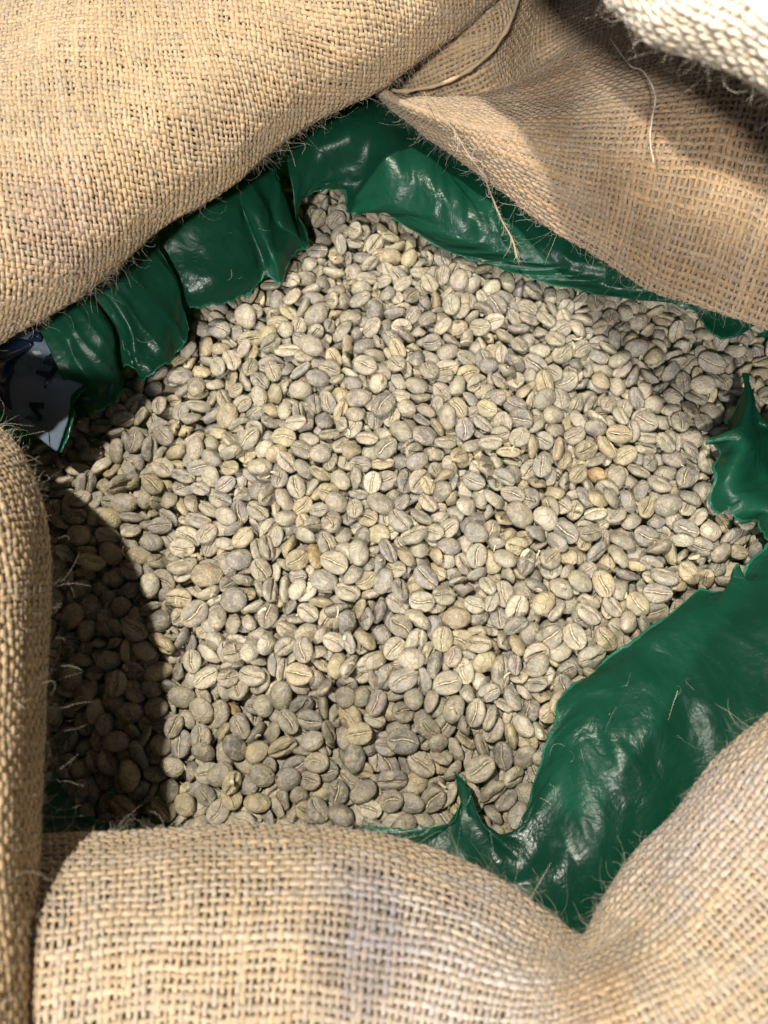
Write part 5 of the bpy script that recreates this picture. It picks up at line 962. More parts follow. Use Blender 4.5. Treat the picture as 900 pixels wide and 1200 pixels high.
    521,-459,-51,85,-50,-9,81, -801,-355,-93,0,-14,92,91, -107,-337,-56,-92,37,-12,100, 1094,-124,-85,-77,62,-12,94, -954,155,-111,-15,10,30,83, -713,350,-82,6,15,97,96, 146,662,-24,-23,54,81,104, 
    1017,748,-92,4,76,58,96, -186,1279,-51,-90,-30,30,86, -494,-861,-106,59,5,-47,82, -168,-695,-87,-34,45,-5,89, 64,4,-24,-47,6,31,84, 382,26,-39,22,51,-81,85, 1072,13,-77,12,4,99,91, 
    1157,10,-79,19,-3,72,91, -73,115,-7,-80,30,-44,77, -963,333,-110,-7,-9,35,100, 813,262,-35,-9,-93,28,88, 862,462,-48,-9,31,35,106, 1062,510,-74,-5,4,88,106, 642,600,-42,25,9,-3,104, 
    1169,692,-92,-84,-54,4,95, 1390,690,-134,-38,-87,-24,88, -431,817,-49,21,84,-48,75, -120,981,-42,-86,-46,16,83, 74,1221,-67,70,-69,-14,81, 9,-899,-76,0,6,-92,88, 326,-622,-61,-42,5,-23,76, 
    486,-628,-70,-13,-19,56,87, 596,-556,-36,92,-31,22,96, 482,-274,-42,-93,-5,-10,78, 889,-271,-49,58,36,67,80, -709,36,-72,18,-35,4,85, 314,35,-43,-3,13,-39,79, 516,69,-30,-31,41,-4,85, 
    1077,233,-77,-24,16,-6,89, -899,541,-105,98,-10,-15,82, -285,580,-19,98,-2,-8,85, 405,647,-50,-9,-38,33,86, 734,913,-42,14,-87,43,82, -295,1027,-46,23,-27,62,92, -405,1454,-76,-40,7,80,73, 
    -754,-791,-79,-39,-85,24,86, 664,-269,-47,30,-1,-91,88, 62,-196,-10,-22,-25,43,87, -200,-84,-21,-2,-11,-96,87, 361,230,1,86,-51,3,82, 756,380,-36,-97,-16,17,88, 902,514,-53,-4,5,-39,80, 
    694,-213,-24,-19,-30,89,75, -528,224,-26,18,26,80,85, -81,555,-6,23,-7,-78,85, -954,580,-89,11,-1,75,82, 81,591,-13,5,-15,-98,79, -588,-788,-119,80,-13,-58,89, -878,-550,-150,9,0,-26,91, 
    -343,-396,-75,-2,13,-26,89, 744,-15,-55,-48,-2,-11,87, 1173,406,-109,-58,74,-32,101, -445,794,-68,48,-78,27,86, -129,928,-60,85,23,-48,91, 23,-709,-67,99,-6,-1,105, 308,-706,-91,-17,7,-29,82, 
    -356,-524,-87,0,4,-41,82, -581,-345,-74,58,-75,-32,94, 207,-251,-42,8,-97,3,89, 290,-245,-55,-22,-93,-27,95, 532,-230,-43,44,-83,-2,89, 811,-191,-71,28,30,79,80, 217,-65,-28,13,-14,-54,93, 
    -274,117,-28,24,29,-22,86, 48,254,-24,45,17,-47,99, 436,660,-53,-83,42,-23,81, -614,730,-65,1,-16,65,83, 817,715,-52,-16,18,-72,92, -702,-792,-116,12,23,-93,94, -918,-686,-148,13,7,84,87, 
    -743,-612,-97,-15,11,-21,89, -740,-496,-89,76,-64,-8,89, -657,-372,-83,25,95,13,98, 255,-359,-63,2,12,48,103, -744,-281,-88,91,12,-28,86, 1040,-220,-90,19,27,-93,99, -729,124,-84,21,7,-67,85, 
    -816,207,-77,27,93,-16,90, -146,302,-16,4,-9,-88,86, 8,313,-20,8,16,90,89, -431,437,-29,13,-99,-6,96, -625,499,-56,9,-2,77,91, 447,488,-43,-4,3,-79,75, -337,603,-44,1,-4,-94,96, 
    -510,703,-46,1,-23,5,92, 1052,795,-85,32,-15,-92,89, -310,1208,-62,79,-33,-37,97, -390,-834,-86,11,97,-1,81, -208,-641,-66,-22,-11,84,82, 170,-543,-61,-11,11,44,88, 704,-311,-46,-81,-54,24,78, 
    -746,-243,-68,-26,-84,45,100, 979,-217,-71,-22,25,-35,75, -256,-137,-25,-94,-29,16,97, 779,80,-47,22,3,45,78, 1021,239,-76,57,42,-70,84, -506,430,-51,27,8,-91,97, 195,633,-22,78,42,44,83, 
    1284,741,-86,61,-27,-72,90, -118,778,-25,18,-4,-98,86, -49,1191,-59,16,-39,-84,91, -13,-820,-75,-30,-57,-76,70, -643,-255,-42,-7,72,29,78, 1064,-263,-57,2,-99,5,95, -527,291,-50,-7,-9,-99,96, 
    1025,370,-58,-1,100,-1,96, 567,598,-24,-16,-2,19,82, -27,793,-7,-83,51,19,90, -301,223,-7,15,16,-96,72, -1200,336,-141,-16,15,-97,96, -181,1092,-56,5,18,45,79, -323,1331,-34,42,89,-4,90, 
    222,-738,-101,-46,83,-27,96, -183,931,-72,-56,77,1,93, -352,-854,-115,-30,44,-84,82, 438,-485,-82,4,8,55,94, 766,-207,-77,-5,-4,-86,90, -121,1088,-80,10,1,87,99, -170,-516,-73,-63,67,-23,89, 
    -76,-558,-79,4,4,77,79, 385,-529,-73,11,19,64,84, -556,-398,-82,88,42,-2,79, -398,-275,-67,26,9,-27,88, 413,-24,-52,31,94,-9,87, -615,52,-76,-4,-8,7,91, -474,558,-40,8,23,96,100, 
    896,747,-63,-90,44,-2,93, 1141,871,-112,-33,-88,34,99, 101,956,-64,-27,-13,42,101, -628,-783,-100,-32,-33,68,86, -530,-768,-85,-9,8,-53,76, -25,-660,-72,-2,-15,-92,85, 
    87,-677,-78,-41,-48,-21,85, 427,-300,-39,-13,8,-71,81, 652,-19,-53,-39,73,56,81, 851,23,-61,1,22,-48,96, 346,185,-11,-31,29,10,75, -249,416,-23,25,3,-9,89, 245,595,-16,12,-99,-6,100, 
    572,692,-47,-6,89,-41,93, 428,792,-53,93,34,11,105, 446,864,-50,-4,-98,-20,84, 1,1003,-55,-5,14,-42,81, -951,-736,-161,-16,-12,-15,91, 210,-593,-63,-46,-39,-80,86, 11,-232,-10,79,-58,23,88, 
    606,-246,-30,4,14,99,93, 1195,-147,-92,-34,39,-11,84, 590,-36,-32,-30,-53,-79,96, -993,188,-114,39,-77,51,88, 12,147,-17,15,-26,-12,86, 369,341,-5,31,-6,36,96, 150,453,-7,-73,4,8,71, 
    412,421,-9,-69,71,13,78, -698,756,-74,-71,60,34,79, -573,725,-37,8,-97,-19,81, 237,822,-25,23,8,-62,75, -561,-961,-94,59,-78,-3,81, -445,-73,-25,6,100,0,81, -842,-22,-85,-17,10,6,80, 
    -340,151,-11,-1,18,80,79, -227,198,-4,-15,96,9,80, 951,230,-62,3,-16,-42,79, 1069,892,-71,-5,10,-99,89, 63,988,-50,48,-34,32,80, -335,1087,-22,-36,5,-61,100, 298,937,-17,91,34,24,70, 
    1353,386,-93,17,19,19,88, -635,-786,-147,-9,-4,93,85, 477,-691,-97,93,-21,1,97, 147,-489,-90,74,-53,-22,91, 346,-476,-84,6,-2,-76,91, 661,-320,-79,38,91,7,105, 799,-257,-64,61,-76,-12,86, 
    924,-275,-92,5,12,99,87, -315,100,-41,60,-53,-35,105, -660,685,-65,-57,71,-28,97, 149,1100,-96,-85,-40,12,82, -488,-724,-97,-20,-1,68,90, -266,-583,-80,-10,23,96,85, -474,-26,-46,13,-4,-51,82, 
    -152,80,-31,28,72,-63,96, 203,72,-29,-79,-60,6,94, -1066,280,-147,16,1,90,88, 435,333,-15,-13,2,-84,96, 1092,347,-69,28,96,-2,90, 821,511,-55,4,-24,-96,90, -714,844,-104,3,-15,-75,90, 
    1024,854,-93,-5,-18,-45,95, -389,897,-60,13,-25,95,96, -79,1034,-67,4,10,45,93, 372,1020,-58,-95,6,8,85, -292,1140,-72,-9,3,-29,86, -117,1245,-84,-9,-16,-30,92, -156,1370,-90,43,27,38,91, 
    -354,1435,-81,35,18,-52,90, 353,-686,-77,-69,-38,49,85, 360,-590,-74,78,58,24,75, -1039,-502,-159,18,-91,-8,69, -837,-501,-105,-14,19,-90,86, -858,-261,-101,-59,-68,-27,84, 
    1,-289,-52,9,-81,-12,90, 545,-117,-46,-38,22,-31,83, 656,-146,-51,21,-86,-4,89, 466,7,-47,-6,-4,-68,80, 557,99,-39,-51,81,-17,70, -667,219,-78,4,4,85,99, 573,199,-49,20,-4,-98,85, 
    538,313,-41,-41,31,-76,87, -636,403,-54,92,-35,-20,94, -239,495,-21,-41,-89,-21,103, -616,562,-68,-23,22,95,81, 1142,624,-82,-97,17,13,100, 875,689,-52,4,-3,-54,85, 542,907,-54,56,-78,-23,87, 
    -263,-848,-88,-79,59,15,78, -352,-728,-83,98,-9,2,89, -89,-759,-69,18,-40,89,93, 315,-766,-94,6,34,-73,83, 485,-734,-62,-4,-3,46,77, -675,-516,-99,7,27,84,81, -610,-529,-94,0,-18,94,91, 
    21,-443,-54,17,-7,95,86, -516,-320,-52,-89,7,12,80, 92,-314,-39,29,-91,30,81, -877,-111,-98,-70,-70,-3,88, 694,34,-38,1,-5,11,90, 1127,144,-61,40,-77,-30,103, 109,239,-11,3,12,38,92, 
    -500,359,-49,15,-21,-81,83, 110,369,-27,-5,-9,69,92, 674,539,-41,-72,61,-24,80, 1008,552,-58,98,5,12,94, 532,650,-27,-80,59,-6,81, 598,646,-17,99,-2,0,81, 520,736,-50,1,-31,-72,68, 
    -710,849,-67,-2,9,-24,92, -36,955,-43,-18,12,-97,86, 10,1125,-67,-7,14,82,88, -220,1243,-65,1,-68,-7,69, -41,-581,-60,-23,7,-75,82, -821,-523,-82,14,25,-10,92, -1102,-96,-119,-96,22,14,77, 
    -768,-73,-59,9,3,35,74, -512,90,-54,79,48,-25,71, -918,291,-92,-39,-90,8,84, 583,311,-25,-98,7,20,84, 249,390,1,3,5,47,85, -839,537,-85,-23,47,85,86, -268,472,-7,24,-3,-30,81, 
    -128,471,-12,18,2,64,75, 834,777,-59,-1,-12,-33,72, 659,928,-17,-85,-45,-13,90, -236,1400,-49,-68,66,-29,86, -117,-944,-69,63,61,-35,86, 496,-308,-16,-34,-92,10,88, 1058,-33,-65,3,35,-92,83, 
    1084,67,-61,47,-19,-30,87, -361,1033,-11,-36,21,27,91, -282,1102,-33,-1,-75,49,90, 132,1177,-38,34,-48,-69,75, -983,-843,-122,-76,-43,38,85, 1267,-59,-90,-7,19,97,75, 
    770,-34,-93,-32,37,-82,74, -602,-853,-144,6,-1,84,86, 1085,-105,-154,11,1,-95,84, -143,-568,-109,37,-67,-63,99, -895,-445,-130,-42,-89,-19,103, -610,-279,-94,-29,-10,-40,93, 
    -689,3,-91,59,74,9,86, 224,-44,-63,-7,-15,-57,87, 703,-57,-63,11,99,-3,110, -1004,319,-141,5,100,5,90, 311,343,-42,-7,7,80,102, -719,779,-88,26,-88,-39,94, 0,1235,-87,-26,13,-66,98, 
    -438,-591,-109,-16,-17,68,70, -336,-462,-78,97,17,16,94, -660,-433,-111,11,-11,-83,94, 480,-88,-56,35,91,19,84, -420,-33,-69,-45,11,-68,95, -446,111,-68,6,27,-59,95, -122,125,-30,-56,48,-66,104, 
    932,476,-81,-6,64,75,91, 198,900,-63,92,-28,-10,106, -86,-734,-86,-84,-26,-2,101, 123,-745,-74,70,-60,1,71, 26,-613,-82,6,22,-89,90, -767,-561,-110,-96,-11,22,91, -91,-459,-57,-14,-8,-44,83, 
    -180,-303,-74,3,13,-99,91, 105,-339,-76,40,-68,-4,78, 199,-339,-43,67,-68,0,89, -170,-231,-48,1,-15,64,82, 495,50,-35,59,-65,-6,91, 485,249,-47,-4,-32,-3,77, -676,442,-79,-23,-94,26,84, 
    -704,507,-89,-11,-17,-97,101, 317,556,-39,94,-29,-9,100, 1111,672,-102,-4,1,93,73, -90,832,-51,4,17,-56,88, 236,937,-74,-36,-25,-75,88, 118,1183,-91,16,37,52,83, -265,1321,-87,-16,98,13,79, 
    -404,-877,-113,-22,7,-83,75, -1013,-590,-154,-10,4,-31,83, -830,-598,-113,0,4,-74,89, 234,-546,-65,15,27,-4,87, 547,-376,-56,-23,5,81,98, -338,-288,-81,-3,-20,-70,85, 
    845,-300,-58,-93,-31,-17,95, -41,-83,-32,-13,3,17,86, 357,-101,-47,-13,70,70,87, 1067,-88,-73,-5,-25,-36,83, -812,11,-109,18,9,-51,80, -135,31,-20,-46,74,49,75, 253,10,-35,15,-2,-61,109, 
    -561,70,-47,-85,35,-17,81, 46,96,-33,-4,22,-3,89, 163,124,-30,-12,-25,-90,91, 962,96,-48,-96,-4,-19,93, -209,171,-34,7,-27,-85,90, 58,184,-9,89,42,16,84, 1071,202,-87,83,-44,-1,88, 
    -437,297,-26,20,-10,-74,98, -325,367,-22,-4,-3,92,90, -45,422,-17,-54,84,-3,88, 158,412,-23,83,47,22,75, 648,390,-43,-97,0,3,96, -312,699,-55,26,-90,-31,99, -45,822,-33,-67,-71,15,86, 
    -153,878,-55,7,88,41,89, 740,878,-75,18,-7,1,88, 160,1059,-84,11,10,-87,85, -101,1300,-67,-10,3,-51,89, -144,-896,-94,93,-18,-1,85, 125,-805,-78,45,75,48,71, 308,-827,-93,59,80,3,77, 
    -777,-667,-119,15,-8,15,92, -607,-110,-74,-20,41,87,88, -160,-178,-17,25,96,14,84, 395,-141,-36,-14,-21,-20,95, -793,-60,-80,-98,-16,-4,88, -188,-24,-36,14,-9,-97,85, 
    497,-27,-26,-4,9,-97,86, -804,92,-69,-90,-37,16,89, -599,268,-51,15,-16,89,98, 575,253,-24,-93,-16,-31,89, 166,337,-20,25,-10,-43,84, -369,463,-34,71,-54,-2,79, -318,458,-31,11,-50,2,85, 
    -93,433,2,83,55,12,86, 1368,442,-146,-31,-31,87,71, 1180,573,-74,-94,20,6,90, 793,608,-46,-11,16,-30,86, -245,-952,-100,12,-25,-74,91, -943,-852,-124,-73,-35,51,97, -428,-724,-81,-96,-19,-6,72, 
    -1083,-304,-98,55,77,-31,85, -825,-287,-93,-85,23,3,74, 456,-125,-32,54,-61,58,65, 542,-61,-34,27,21,-7,84, 962,-67,-68,-27,48,19,84, -1024,4,-114,17,8,63,86, 1057,118,-70,-52,14,23,95, 
    -647,306,-65,0,51,86,79, 1235,431,-79,59,-78,18,93, 93,478,-16,1,-33,-31,91, 268,717,-26,83,54,13,81, 930,696,-73,-4,44,90,81, -758,801,-61,-14,-4,56,86, -232,791,-8,17,-1,9,77, 
    947,901,-55,-29,-7,61,82, 260,1067,-42,31,-34,-82,73, 162,-978,-60,-3,-6,-54,90, 853,-379,-25,-76,-24,-57,84, -962,461,-56,-84,53,-3,94, 9,429,-8,-80,14,-40,84, 1300,455,-92,-84,-53,-2,89, 
    934,-327,-19,-33,-90,26,85, -846,558,-50,-27,-44,-65,90, -288,-325,-88,66,66,35,99, 3,-258,-102,2,8,-99,90, -284,328,-63,12,99,-3,89, -564,684,-78,-90,-22,37,107, -224,882,-91,-52,59,-35,101, 
    -260,-733,-143,-24,-11,-92,80, -153,-640,-110,-4,-2,75,82, -8,-461,-86,-26,37,-28,102, 489,-323,-77,14,79,-56,75, 585,-308,-103,-18,-17,21,89, 498,-223,-68,43,-87,8,90, 
    -808,65,-133,63,-48,60,91, 593,91,-72,-30,84,-13,81, -1181,184,-188,-10,-3,-49,95, -510,157,-63,-72,67,2,99, -162,242,-34,-70,71,-3,95, -85,669,-42,-91,28,-10,90, 290,-871,-121,-26,-96,-1,105, 
    -851,-771,-149,-38,28,-81,88, 252,-793,-114,-80,58,-16,101, -510,-651,-106,-9,2,72,94, -323,-675,-101,81,53,-12,71, -418,-385,-81,3,10,98,99, 184,-379,-71,-21,55,80,85, 
    -540,-270,-87,-12,-97,-19,84, -53,-282,-76,8,20,54,87, -315,-175,-75,49,75,-41,91, 164,-199,-58,58,80,-13,98, 47,-86,-37,-98,-8,-2,104, 1064,-91,-111,43,-89,-14,95, 1158,-99,-140,-5,8,-85,85, 
    449,-8,-76,27,-6,-39,72, 628,26,-63,-36,93,-6,89, -656,98,-94,-2,-12,-5,86, -455,183,-69,4,-6,-62,87, -328,182,-49,1,-6,-36,95, 284,201,-52,16,4,-61,77, -421,302,-50,0,98,12,96, 
    -30,298,-48,-18,-27,87,90, 760,503,-75,99,8,-9,93, 1364,506,-152,55,-83,-2,88, -661,599,-74,23,95,-19,74, 92,701,-42,50,80,-34,86, -143,1005,-83,-24,90,-34,87, -210,1295,-85,-5,3,-98,87, 
    -247,1407,-97,-37,-15,31,86, 337,-924,-120,-33,94,-7,79, -642,-833,-111,78,-48,-14,77, -801,-740,-133,-7,-23,50,85, -186,-739,-118,17,-1,83,79, -188,-631,-92,-24,-5,89,86, 
    404,-591,-95,11,-9,47,91, 514,-632,-98,5,-9,47,95, -294,-511,-71,-3,25,97,82, 17,-513,-70,-4,22,-69,87, -908,-483,-112,-15,-99,-7,80, -725,-457,-120,24,7,-40,90, -985,-367,-128,-55,-77,-13,82, 
    -381,-335,-79,-11,-97,16,90, -901,-151,-140,-6,41,-90,91, -796,-155,-102,-2,15,-67,92, -556,-138,-64,86,49,8,83, 833,-102,-57,-41,90,14,95, 893,-124,-77,-5,-12,-26,101, 
    1205,-132,-133,-92,29,18,90, 1109,-41,-93,-13,12,81,96, -765,63,-95,3,-2,-81,89, 903,60,-64,-27,16,75,96, 199,169,-19,69,-67,-18,81, 1094,128,-110,-73,62,2,81, 404,220,-36,-16,7,-95,94, 
    -597,355,-88,0,4,89,78, 199,376,-25,-94,-31,-13,96, 987,330,-71,91,-30,-2,94, -787,407,-96,-53,65,-44,85, 1331,470,-120,-65,73,12,88, -106,577,-47,-76,-32,-9,73, 711,550,-72,18,23,92,78, 
    -73,763,-44,-37,-93,-4,97, 1122,734,-100,-41,-89,-20,79, -185,848,-42,-89,43,-11,99, 511,957,-64,-1,3,-93,95, 40,1053,-65,57,7,41,90, 408,-778,-108,66,74,-3,84, -631,-681,-98,88,45,-6,103, 
    -219,-544,-83,-15,5,-44,84, -412,-509,-68,-87,16,45,83, 323,-481,-50,-100,6,-3,74, 671,-493,-56,15,-12,1,100, -197,-361,-64,-35,-89,22,79, -8,-389,-61,6,-5,93,92, 140,-355,-41,-49,-87,-6,87, 
    -463,-295,-61,10,-14,-52,85, -241,-300,-50,-9,-17,-96,83, -664,-154,-64,81,54,-21,95, -501,-199,-65,39,-1,10,82, -435,-217,-65,-31,-8,-7,87, -126,-221,-44,-35,38,-71,78, 
    734,-171,-62,88,0,28,81, -758,-116,-85,1,12,80,88, -256,-81,-45,-97,-23,-6,89, 123,-109,-44,-13,15,88,93, -438,21,-47,74,-9,4,98, -238,11,-35,71,69,-6,90, 132,27,-25,-87,-45,-1,86, 
    -830,97,-95,96,-25,-11,82, 730,104,-50,1,-2,60,86, 1029,70,-67,-54,32,-41,90, -721,204,-94,7,-45,33,77, 925,319,-55,-9,5,-66,91, 261,434,-27,13,-13,-95,80, 464,427,-40,39,71,58,72, 
    724,394,-66,-12,15,-9,86, -854,482,-102,14,4,-74,89, 949,516,-77,0,90,41,79, 565,563,-47,-5,-1,-95,86, 648,695,-45,9,4,-11,87, 1226,703,-118,-18,-20,-15,97, -527,764,-53,-6,-6,99,88, 
    -131,820,-62,56,-78,-4,83, 1141,790,-106,-76,64,9,89, -528,896,-41,-44,-81,14,88, 972,869,-72,15,-3,27,86, 113,-940,-88,88,23,-29,78, 20,-852,-88,-57,-36,-56,82, 370,-742,-87,38,-38,9,88, 
    323,-569,-59,-84,-38,-38,81, -810,-417,-97,-26,15,31,84, -376,-328,-48,49,-85,19,82, -519,-238,-63,-53,-49,-65,73, -821,-177,-67,-45,-89,-10,85, -445,-134,-39,21,4,85,83, 
    -857,60,-109,-7,-53,73,78, -185,32,-21,-28,-10,74,85, 868,94,-44,31,28,34,82, -1067,137,-154,38,11,86,85, 124,160,-7,2,-3,100,92, -998,241,-111,96,-18,-7,98, -880,227,-93,-3,0,-60,87, 
    210,218,-17,-86,-1,-16,76, -898,365,-89,50,86,0,98, 590,355,-34,-89,-34,-11,86, 233,478,-12,99,3,-9,85, -585,527,-74,26,-2,-89,84, -580,624,-43,-5,1,-33,80, 1082,676,-69,-79,-14,-28,73, 
    607,745,-35,29,-95,4,88, -76,1124,-56,71,60,29,85, -383,1340,-61,-2,-15,-42,88, 271,-587,-52,0,-94,28,84, -710,-388,-68,-87,-36,32,69, -926,-72,-97,-44,-90,0,72, -920,-19,-92,-4,4,100,81, 
    -1210,141,-135,38,-26,-59,91, -287,171,-22,-7,10,-18,79, 1146,218,-62,77,-56,4,86, 714,301,-32,16,-7,-31,82, 856,623,-50,-28,-6,-65,95, 1013,612,-75,67,-72,-13,73, -507,876,-31,42,-5,88,84, 
    -238,1052,-46,-22,15,-30,73, 1387,430,-96,-47,74,34,89, -441,951,-8,-18,14,59,87, -1048,-803,-128,-39,77,51,83, 75,-837,-128,-20,-22,-95,93, -411,-654,-124,-72,26,-26,87, 
    -372,-525,-119,6,2,-53,91, -173,-526,-120,8,4,32,89, -67,-547,-136,5,0,52,76, -468,-465,-117,98,8,5,86, -393,-454,-115,6,3,-97,90, -280,-260,-110,-5,-1,69,93, -831,-142,-163,9,-7,-74,106, 
    132,-111,-83,6,-1,70,87, 279,-48,-92,-4,36,-13,81, -847,76,-153,74,20,19,77, 131,58,-80,-4,4,-14,87, -290,236,-67,-81,-58,1,87, -993,368,-167,-66,73,-9,103, 429,709,-100,-45,12,75,93, 
    999,769,-141,-12,9,-90,84, -299,1132,-106,-6,-1,-17,85, -525,-770,-136,-99,-8,0,88, -42,-771,-131,72,-69,-8,101, -445,-687,-135,-96,25,8,94, -316,-677,-144,2,-10,99,93, 
    -140,-684,-134,-91,-40,3,94, 351,-605,-124,6,99,12,85, -906,-497,-172,-8,-9,49,97, -2,-406,-108,62,6,-17,93, 165,-396,-115,-12,9,73,86, -338,-302,-111,-4,-3,49,81, 147,-301,-99,37,5,5,101, 
    466,-284,-114,-5,0,-30,93, 89,14,-63,59,73,20,90, 558,31,-101,-20,-23,86,93, 668,-1,-97,11,13,-71,100, 752,9,-100,12,-14,98,84, 869,2,-108,7,-17,-90,91, -206,83,-74,6,-40,-73,90, 
    191,137,-74,39,90,-11,90, -778,295,-137,-78,-16,-8,84, 841,316,-120,97,25,9,100, -773,398,-152,-4,-8,72,86, -536,509,-91,-92,-16,-19,95, -241,962,-106,0,-1,38,98, 346,1000,-106,1,4,-80,93, 
    -726,-940,-165,-4,28,91,84, -327,-928,-138,-11,17,-88,80, 410,-846,-128,35,6,42,101, -64,-634,-102,90,43,3,83, 529,-531,-102,-10,6,76,92, -8,-327,-86,65,-69,-16,94, -91,-289,-95,-27,-17,-64,79, 
    437,-268,-80,-1,-45,-81,79, 971,-252,-121,94,-33,-12,85, 605,-152,-103,-4,39,-84,84, 1116,-137,-114,82,-51,22,82, 1212,-93,-159,40,-2,-57,93, -591,-59,-58,10,3,-12,96, 
    -466,-20,-80,4,10,84,88, -8,-47,-51,-34,-65,-66,98, -1101,27,-177,100,-7,-2,106, -466,40,-90,22,23,-25,89, 752,73,-81,13,-2,-83,91, 924,35,-86,-49,-18,46,83, -609,140,-97,-7,32,67,98, 
    508,248,-64,82,47,24,103, 967,270,-84,-57,-80,-10,93, 1124,360,-94,24,96,10,91, -474,431,-90,19,13,16,94, -278,488,-61,-10,36,6,102, 1007,451,-96,9,12,94,104, -483,519,-65,22,5,59,75, 
    -615,634,-71,-1,8,100,87, -210,654,-71,-1,9,-79,97, 253,672,-61,-75,58,-5,79, -98,872,-75,5,-1,-39,86, 851,845,-110,0,-32,92,74, 195,957,-113,-1,-8,-96,94, 317,903,-83,1,12,-71,88, 
    295,1026,-66,-9,99,7,102, 94,1125,-101,-85,50,2,92, -844,-886,-189,-31,26,-85,92, -119,-861,-127,-3,-2,88,88, 157,-853,-111,-42,-87,21,89, -249,-767,-108,17,-98,-6,90, 
    -30,-767,-106,14,5,94,76, 76,-768,-93,6,98,18,90, 142,-774,-110,1,-2,71,94, 360,-776,-130,2,20,62,90, -591,-693,-130,3,-36,-92,82, -422,-696,-102,-2,99,13,90, -215,-692,-113,43,4,42,88, 
    -8,-660,-108,-20,6,-7,90, 250,-607,-89,-61,42,-48,80, 355,-549,-95,-18,-96,-14,101, -227,-480,-73,0,7,-99,93, -118,-496,-85,-3,-3,72,103, -49,-507,-96,-99,-16,-3,92, -934,-396,-147,-5,99,8,76, 
    -858,-390,-124,-28,92,19,96, -504,-368,-112,-22,4,-74,93, -111,-410,-86,-1,8,-93,92, -52,-370,-91,60,7,69,95, 73,-365,-86,86,-41,31,72, -754,-315,-107,-27,-93,24,95, -634,-332,-99,-87,37,-29,81, 
    163,-280,-55,-39,-91,3,87, 453,-301,-72,-14,92,-35,80, -847,-180,-117,-79,43,-43,92, -328,-96,-69,0,41,81,86, 1010,-85,-93,19,-62,-72,85, 55,-28,-43,-6,4,-6,80, 358,-8,-64,-65,-61,44,82, 
    957,4,-91,-70,-70,-10,79, -231,120,-64,49,-6,-87,90, 389,101,-66,-55,-56,11,77, 732,130,-81,8,-20,-95,79, 1057,84,-113,25,1,82,90, -347,284,-29,1,16,98,89, 765,280,-94,-10,1,51,81, 
    819,284,-84,-24,22,-5,86, -737,401,-116,7,-11,-38,93, -674,383,-86,12,47,86,93, -446,404,-63,-6,-8,-92,86, -238,373,-65,8,-16,96,90, -742,489,-109,-98,20,-1,87, -421,590,-45,92,-16,-2,81, 
    264,620,-57,22,6,-61,92, 756,593,-73,3,-11,-64,101, 1269,605,-145,-14,9,15,86, -33,705,-43,97,-1,1,93, 150,709,-57,15,16,-74,87, 480,694,-64,-91,8,41,93, 741,695,-71,-6,0,-14,93, 
    975,706,-110,-35,-3,35,98, 1340,714,-152,-11,13,-4,92, 543,795,-60,47,82,19,97, 642,823,-62,97,-9,-18,94, 775,821,-75,46,88,5,84, 525,912,-86,76,55,-34,68, -197,1081,-72,-4,-98,3,77, 
    59,1079,-96,-62,75,0,92, -40,1195,-103,5,-8,-11,87, 150,1155,-94,81,32,26,77, -126,1305,-98,12,36,2,84, -583,-924,-134,89,22,32,87, -504,-915,-112,75,27,12,90, -257,-908,-131,50,87,1,78, 
    -68,-800,-98,94,-28,18,80, 346,-860,-109,-9,16,48,77, -883,-739,-152,5,19,14,79, -985,-457,-137,-93,18,-4,83, -788,-464,-100,1,18,3,79, -298,-419,-56,91,12,-38,87, 122,-410,-73,-2,21,-42,106, 
    401,-444,-63,22,14,-87,78, 585,-426,-70,27,-95,-10,106, -950,-355,-110,19,21,86,79, 396,-337,-64,-85,35,21,92, 818,-361,-83,9,-12,91,88, -289,-220,-60,45,22,26,87, -90,-232,-51,50,15,79,88, 
    939,-226,-83,75,44,-11,85, -702,-160,-97,0,-16,98,79, -173,-129,-39,-5,8,-23,87, 109,-162,-50,-9,26,35,86, 443,-145,-58,-35,-91,15,75, 514,-153,-64,12,4,-85,87, 724,-134,-52,76,59,16,76, 
    -726,-48,-79,-92,-36,-7,80, 314,-50,-43,3,10,-60,101, 682,-117,-55,-47,36,-54,74, 820,-17,-72,36,-67,56,74, 909,-26,-74,-17,3,-16,88, -266,66,-60,84,55,-1,83, -94,40,-40,-7,-24,82,79, 
    992,51,-76,0,12,78,90, -904,112,-108,-90,-1,-28,98, -393,177,-59,5,-4,-72,92, -273,260,-23,-23,2,-40,88, 172,266,-14,32,93,-19,88, 609,245,-46,60,75,25,91, 782,240,-57,-57,3,-20,76, 
    -1104,356,-154,-35,15,-77,95, -203,373,-38,40,12,57,93, -998,438,-117,21,-98,3,97, -455,462,-59,43,-89,5,76, -378,417,-56,-33,-3,89,96, 118,451,-42,-17,-12,-95,85, 1398,474,-147,21,84,-18,83, 
    -552,566,-68,-89,27,-15,88, -168,552,-47,90,-14,10,90, 5,569,-49,6,10,-68,94, 394,539,-51,98,13,-16,86, 625,549,-69,8,19,95,87, 992,540,-103,-11,12,-75,89, 1105,545,-95,23,17,-86,96, 
    -788,639,-103,81,-57,-12,88, 107,755,-42,57,81,10,88, 426,726,-54,89,33,-2,94, 590,747,-72,0,13,6,88, -375,844,-42,-61,79,0,87, 341,825,-65,1,21,-83,83, 189,1119,-74,-27,-94,-4,85, 
    -346,-966,-105,-85,46,3,89, -221,-875,-113,-17,11,91,86, -910,-794,-148,36,93,4,88, 456,-755,-91,-11,1,79,88, 144,-668,-66,83,-56,-4,82, -949,-603,-133,22,96,-15,93, 165,-554,-91,77,-44,-9,81, 
    -961,-510,-126,7,-39,-15,88, 172,-471,-85,12,37,70,80, -746,-394,-78,93,-24,-22,88, -129,-405,-49,-16,18,74,84, -1044,-284,-127,-54,83,-10,101, 45,-280,-38,6,7,-90,87, 
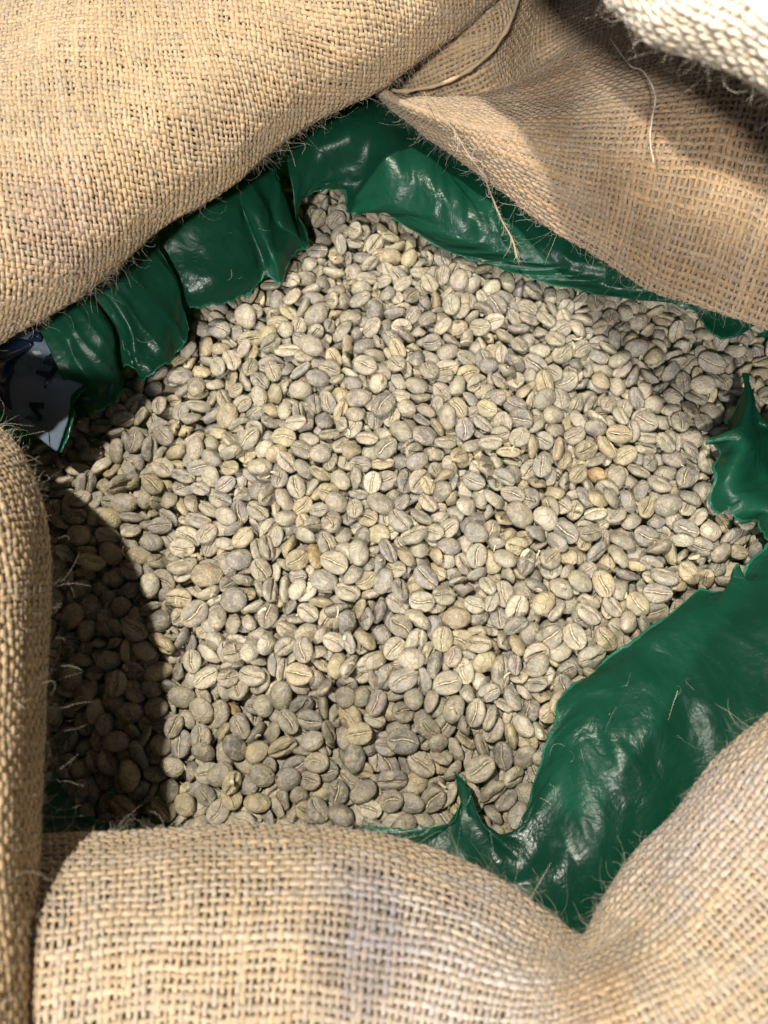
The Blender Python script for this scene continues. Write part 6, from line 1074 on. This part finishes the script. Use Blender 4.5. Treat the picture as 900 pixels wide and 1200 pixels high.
    332,-297,-52,23,92,23,88, 600,-287,-58,14,18,-26,92, -729,-191,-77,2,98,20,87, -18,-181,-42,-74,57,-11,83, 572,-184,-49,-7,11,62,86, 860,-191,-56,45,89,0,88, 921,-182,-85,-94,4,5,81, 
    1167,-190,-89,56,82,8,91, -936,-91,-131,-17,2,-65,93, -392,-92,-51,-21,12,-95,88, -316,-62,-48,39,-82,34,87, -130,-94,-29,97,15,-7,81, 264,-92,-38,29,-8,-94,88, 942,-91,-79,-29,34,40,81, 
    1145,-94,-98,85,-52,10,96, -1120,23,-140,10,99,2,88, -574,11,-61,-71,-68,-7,82, 774,23,-63,32,-85,33,76, 961,1,-59,-42,-89,-17,87, 294,123,-18,84,-38,-23,79, 352,74,-42,-85,43,-4,97, 
    818,113,-72,-14,29,-94,88, -1057,188,-140,-54,30,31,105, -943,223,-131,33,-11,-84,82, -447,200,-34,50,-85,13,78, 159,206,-30,24,37,70,86, -1225,280,-161,-1,2,31,88, -750,305,-80,10,93,-1,82, 
    285,275,-35,81,-56,-20,88, 472,281,-18,-56,83,-2,81, 748,293,-53,-89,-45,-9,98, -941,431,-99,-24,-9,-90,102, -848,390,-90,48,80,17,84, -540,352,-81,3,2,43,79, 358,383,-15,20,-3,17,91, 
    556,391,-54,-7,2,-100,87, 871,396,-60,-15,14,-82,87, -510,481,-63,-24,-37,86,76, -137,498,-36,23,8,93,82, 653,490,-69,52,-37,-39,75, 1417,528,-114,-10,-6,92,108, -156,599,-49,-26,8,94,83, 
    142,618,-48,-14,-8,95,87, 855,567,-58,-11,-2,94,85, -246,696,-41,-47,85,23,87, 291,712,-47,92,22,24,71, 502,674,-44,76,-59,-26,83, 294,788,-46,22,12,33,77, 358,783,-43,-79,53,8,91, 
    859,810,-81,-5,5,80,80, 86,869,-44,19,5,43,94, 373,881,-53,-5,-7,-47,89, 1064,902,-106,11,-22,92,97, -361,1008,-42,-11,-3,-97,84, 71,1007,-66,4,81,59,83, 167,1001,-64,-2,27,96,90, 
    -125,1175,-70,3,1,-47,103, -859,-925,-149,-88,-45,4,85, -296,-949,-109,81,-19,-44,90, -221,-818,-98,-14,97,12,84, -289,-718,-93,48,-4,-36,78, -545,-639,-80,-5,-22,-86,78, 
    88,-635,-68,89,13,4,79, 189,-427,-60,-65,-15,70,94, -899,-345,-120,30,1,95,78, 779,-338,-61,30,-23,-89,85, -850,-44,-101,44,-88,12,86, 387,-60,-32,0,-4,-34,80, 1001,-54,-60,-57,-2,-38,85, 
    -277,58,-29,-77,-61,14,74, 413,69,-21,6,-7,-37,80, 1126,56,-95,-7,-5,-88,82, -52,168,-8,98,-14,-5,89, 701,154,-43,-92,-2,-26,70, 907,144,-59,58,-74,4,82, -487,229,-50,29,1,-76,72, 
    23,209,-6,-50,-64,8,87, 692,240,-42,-14,14,-91,90, -162,356,-30,-5,32,-9,82, -100,361,-6,-30,-4,93,97, 486,346,-16,39,28,44,72, 1194,366,-109,-30,68,-61,80, -667,462,-64,1,26,87,76, 
    923,436,-63,15,-16,98,77, 1266,482,-114,-10,-99,-6,70, -968,542,-131,21,-23,67,93, -276,753,-29,-97,21,-14,89, 1010,835,-51,-23,96,-13,81, -472,927,-41,-40,-91,12,100, 
    403,927,-53,-33,1,-58,87, 208,1053,-58,10,0,-78,82, -962,-697,-125,-61,76,0,83, -1006,-519,-146,-32,-59,29,84, 60,-415,-55,-33,27,-25,84, -1030,-203,-113,-14,-10,48,82, 
    643,-87,-38,54,-82,-10,81, -1162,16,-121,-2,7,-95,78, -1032,416,-93,-2,-6,91,82, 1343,404,-125,36,18,90,87, -340,1390,-62,11,-27,22,81, -906,-900,-130,31,-15,-44,81, -871,20,-91,-64,73,22,86, 
    -1043,151,-103,30,74,-33,77, 609,551,-22,57,-66,-2,73, 786,856,-48,-45,88,-14,76, -374,1285,-31,0,-61,36,92, 1096,-281,-22,-67,70,-9,94, -1132,-120,-100,-1,27,-95,86, 
    -308,-746,-158,2,8,-90,89, 418,-317,-103,39,92,0,81, 500,-345,-113,-3,-3,-89,80, 416,-226,-107,-5,26,-28,87, -404,-141,-113,-3,5,-96,88, 720,-47,-98,-67,73,-6,83, 401,22,-95,-65,-69,32,94, 
    621,51,-106,2,-1,0,104, 247,166,-70,35,-31,20,75, -1098,214,-194,19,51,78,81, 291,320,-75,-8,6,65,100, -489,550,-86,32,-9,83,91, 63,-772,-137,-3,8,2,88, 188,-781,-138,2,-30,90,83, 
    -517,-682,-132,82,56,4,100, -411,-584,-122,-62,76,-8,92, -643,-11,-101,-44,89,-10,83, -327,2,-96,77,-53,-27,86, 619,121,-104,-43,-90,3,89, -653,396,-132,0,-9,31,87, -548,400,-99,6,-54,-83,87, 
    1346,603,-163,21,58,-60,81, 736,790,-96,37,84,14,81, -509,883,-99,34,51,73,86, 261,985,-114,3,0,-77,80, -93,-927,-145,42,20,83,80, 233,-905,-122,-30,-92,22,97, 11,-811,-128,-25,-15,-95,85, 
    -1005,-639,-173,88,-44,-12,93, -706,-657,-123,93,-31,-15,89, 420,-651,-95,-5,-18,8,91, -585,-443,-104,-6,-3,92,101, -385,-435,-63,-78,-28,-20,92, 495,-449,-80,-76,62,12,79, 
    -602,-369,-114,69,66,-26,86, -145,-354,-93,-49,24,-13,86, 152,-338,-82,25,29,-80,88, -171,-233,-74,-77,-62,-11,92, 487,-65,-93,-2,-14,84,92, 607,-18,-94,5,35,55,89, 144,74,-42,-88,44,-5,85, 
    1389,41,-175,-91,-34,-22,84, -958,159,-142,-18,-97,18,102, -885,157,-121,25,8,-61,95, -716,147,-108,-4,-1,96,81, 1126,172,-108,-27,-94,18,81, -682,265,-109,-5,-7,-9,87, 
    880,259,-94,2,7,-79,96, -407,471,-76,-29,67,-56,92, -681,654,-106,88,-45,16,97, 313,628,-74,20,4,-20,80, -477,733,-66,-40,91,-8,98, -258,741,-79,-56,-59,8,84, -271,934,-75,-10,-12,14,85, 
    -293,1090,-92,39,-17,10,80, -58,1252,-85,49,85,9,85, -9,-885,-105,99,-10,4,92, -768,-777,-132,71,6,15,95, -621,-741,-131,43,-54,-11,73, -711,-595,-135,-10,11,-46,82, -645,-572,-121,-10,17,-75,90, 
    -556,-586,-110,33,-14,-22,99, 61,-556,-80,-11,99,3,83, 472,-561,-98,-58,75,-32,92, 545,-586,-61,47,-88,8,107, -941,-488,-154,-42,-24,60,88, -621,-495,-119,8,-28,93,97, 
    -434,-470,-82,-74,65,10,79, 92,-469,-89,-71,66,-7,87, 367,-400,-74,3,-6,-88,92, 496,-400,-71,-28,33,61,88, -437,-303,-90,11,0,86,78, 364,-260,-81,11,4,30,90, -397,-168,-61,-42,-55,57,95, 
    -214,-182,-73,1,-36,93,84, 62,-227,-60,-27,92,-29,83, 630,-182,-92,4,76,-42,86, 993,-188,-107,15,19,16,79, 1055,-178,-106,31,-17,-91,88, -664,-66,-71,73,66,12,94, -516,-57,-63,-23,18,43,85, 
    -449,-88,-66,-4,-3,95,95, 637,-91,-80,-2,-17,76,88, -320,-5,-58,79,-53,-10,88, -39,12,-45,92,-35,17,93, 307,-10,-71,-26,23,-92,87, 1367,8,-144,64,72,-8,93, -45,77,-35,64,-58,-32,82, 
    289,105,-58,-9,-32,-91,90, -247,217,-46,1,-6,-89,93, -141,179,-48,3,14,-11,84, 91,195,-46,8,26,-66,94, -236,287,-40,-95,11,-14,82, -936,403,-120,-63,-74,23,81, 88,402,-58,-5,15,-99,98, 
    1455,391,-158,-87,3,-50,96, -564,467,-71,-18,42,77,95, -342,507,-59,-6,99,-9,86, 1159,527,-108,24,-33,-16,86, -840,576,-118,16,7,-16,85, 63,630,-43,9,7,13,104, -177,696,-57,-58,-29,-68,89, 
    375,684,-89,-11,-13,-36,86, -655,798,-83,62,-78,2,79, 61,752,-53,-46,-14,-88,71, 470,753,-84,24,-39,4,92, -561,869,-74,6,0,-61,100, -258,871,-63,18,94,5,94, 267,883,-68,-73,68,-5,86, 
    -19,998,-77,-35,-93,5,91, 293,1077,-78,-56,8,16,85, -210,1197,-96,-76,24,-34,84, 68,1189,-102,2,2,-8,88, -402,1399,-89,-34,-94,3,98, -858,-843,-147,-65,74,-2,82, -492,-829,-99,-76,40,-1,75, 
    36,-803,-90,-4,-16,94,89, -1094,-581,-184,-19,18,-46,93, -90,-665,-71,-88,43,-17,94, 92,-598,-74,-35,40,83,86, 113,-533,-81,-72,61,-12,83, -1097,-405,-167,94,-19,26,84, 
    710,-470,-79,14,1,28,90, -690,-315,-94,-57,-77,-10,89, -252,-375,-78,-38,-56,-18,95, -883,-229,-125,-3,-21,-96,81, 115,-241,-60,31,-17,-77,85, 39,-143,-50,-93,23,11,73, 
    119,-40,-36,-54,-82,-14,87, 590,-79,-44,67,43,-2,89, -4,62,-30,21,-91,-19,89, 578,52,-54,65,71,23,81, 1089,29,-118,33,3,-38,77, 1382,49,-130,-26,-14,20,95, -1231,163,-176,-39,-80,24,86, 
    37,154,-47,5,-1,95,89, 316,163,-39,16,-28,74,90, 407,156,-20,95,-21,4,91, 676,136,-79,-4,99,-6,70, 964,156,-70,-15,-1,79,96, -408,244,-44,1,-24,49,80, -995,379,-130,-15,98,5,81, 
    263,378,-26,97,8,20,84, 520,331,-56,-62,-59,31,93, -269,437,-40,-9,98,16,81, -83,466,-39,-7,-2,-84,93, 334,442,-41,21,18,20,82, 1073,441,-92,-96,9,28,84, 1325,560,-141,-3,4,94,88, 
    1425,525,-149,-3,-15,-32,83, -517,660,-64,25,-93,24,76, -307,669,-44,-19,38,-86,76, -15,646,-34,13,8,-99,85, 1207,638,-104,-72,-67,8,86, -214,755,-61,-12,34,-7,103, 722,745,-65,86,-1,-15,81, 
    -505,809,-56,50,82,28,87, 27,861,-49,-75,58,18,77, 524,851,-75,-96,12,16,85, 571,942,-85,-15,0,99,85, -249,1046,-68,88,-43,-10,89, -266,1245,-85,5,3,-93,82, -365,1331,-92,13,-22,-69,95, 
    -310,-887,-110,-99,9,12,80, 70,-891,-94,11,9,61,93, 447,-886,-96,-41,-84,36,91, 561,-653,-81,74,-57,-32,82, -603,-605,-87,-81,53,-14,105, -539,-452,-77,-5,16,-88,74, 73,-488,-63,-66,73,4,92, 
    463,-459,-56,-4,8,-27,80, 537,-303,-46,-64,77,2,89, -1061,-168,-135,-13,19,-95,90, -749,-6,-98,16,12,-98,87, 1342,6,-108,34,75,38,84, -1233,107,-173,-41,-59,67,88, -1116,98,-141,-86,-50,11,78, 
    -418,90,-36,7,-21,-86,81, -1218,214,-151,34,-91,-3,95, -367,208,-28,8,-18,-98,83, 655,189,-64,-7,46,3,90, 1150,216,-100,97,10,-9,96, -1138,308,-157,-25,17,13,89, 123,306,-26,88,26,-23,82, 
    65,416,-19,9,12,-82,91, 967,394,-86,-14,13,-98,99, -430,500,-40,13,1,55,88, 251,533,-30,-2,0,-94,84, 1482,455,-148,-32,-60,19,91, -787,636,-66,94,27,-18,89, 68,573,-43,-8,0,-7,73, 
    961,600,-65,82,-57,6,82, 1447,593,-168,-10,0,99,90, 150,785,-38,60,68,29,85, 1370,790,-144,1,97,-23,104, -50,869,-63,56,-72,-26,72, 437,1008,-62,-84,49,-19,92, -330,1073,-58,-35,-89,20,92, 
    101,1055,-59,-50,-22,19,91, 243,1115,-66,85,49,-15,85, -30,1156,-69,-78,-20,34,77, -438,1398,-61,-2,-11,-93,93, -310,1393,-91,31,-10,67,95, -463,-520,-80,-34,4,-17,86, 
    302,-403,-68,81,53,-25,94, 880,-361,-58,22,-20,-61,87, 709,-239,-57,1,-16,-88,87, -1098,-147,-130,10,-62,-69,81, 1355,-45,-112,71,-20,8,99, -1174,73,-137,-2,-1,-35,89, 
    -1269,156,-142,24,-3,-31,82, -555,131,-60,48,-23,-9,87, -1105,232,-143,-84,54,11,82, -795,284,-79,-39,70,-46,86, 701,344,-54,14,-24,93,101, 1272,396,-100,72,-10,45,88, 
    1400,379,-125,-12,-21,-51,84, -1082,458,-123,-4,-99,-13,92, -175,475,-36,-27,-46,80,81, 490,463,-29,-23,-97,-1,77, 1106,437,-75,77,-63,-6,81, 419,542,-25,-69,-71,8,86, 
    1471,530,-141,-53,55,-28,102, -473,633,-49,-38,-91,-6,79, 1412,631,-142,3,25,-94,85, 886,888,-44,45,77,43,87, 403,1041,-29,10,-9,95,94, 205,1160,-48,93,-31,-17,88, -603,-986,-116,27,-11,88,96, 
    -20,-954,-78,88,-39,-11,83, 227,-946,-81,-30,5,-85,82, -442,-859,-95,76,-61,21,74, 481,-877,-79,-23,-90,32,81, -1020,-831,-158,-55,39,66,87, -1052,-726,-133,-9,15,-68,90, 
    1304,15,-96,24,67,51,90, -1122,182,-125,83,-54,-16,85, -1145,320,-125,-7,29,81,69, 549,411,-25,-13,12,65,84, 1457,429,-100,86,-33,-33,92, 562,493,-29,-34,18,-36,101, -917,623,-62,14,9,-25,105, 
    1493,582,-119,38,-61,-9,96, -420,679,-35,19,-4,35,77, 1141,887,-64,25,88,29,99, 797,914,-43,-65,-63,-16,91, 324,1074,-34,-10,-6,99,94, -345,1145,-45,-71,-66,-12,88, -20,1292,-51,33,-15,53,86, 
    409,-935,-78,-6,4,24,83, -1080,-239,-120,-84,-16,46,97, -1164,-45,-120,-40,10,-32,90, 1278,-60,-59,-13,4,-47,84, 1298,-32,-85,-61,-46,-65,82, 790,50,-36,-13,37,-91,82, 
    1387,40,-82,-24,-28,12,90, 1290,355,-101,18,-40,89,96, 1383,345,-91,20,-98,-2,69, 1438,596,-118,4,-89,23,81, -789,650,-41,-18,6,-41,87, -754,740,-63,-2,0,-100,76, -684,862,-31,70,66,-28,87, 
    -364,1228,-27,-35,34,-83,86, 42,1284,-31,-19,4,-6,89, -84,1352,-45,86,34,16,82, -281,1442,-88,68,-35,9,80, 260,-965,-72,35,28,65,86, -971,-911,-126,-23,19,22,85, 470,-862,-42,35,-90,-3,83, 
    -1092,-679,-154,-13,-35,-75,80, -1089,-548,-113,0,-3,99,85, 825,-436,-22,-27,-36,79,94, -1116,-202,-104,-28,43,-74,87, 1274,-3,-45,-5,13,86,90, -1191,54,-101,-17,6,-76,74, 
    -1151,-9,-84,79,61,1,99, 1133,73,-54,-41,-3,-91,88, 240,339,-8,32,-72,28,76, 1311,330,-65,-83,-45,31,85, 1419,396,-78,1,-25,91,99, 1470,488,-91,-94,-8,32,87, -838,608,-85,-6,13,-99,74, 
    1451,639,-103,32,34,66,100, -743,679,-61,-73,68,-1,84, 
]
rec = np.array(BEANS, float).reshape(-1, 7)
bp_ = rec[:, :3]*.01; qv = rec[:, 3:6]*.01
bq = np.concatenate([np.sqrt(np.clip(1-(qv**2).sum(1, keepdims=True), 0, 1)), qv], 1); bq /= np.linalg.norm(bq, axis=1, keepdims=True)
# beans that came to rest dome up and dome down alike: turn part of them over
RM0 = np.stack([2*(bq[:, 1]*bq[:, 3]+bq[:, 0]*bq[:, 2]), 2*(bq[:, 2]*bq[:, 3]-bq[:, 0]*bq[:, 1]), 1-2*(bq[:, 1]**2+bq[:, 2]**2)], 1)
fl = (RM0[:, 2] > .4) & (np.random.default_rng(12).uniform(size=len(bq)) < .36)
w_, x_, y_, z_ = bq.T
bq = np.where(fl[:, None], np.stack([-x_, w_, z_, -y_], 1), bq)
bp_ = bp_+fl[:, None]*RM0*.045
rs_ = np.random.default_rng(4); bs = rec[:, 6:7]*.01*rs_.uniform(.95, 1.06, (len(rec), 3))
NB = len(rec); NI = min(300, NB)
NVAR = 10
HI = [bean_mesh(s, 22, 26) for s in range(NVAR)]
LO = [bean_mesh(s, 11, 18) for s in range(NVAR)]
HI_ME = [mesh_np("coffee_bean", h[0], h[1], h[2], mats=[MAT_BEAN], attrs={'crease': h[3]}, link=False) for h in HI]
SK_ME = [mesh_np("silverskin", h[4], h[5], mats=[MAT_SKIN], link=False) for h in HI]
PAL = [("grey-beige", (.425, .38, .295), .46), ("yellowish", (.48, .405, .26), .16), ("dull grey", (.33, .30, .262), .26), ("pale cream", (.53, .475, .365), .116), ("golden brown", (.44, .30, .15), .004)]
rb = np.random.default_rng(7)
tone = rb.choice(len(PAL), NB, p=[p[2] for p in PAL])
cols = np.array([PAL[k][1] for k in tone])*rb.uniform(.68, 1.10, (NB, 1))*(1+rb.normal(size=(NB, 3))*.012)
def qmat(q):
    w, x, y, z_ = q.T
    return np.stack([np.stack([1-2*(y*y+z_*z_), 2*(x*y-w*z_), 2*(x*z_+w*y)], -1), np.stack([2*(x*y+w*z_), 1-2*(x*x+z_*z_), 2*(y*z_-w*x)], -1), np.stack([2*(x*z_-w*y), 2*(y*z_+w*x), 1-2*(x*x+y*y)], -1)], -2)
RM = qmat(bq)
px_, py_ = project(bp_)
tocam = CAM-bp_; tocam /= np.linalg.norm(tocam, axis=1, keepdims=True)
facing = (RM[:, :, 2]*tocam).sum(1)
ax = RM[:, :, 0]; axx = ax[:, 0]; axy = ax@UPV
adeg = np.degrees(np.arctan2(axy, axx)) % 180
def pose(i):
    if facing[i] > .55: f = "round back up"
    elif facing[i] < -.5: f = "crease up"
    else: f = "tipped on edge"
    if adeg[i] < 23 or adeg[i] > 157: d = "level"
    elif 67 < adeg[i] < 113: d = "upright"
    elif adeg[i] <= 67: d = "leaning right"
    else: d = "leaning left"
    return f"{f}, {d}"
def zone(x, y):
    if y < 300 and x < 480: return "under the topmost green flap"
    if x < 150 and y < 560: return "below the printed film"
    if x < 190 and y < 780: return "in the left shadow"
    if x < 215: return "in the bottom left shadow"
    if y > 915 and x < 420: return "along the bottom fold's left"
    if y > 880: return "around the thin green tongue"
    if x > 760 and y < 480: return "in the upper right shade"
    if x > 760 and y < 620: return "beside the ragged green spike"
    if y > 600 and x > 720: return "at the lower right flap's corner"
    if x > 570 and y > 760: return "along the lower right flap"
    if y < 400 and x > 560: return "below the upper right flap"
    if y < 400: return "below the upper left flap"
    if y < 530: return "across the upper middle" if x > 400 else "upper left of the pile"
    if y < 690: return "in the bright middle, left half" if x < 420 else "in the bright middle, right half"
    if y < 800: return "just below the bright middle"
    return "low in the dim foreground"
labs = [f"{PAL[tone[i]][0]} bean, {pose(i)}, {zone(px_[i], py_[i])}" for i in range(NI)]
ORD = ["leftmost", "second from left", "third from left", "fourth from left", "fifth from left", "sixth from left", "seventh from left", "eighth from left"]
from collections import defaultdict
grp = defaultdict(list)
for i, l in enumerate(labs): grp[l].append(i)
for l, ids in grp.items():
    if len(ids) > 1:
        for k, i in enumerate(sorted(ids, key=lambda j: px_[j])):
            labs[i] = f"{l}, {ORD[min(k, 7)]}"
for i in range(NI):
    v = int(rb.integers(NVAR))
    o = bpy.data.objects.new("coffee_bean", HI_ME[v]); COL.objects.link(o)
    o.location = bp_[i]*CM; o.rotation_mode = 'QUATERNION'; o.rotation_quaternion = bq[i]; o.scale = bs[i]
    o.color = (*cols[i], 1)
    tag(o, labs[i], "coffee bean", "green coffee beans filling the sack")
    if facing[i] < .1:
        k = bpy.data.objects.new("silverskin", SK_ME[v]); COL.objects.link(k); k.parent = o
if NB > NI:
    Vs, Qs, Ts, Cs, Gs = [], [], [], [], []; off = 0
    var = rb.integers(NVAR, size=NB)
    for i in range(NI, NB):
        P, Q, T, g_, sv, sq = LO[var[i]]
        if facing[i] < .1:
            Vs.append((sv*bs[i])@RM[i].T+bp_[i]); Qs.append(sq+off); Gs.append(np.zeros(len(sv))); Cs.append(np.tile((.62, .54, .38), (len(sv), 1))); off += len(sv)
        Vs.append((P*bs[i])@RM[i].T+bp_[i]); Qs.append(Q+off); Ts.append(T+off); Gs.append(g_); Cs.append(np.tile(cols[i], (len(P), 1))); off += len(P)
    o = mesh_np("coffee_bean_heap", np.concatenate(Vs), np.concatenate(Qs), np.concatenate(Ts), mats=[MAT_BEANS], attrs={'tint': np.concatenate(Cs), 'crease': np.concatenate(Gs)})
    tag(o, "heap of raw grey-beige coffee beans lying between and under the nearer ones", "coffee beans", kind="stuff")

# papery chaff caught between the beans
r = np.random.default_rng(41); CV, CQ = [], []
for i in r.choice(min(1500, NB), 260, replace=False):
    a_ = bp_[i]+tocam[i]*.20*bs[i].mean()+r.normal(size=3)*.14
    e1 = r.normal(size=3); e1 /= np.linalg.norm(e1); e2 = np.cross(e1, r.normal(size=3)); e2 /= np.linalg.norm(e2); e3 = np.cross(e1, e2)
    ln, wd, cl_ = r.uniform(.07, .2), r.uniform(.03, .09), r.uniform(.02, .07); k = len(CV)
    for u_ in np.linspace(-1, 1, 4):
        for v_ in (-1, 0, 1):
            CV.append(a_+e1*u_*ln+e2*v_*wd*(1-.5*abs(u_))+e3*(cl_*u_*u_-cl_*.6*v_*v_)+r.normal(size=3)*.006)
    for p in range(3):
        for q_ in range(2): CQ.append((k+p*3+q_, k+p*3+q_+1, k+p*3+q_+4, k+p*3+q_+3))
o = mesh_np("chaff", np.array(CV), np.array(CQ), mats=[MAT_SKIN])
tag(o, "papery pale chaff flakes scattered between the coffee beans", "chaff", kind="stuff")

# ------------------------------------------------------------------ loose yarn and fibres
def tube(name, pts, rad, mat, parent, M=6, tint=1.0, seed=0, sub=10, fray=0):
    C = cr(np.array(pts, float), np.linspace(0, len(pts)-1, (len(pts)-1)*sub+1))
    T = np.gradient(C, axis=0); T /= np.linalg.norm(T, axis=1, keepdims=True)
    B = np.cross(T, [.2, .3, .93]); B /= np.linalg.norm(B, axis=1, keepdims=True); N = np.cross(T, B)
    n = len(C); s_ = np.arange(n)
    rr = np.asarray(rad)*(1+.25*vnoise(s_*.35, s_*0, seed)+.15*vnoise(s_*1.3, s_*0, seed+3))
    an = np.arange(M)*2*math.pi/M
    ring = C[:, None]+(B[:, None]*np.cos(an)[:, None]+N[:, None]*np.sin(an)[:, None])*(rr[:, None]*(1+.25*np.cos(2*an[None, :]+s_[:, None]*.9)))[..., None]
    ii = np.arange(n*M).reshape(n, M); jj = np.roll(ii, -1, 1)
    Q = np.stack([ii[:-1], jj[:-1], jj[1:], ii[1:]], -1).reshape(-1, 4)
    o = mesh_np(name, ring.reshape(-1, 3), Q, mats=[mat], attrs={'tint': np.full((n*M, 3), tint)})
    o.parent = parent
    if parent is not None and parent.parent is None: o.matrix_parent_inverse = Matrix.Translation(-parent.location)
    return C, o
pts = [U(*p) for p in [(497, 108, 4.6), (510, 128, 5.0), (530, 150, 5.0), (548, 180, 4.9), (566, 205, 4.3), (577, 232, 3.3), (588, 258, 2.6), (600, 280, 2.1), (606, 302, 1.9)]]
C, o = tube("loose_yarn", pts, .020+.016*np.linspace(0, 1, 81)**2, MAT_YARN, sack, tint=.85, seed=5); o["label"] = "loose frayed yarn hanging over the upper right fold"
r = np.random.default_rng(3)
k = r.integers(10, len(C), 160); fibres("stray_fibre", C[k], np.gradient(C, axis=0)[k]/.06+r.normal(size=(160, 3))*.45, r.uniform(.15, .8, 160), o, rad=.0045, seed=9, curl=1.4).matrix_parent_inverse = Matrix.Identity(4)
pts = [U(*p) for p in [(715, 45, 6.2), (738, 76, 6.5), (752, 82, 6.7), (762, 96, 6.8), (768, 115, 6.9), (764, 140, 6.9), (762, 165, 6.8), (766, 190, 6.6)]]
C, o = tube("loose_yarn", pts, .022, MAT_PALE_LIT, sack, tint=1.0, seed=8); o["label"] = "pale thread lying on the upper right fold under the cream one"
# stitched hem cord inside the pleat
hp = [U(*p) for p in [(612, -20, 5.2), (600, 20, 5.1), (580, 55, 4.6), (552, 80, 4.2), (520, 97, 3.7), (480, 106, 3.4), (455, 106, 3.3)]]
C, o = tube("hem_cord", hp, .07, MAT_YARN, sack, tint=.95, seed=12)
# lint on the film
lint = [(745, 812, 1.9), (760, 822, 1.9), (790, 818, 1.9), (640, 930, 1.4), (660, 935, 1.4), (655, 880, 1.3), (690, 850, 1.4), (720, 870, 1.6), (770, 935, 2.0), (250, 262, 2.0), (270, 318, 1.6), (280, 270, 2.0), (150, 395, 1.7), (100, 610, .6), (600, 1005, 1.6), (560, 1000, 1.4), (615, 1020, 1.6), (70, 660, 2.5), (90, 880, 2), (760, 640, .8)]
st = np.array([U(*p) for p in lint for _ in range(2)]); r = np.random.default_rng(15)
st += r.normal(size=st.shape)*np.array([.4, .4, .03]); di = r.normal(size=st.shape)*np.array([1, 1, .08])
o = fibres("lint_fibre", st, di, r.uniform(.12, .9, len(st)), None, rad=.0036, seed=21, curl=.7, segs=9)
tag(o, "pale stray jute hairs lying on the green film and beans", "lint", kind="stuff")
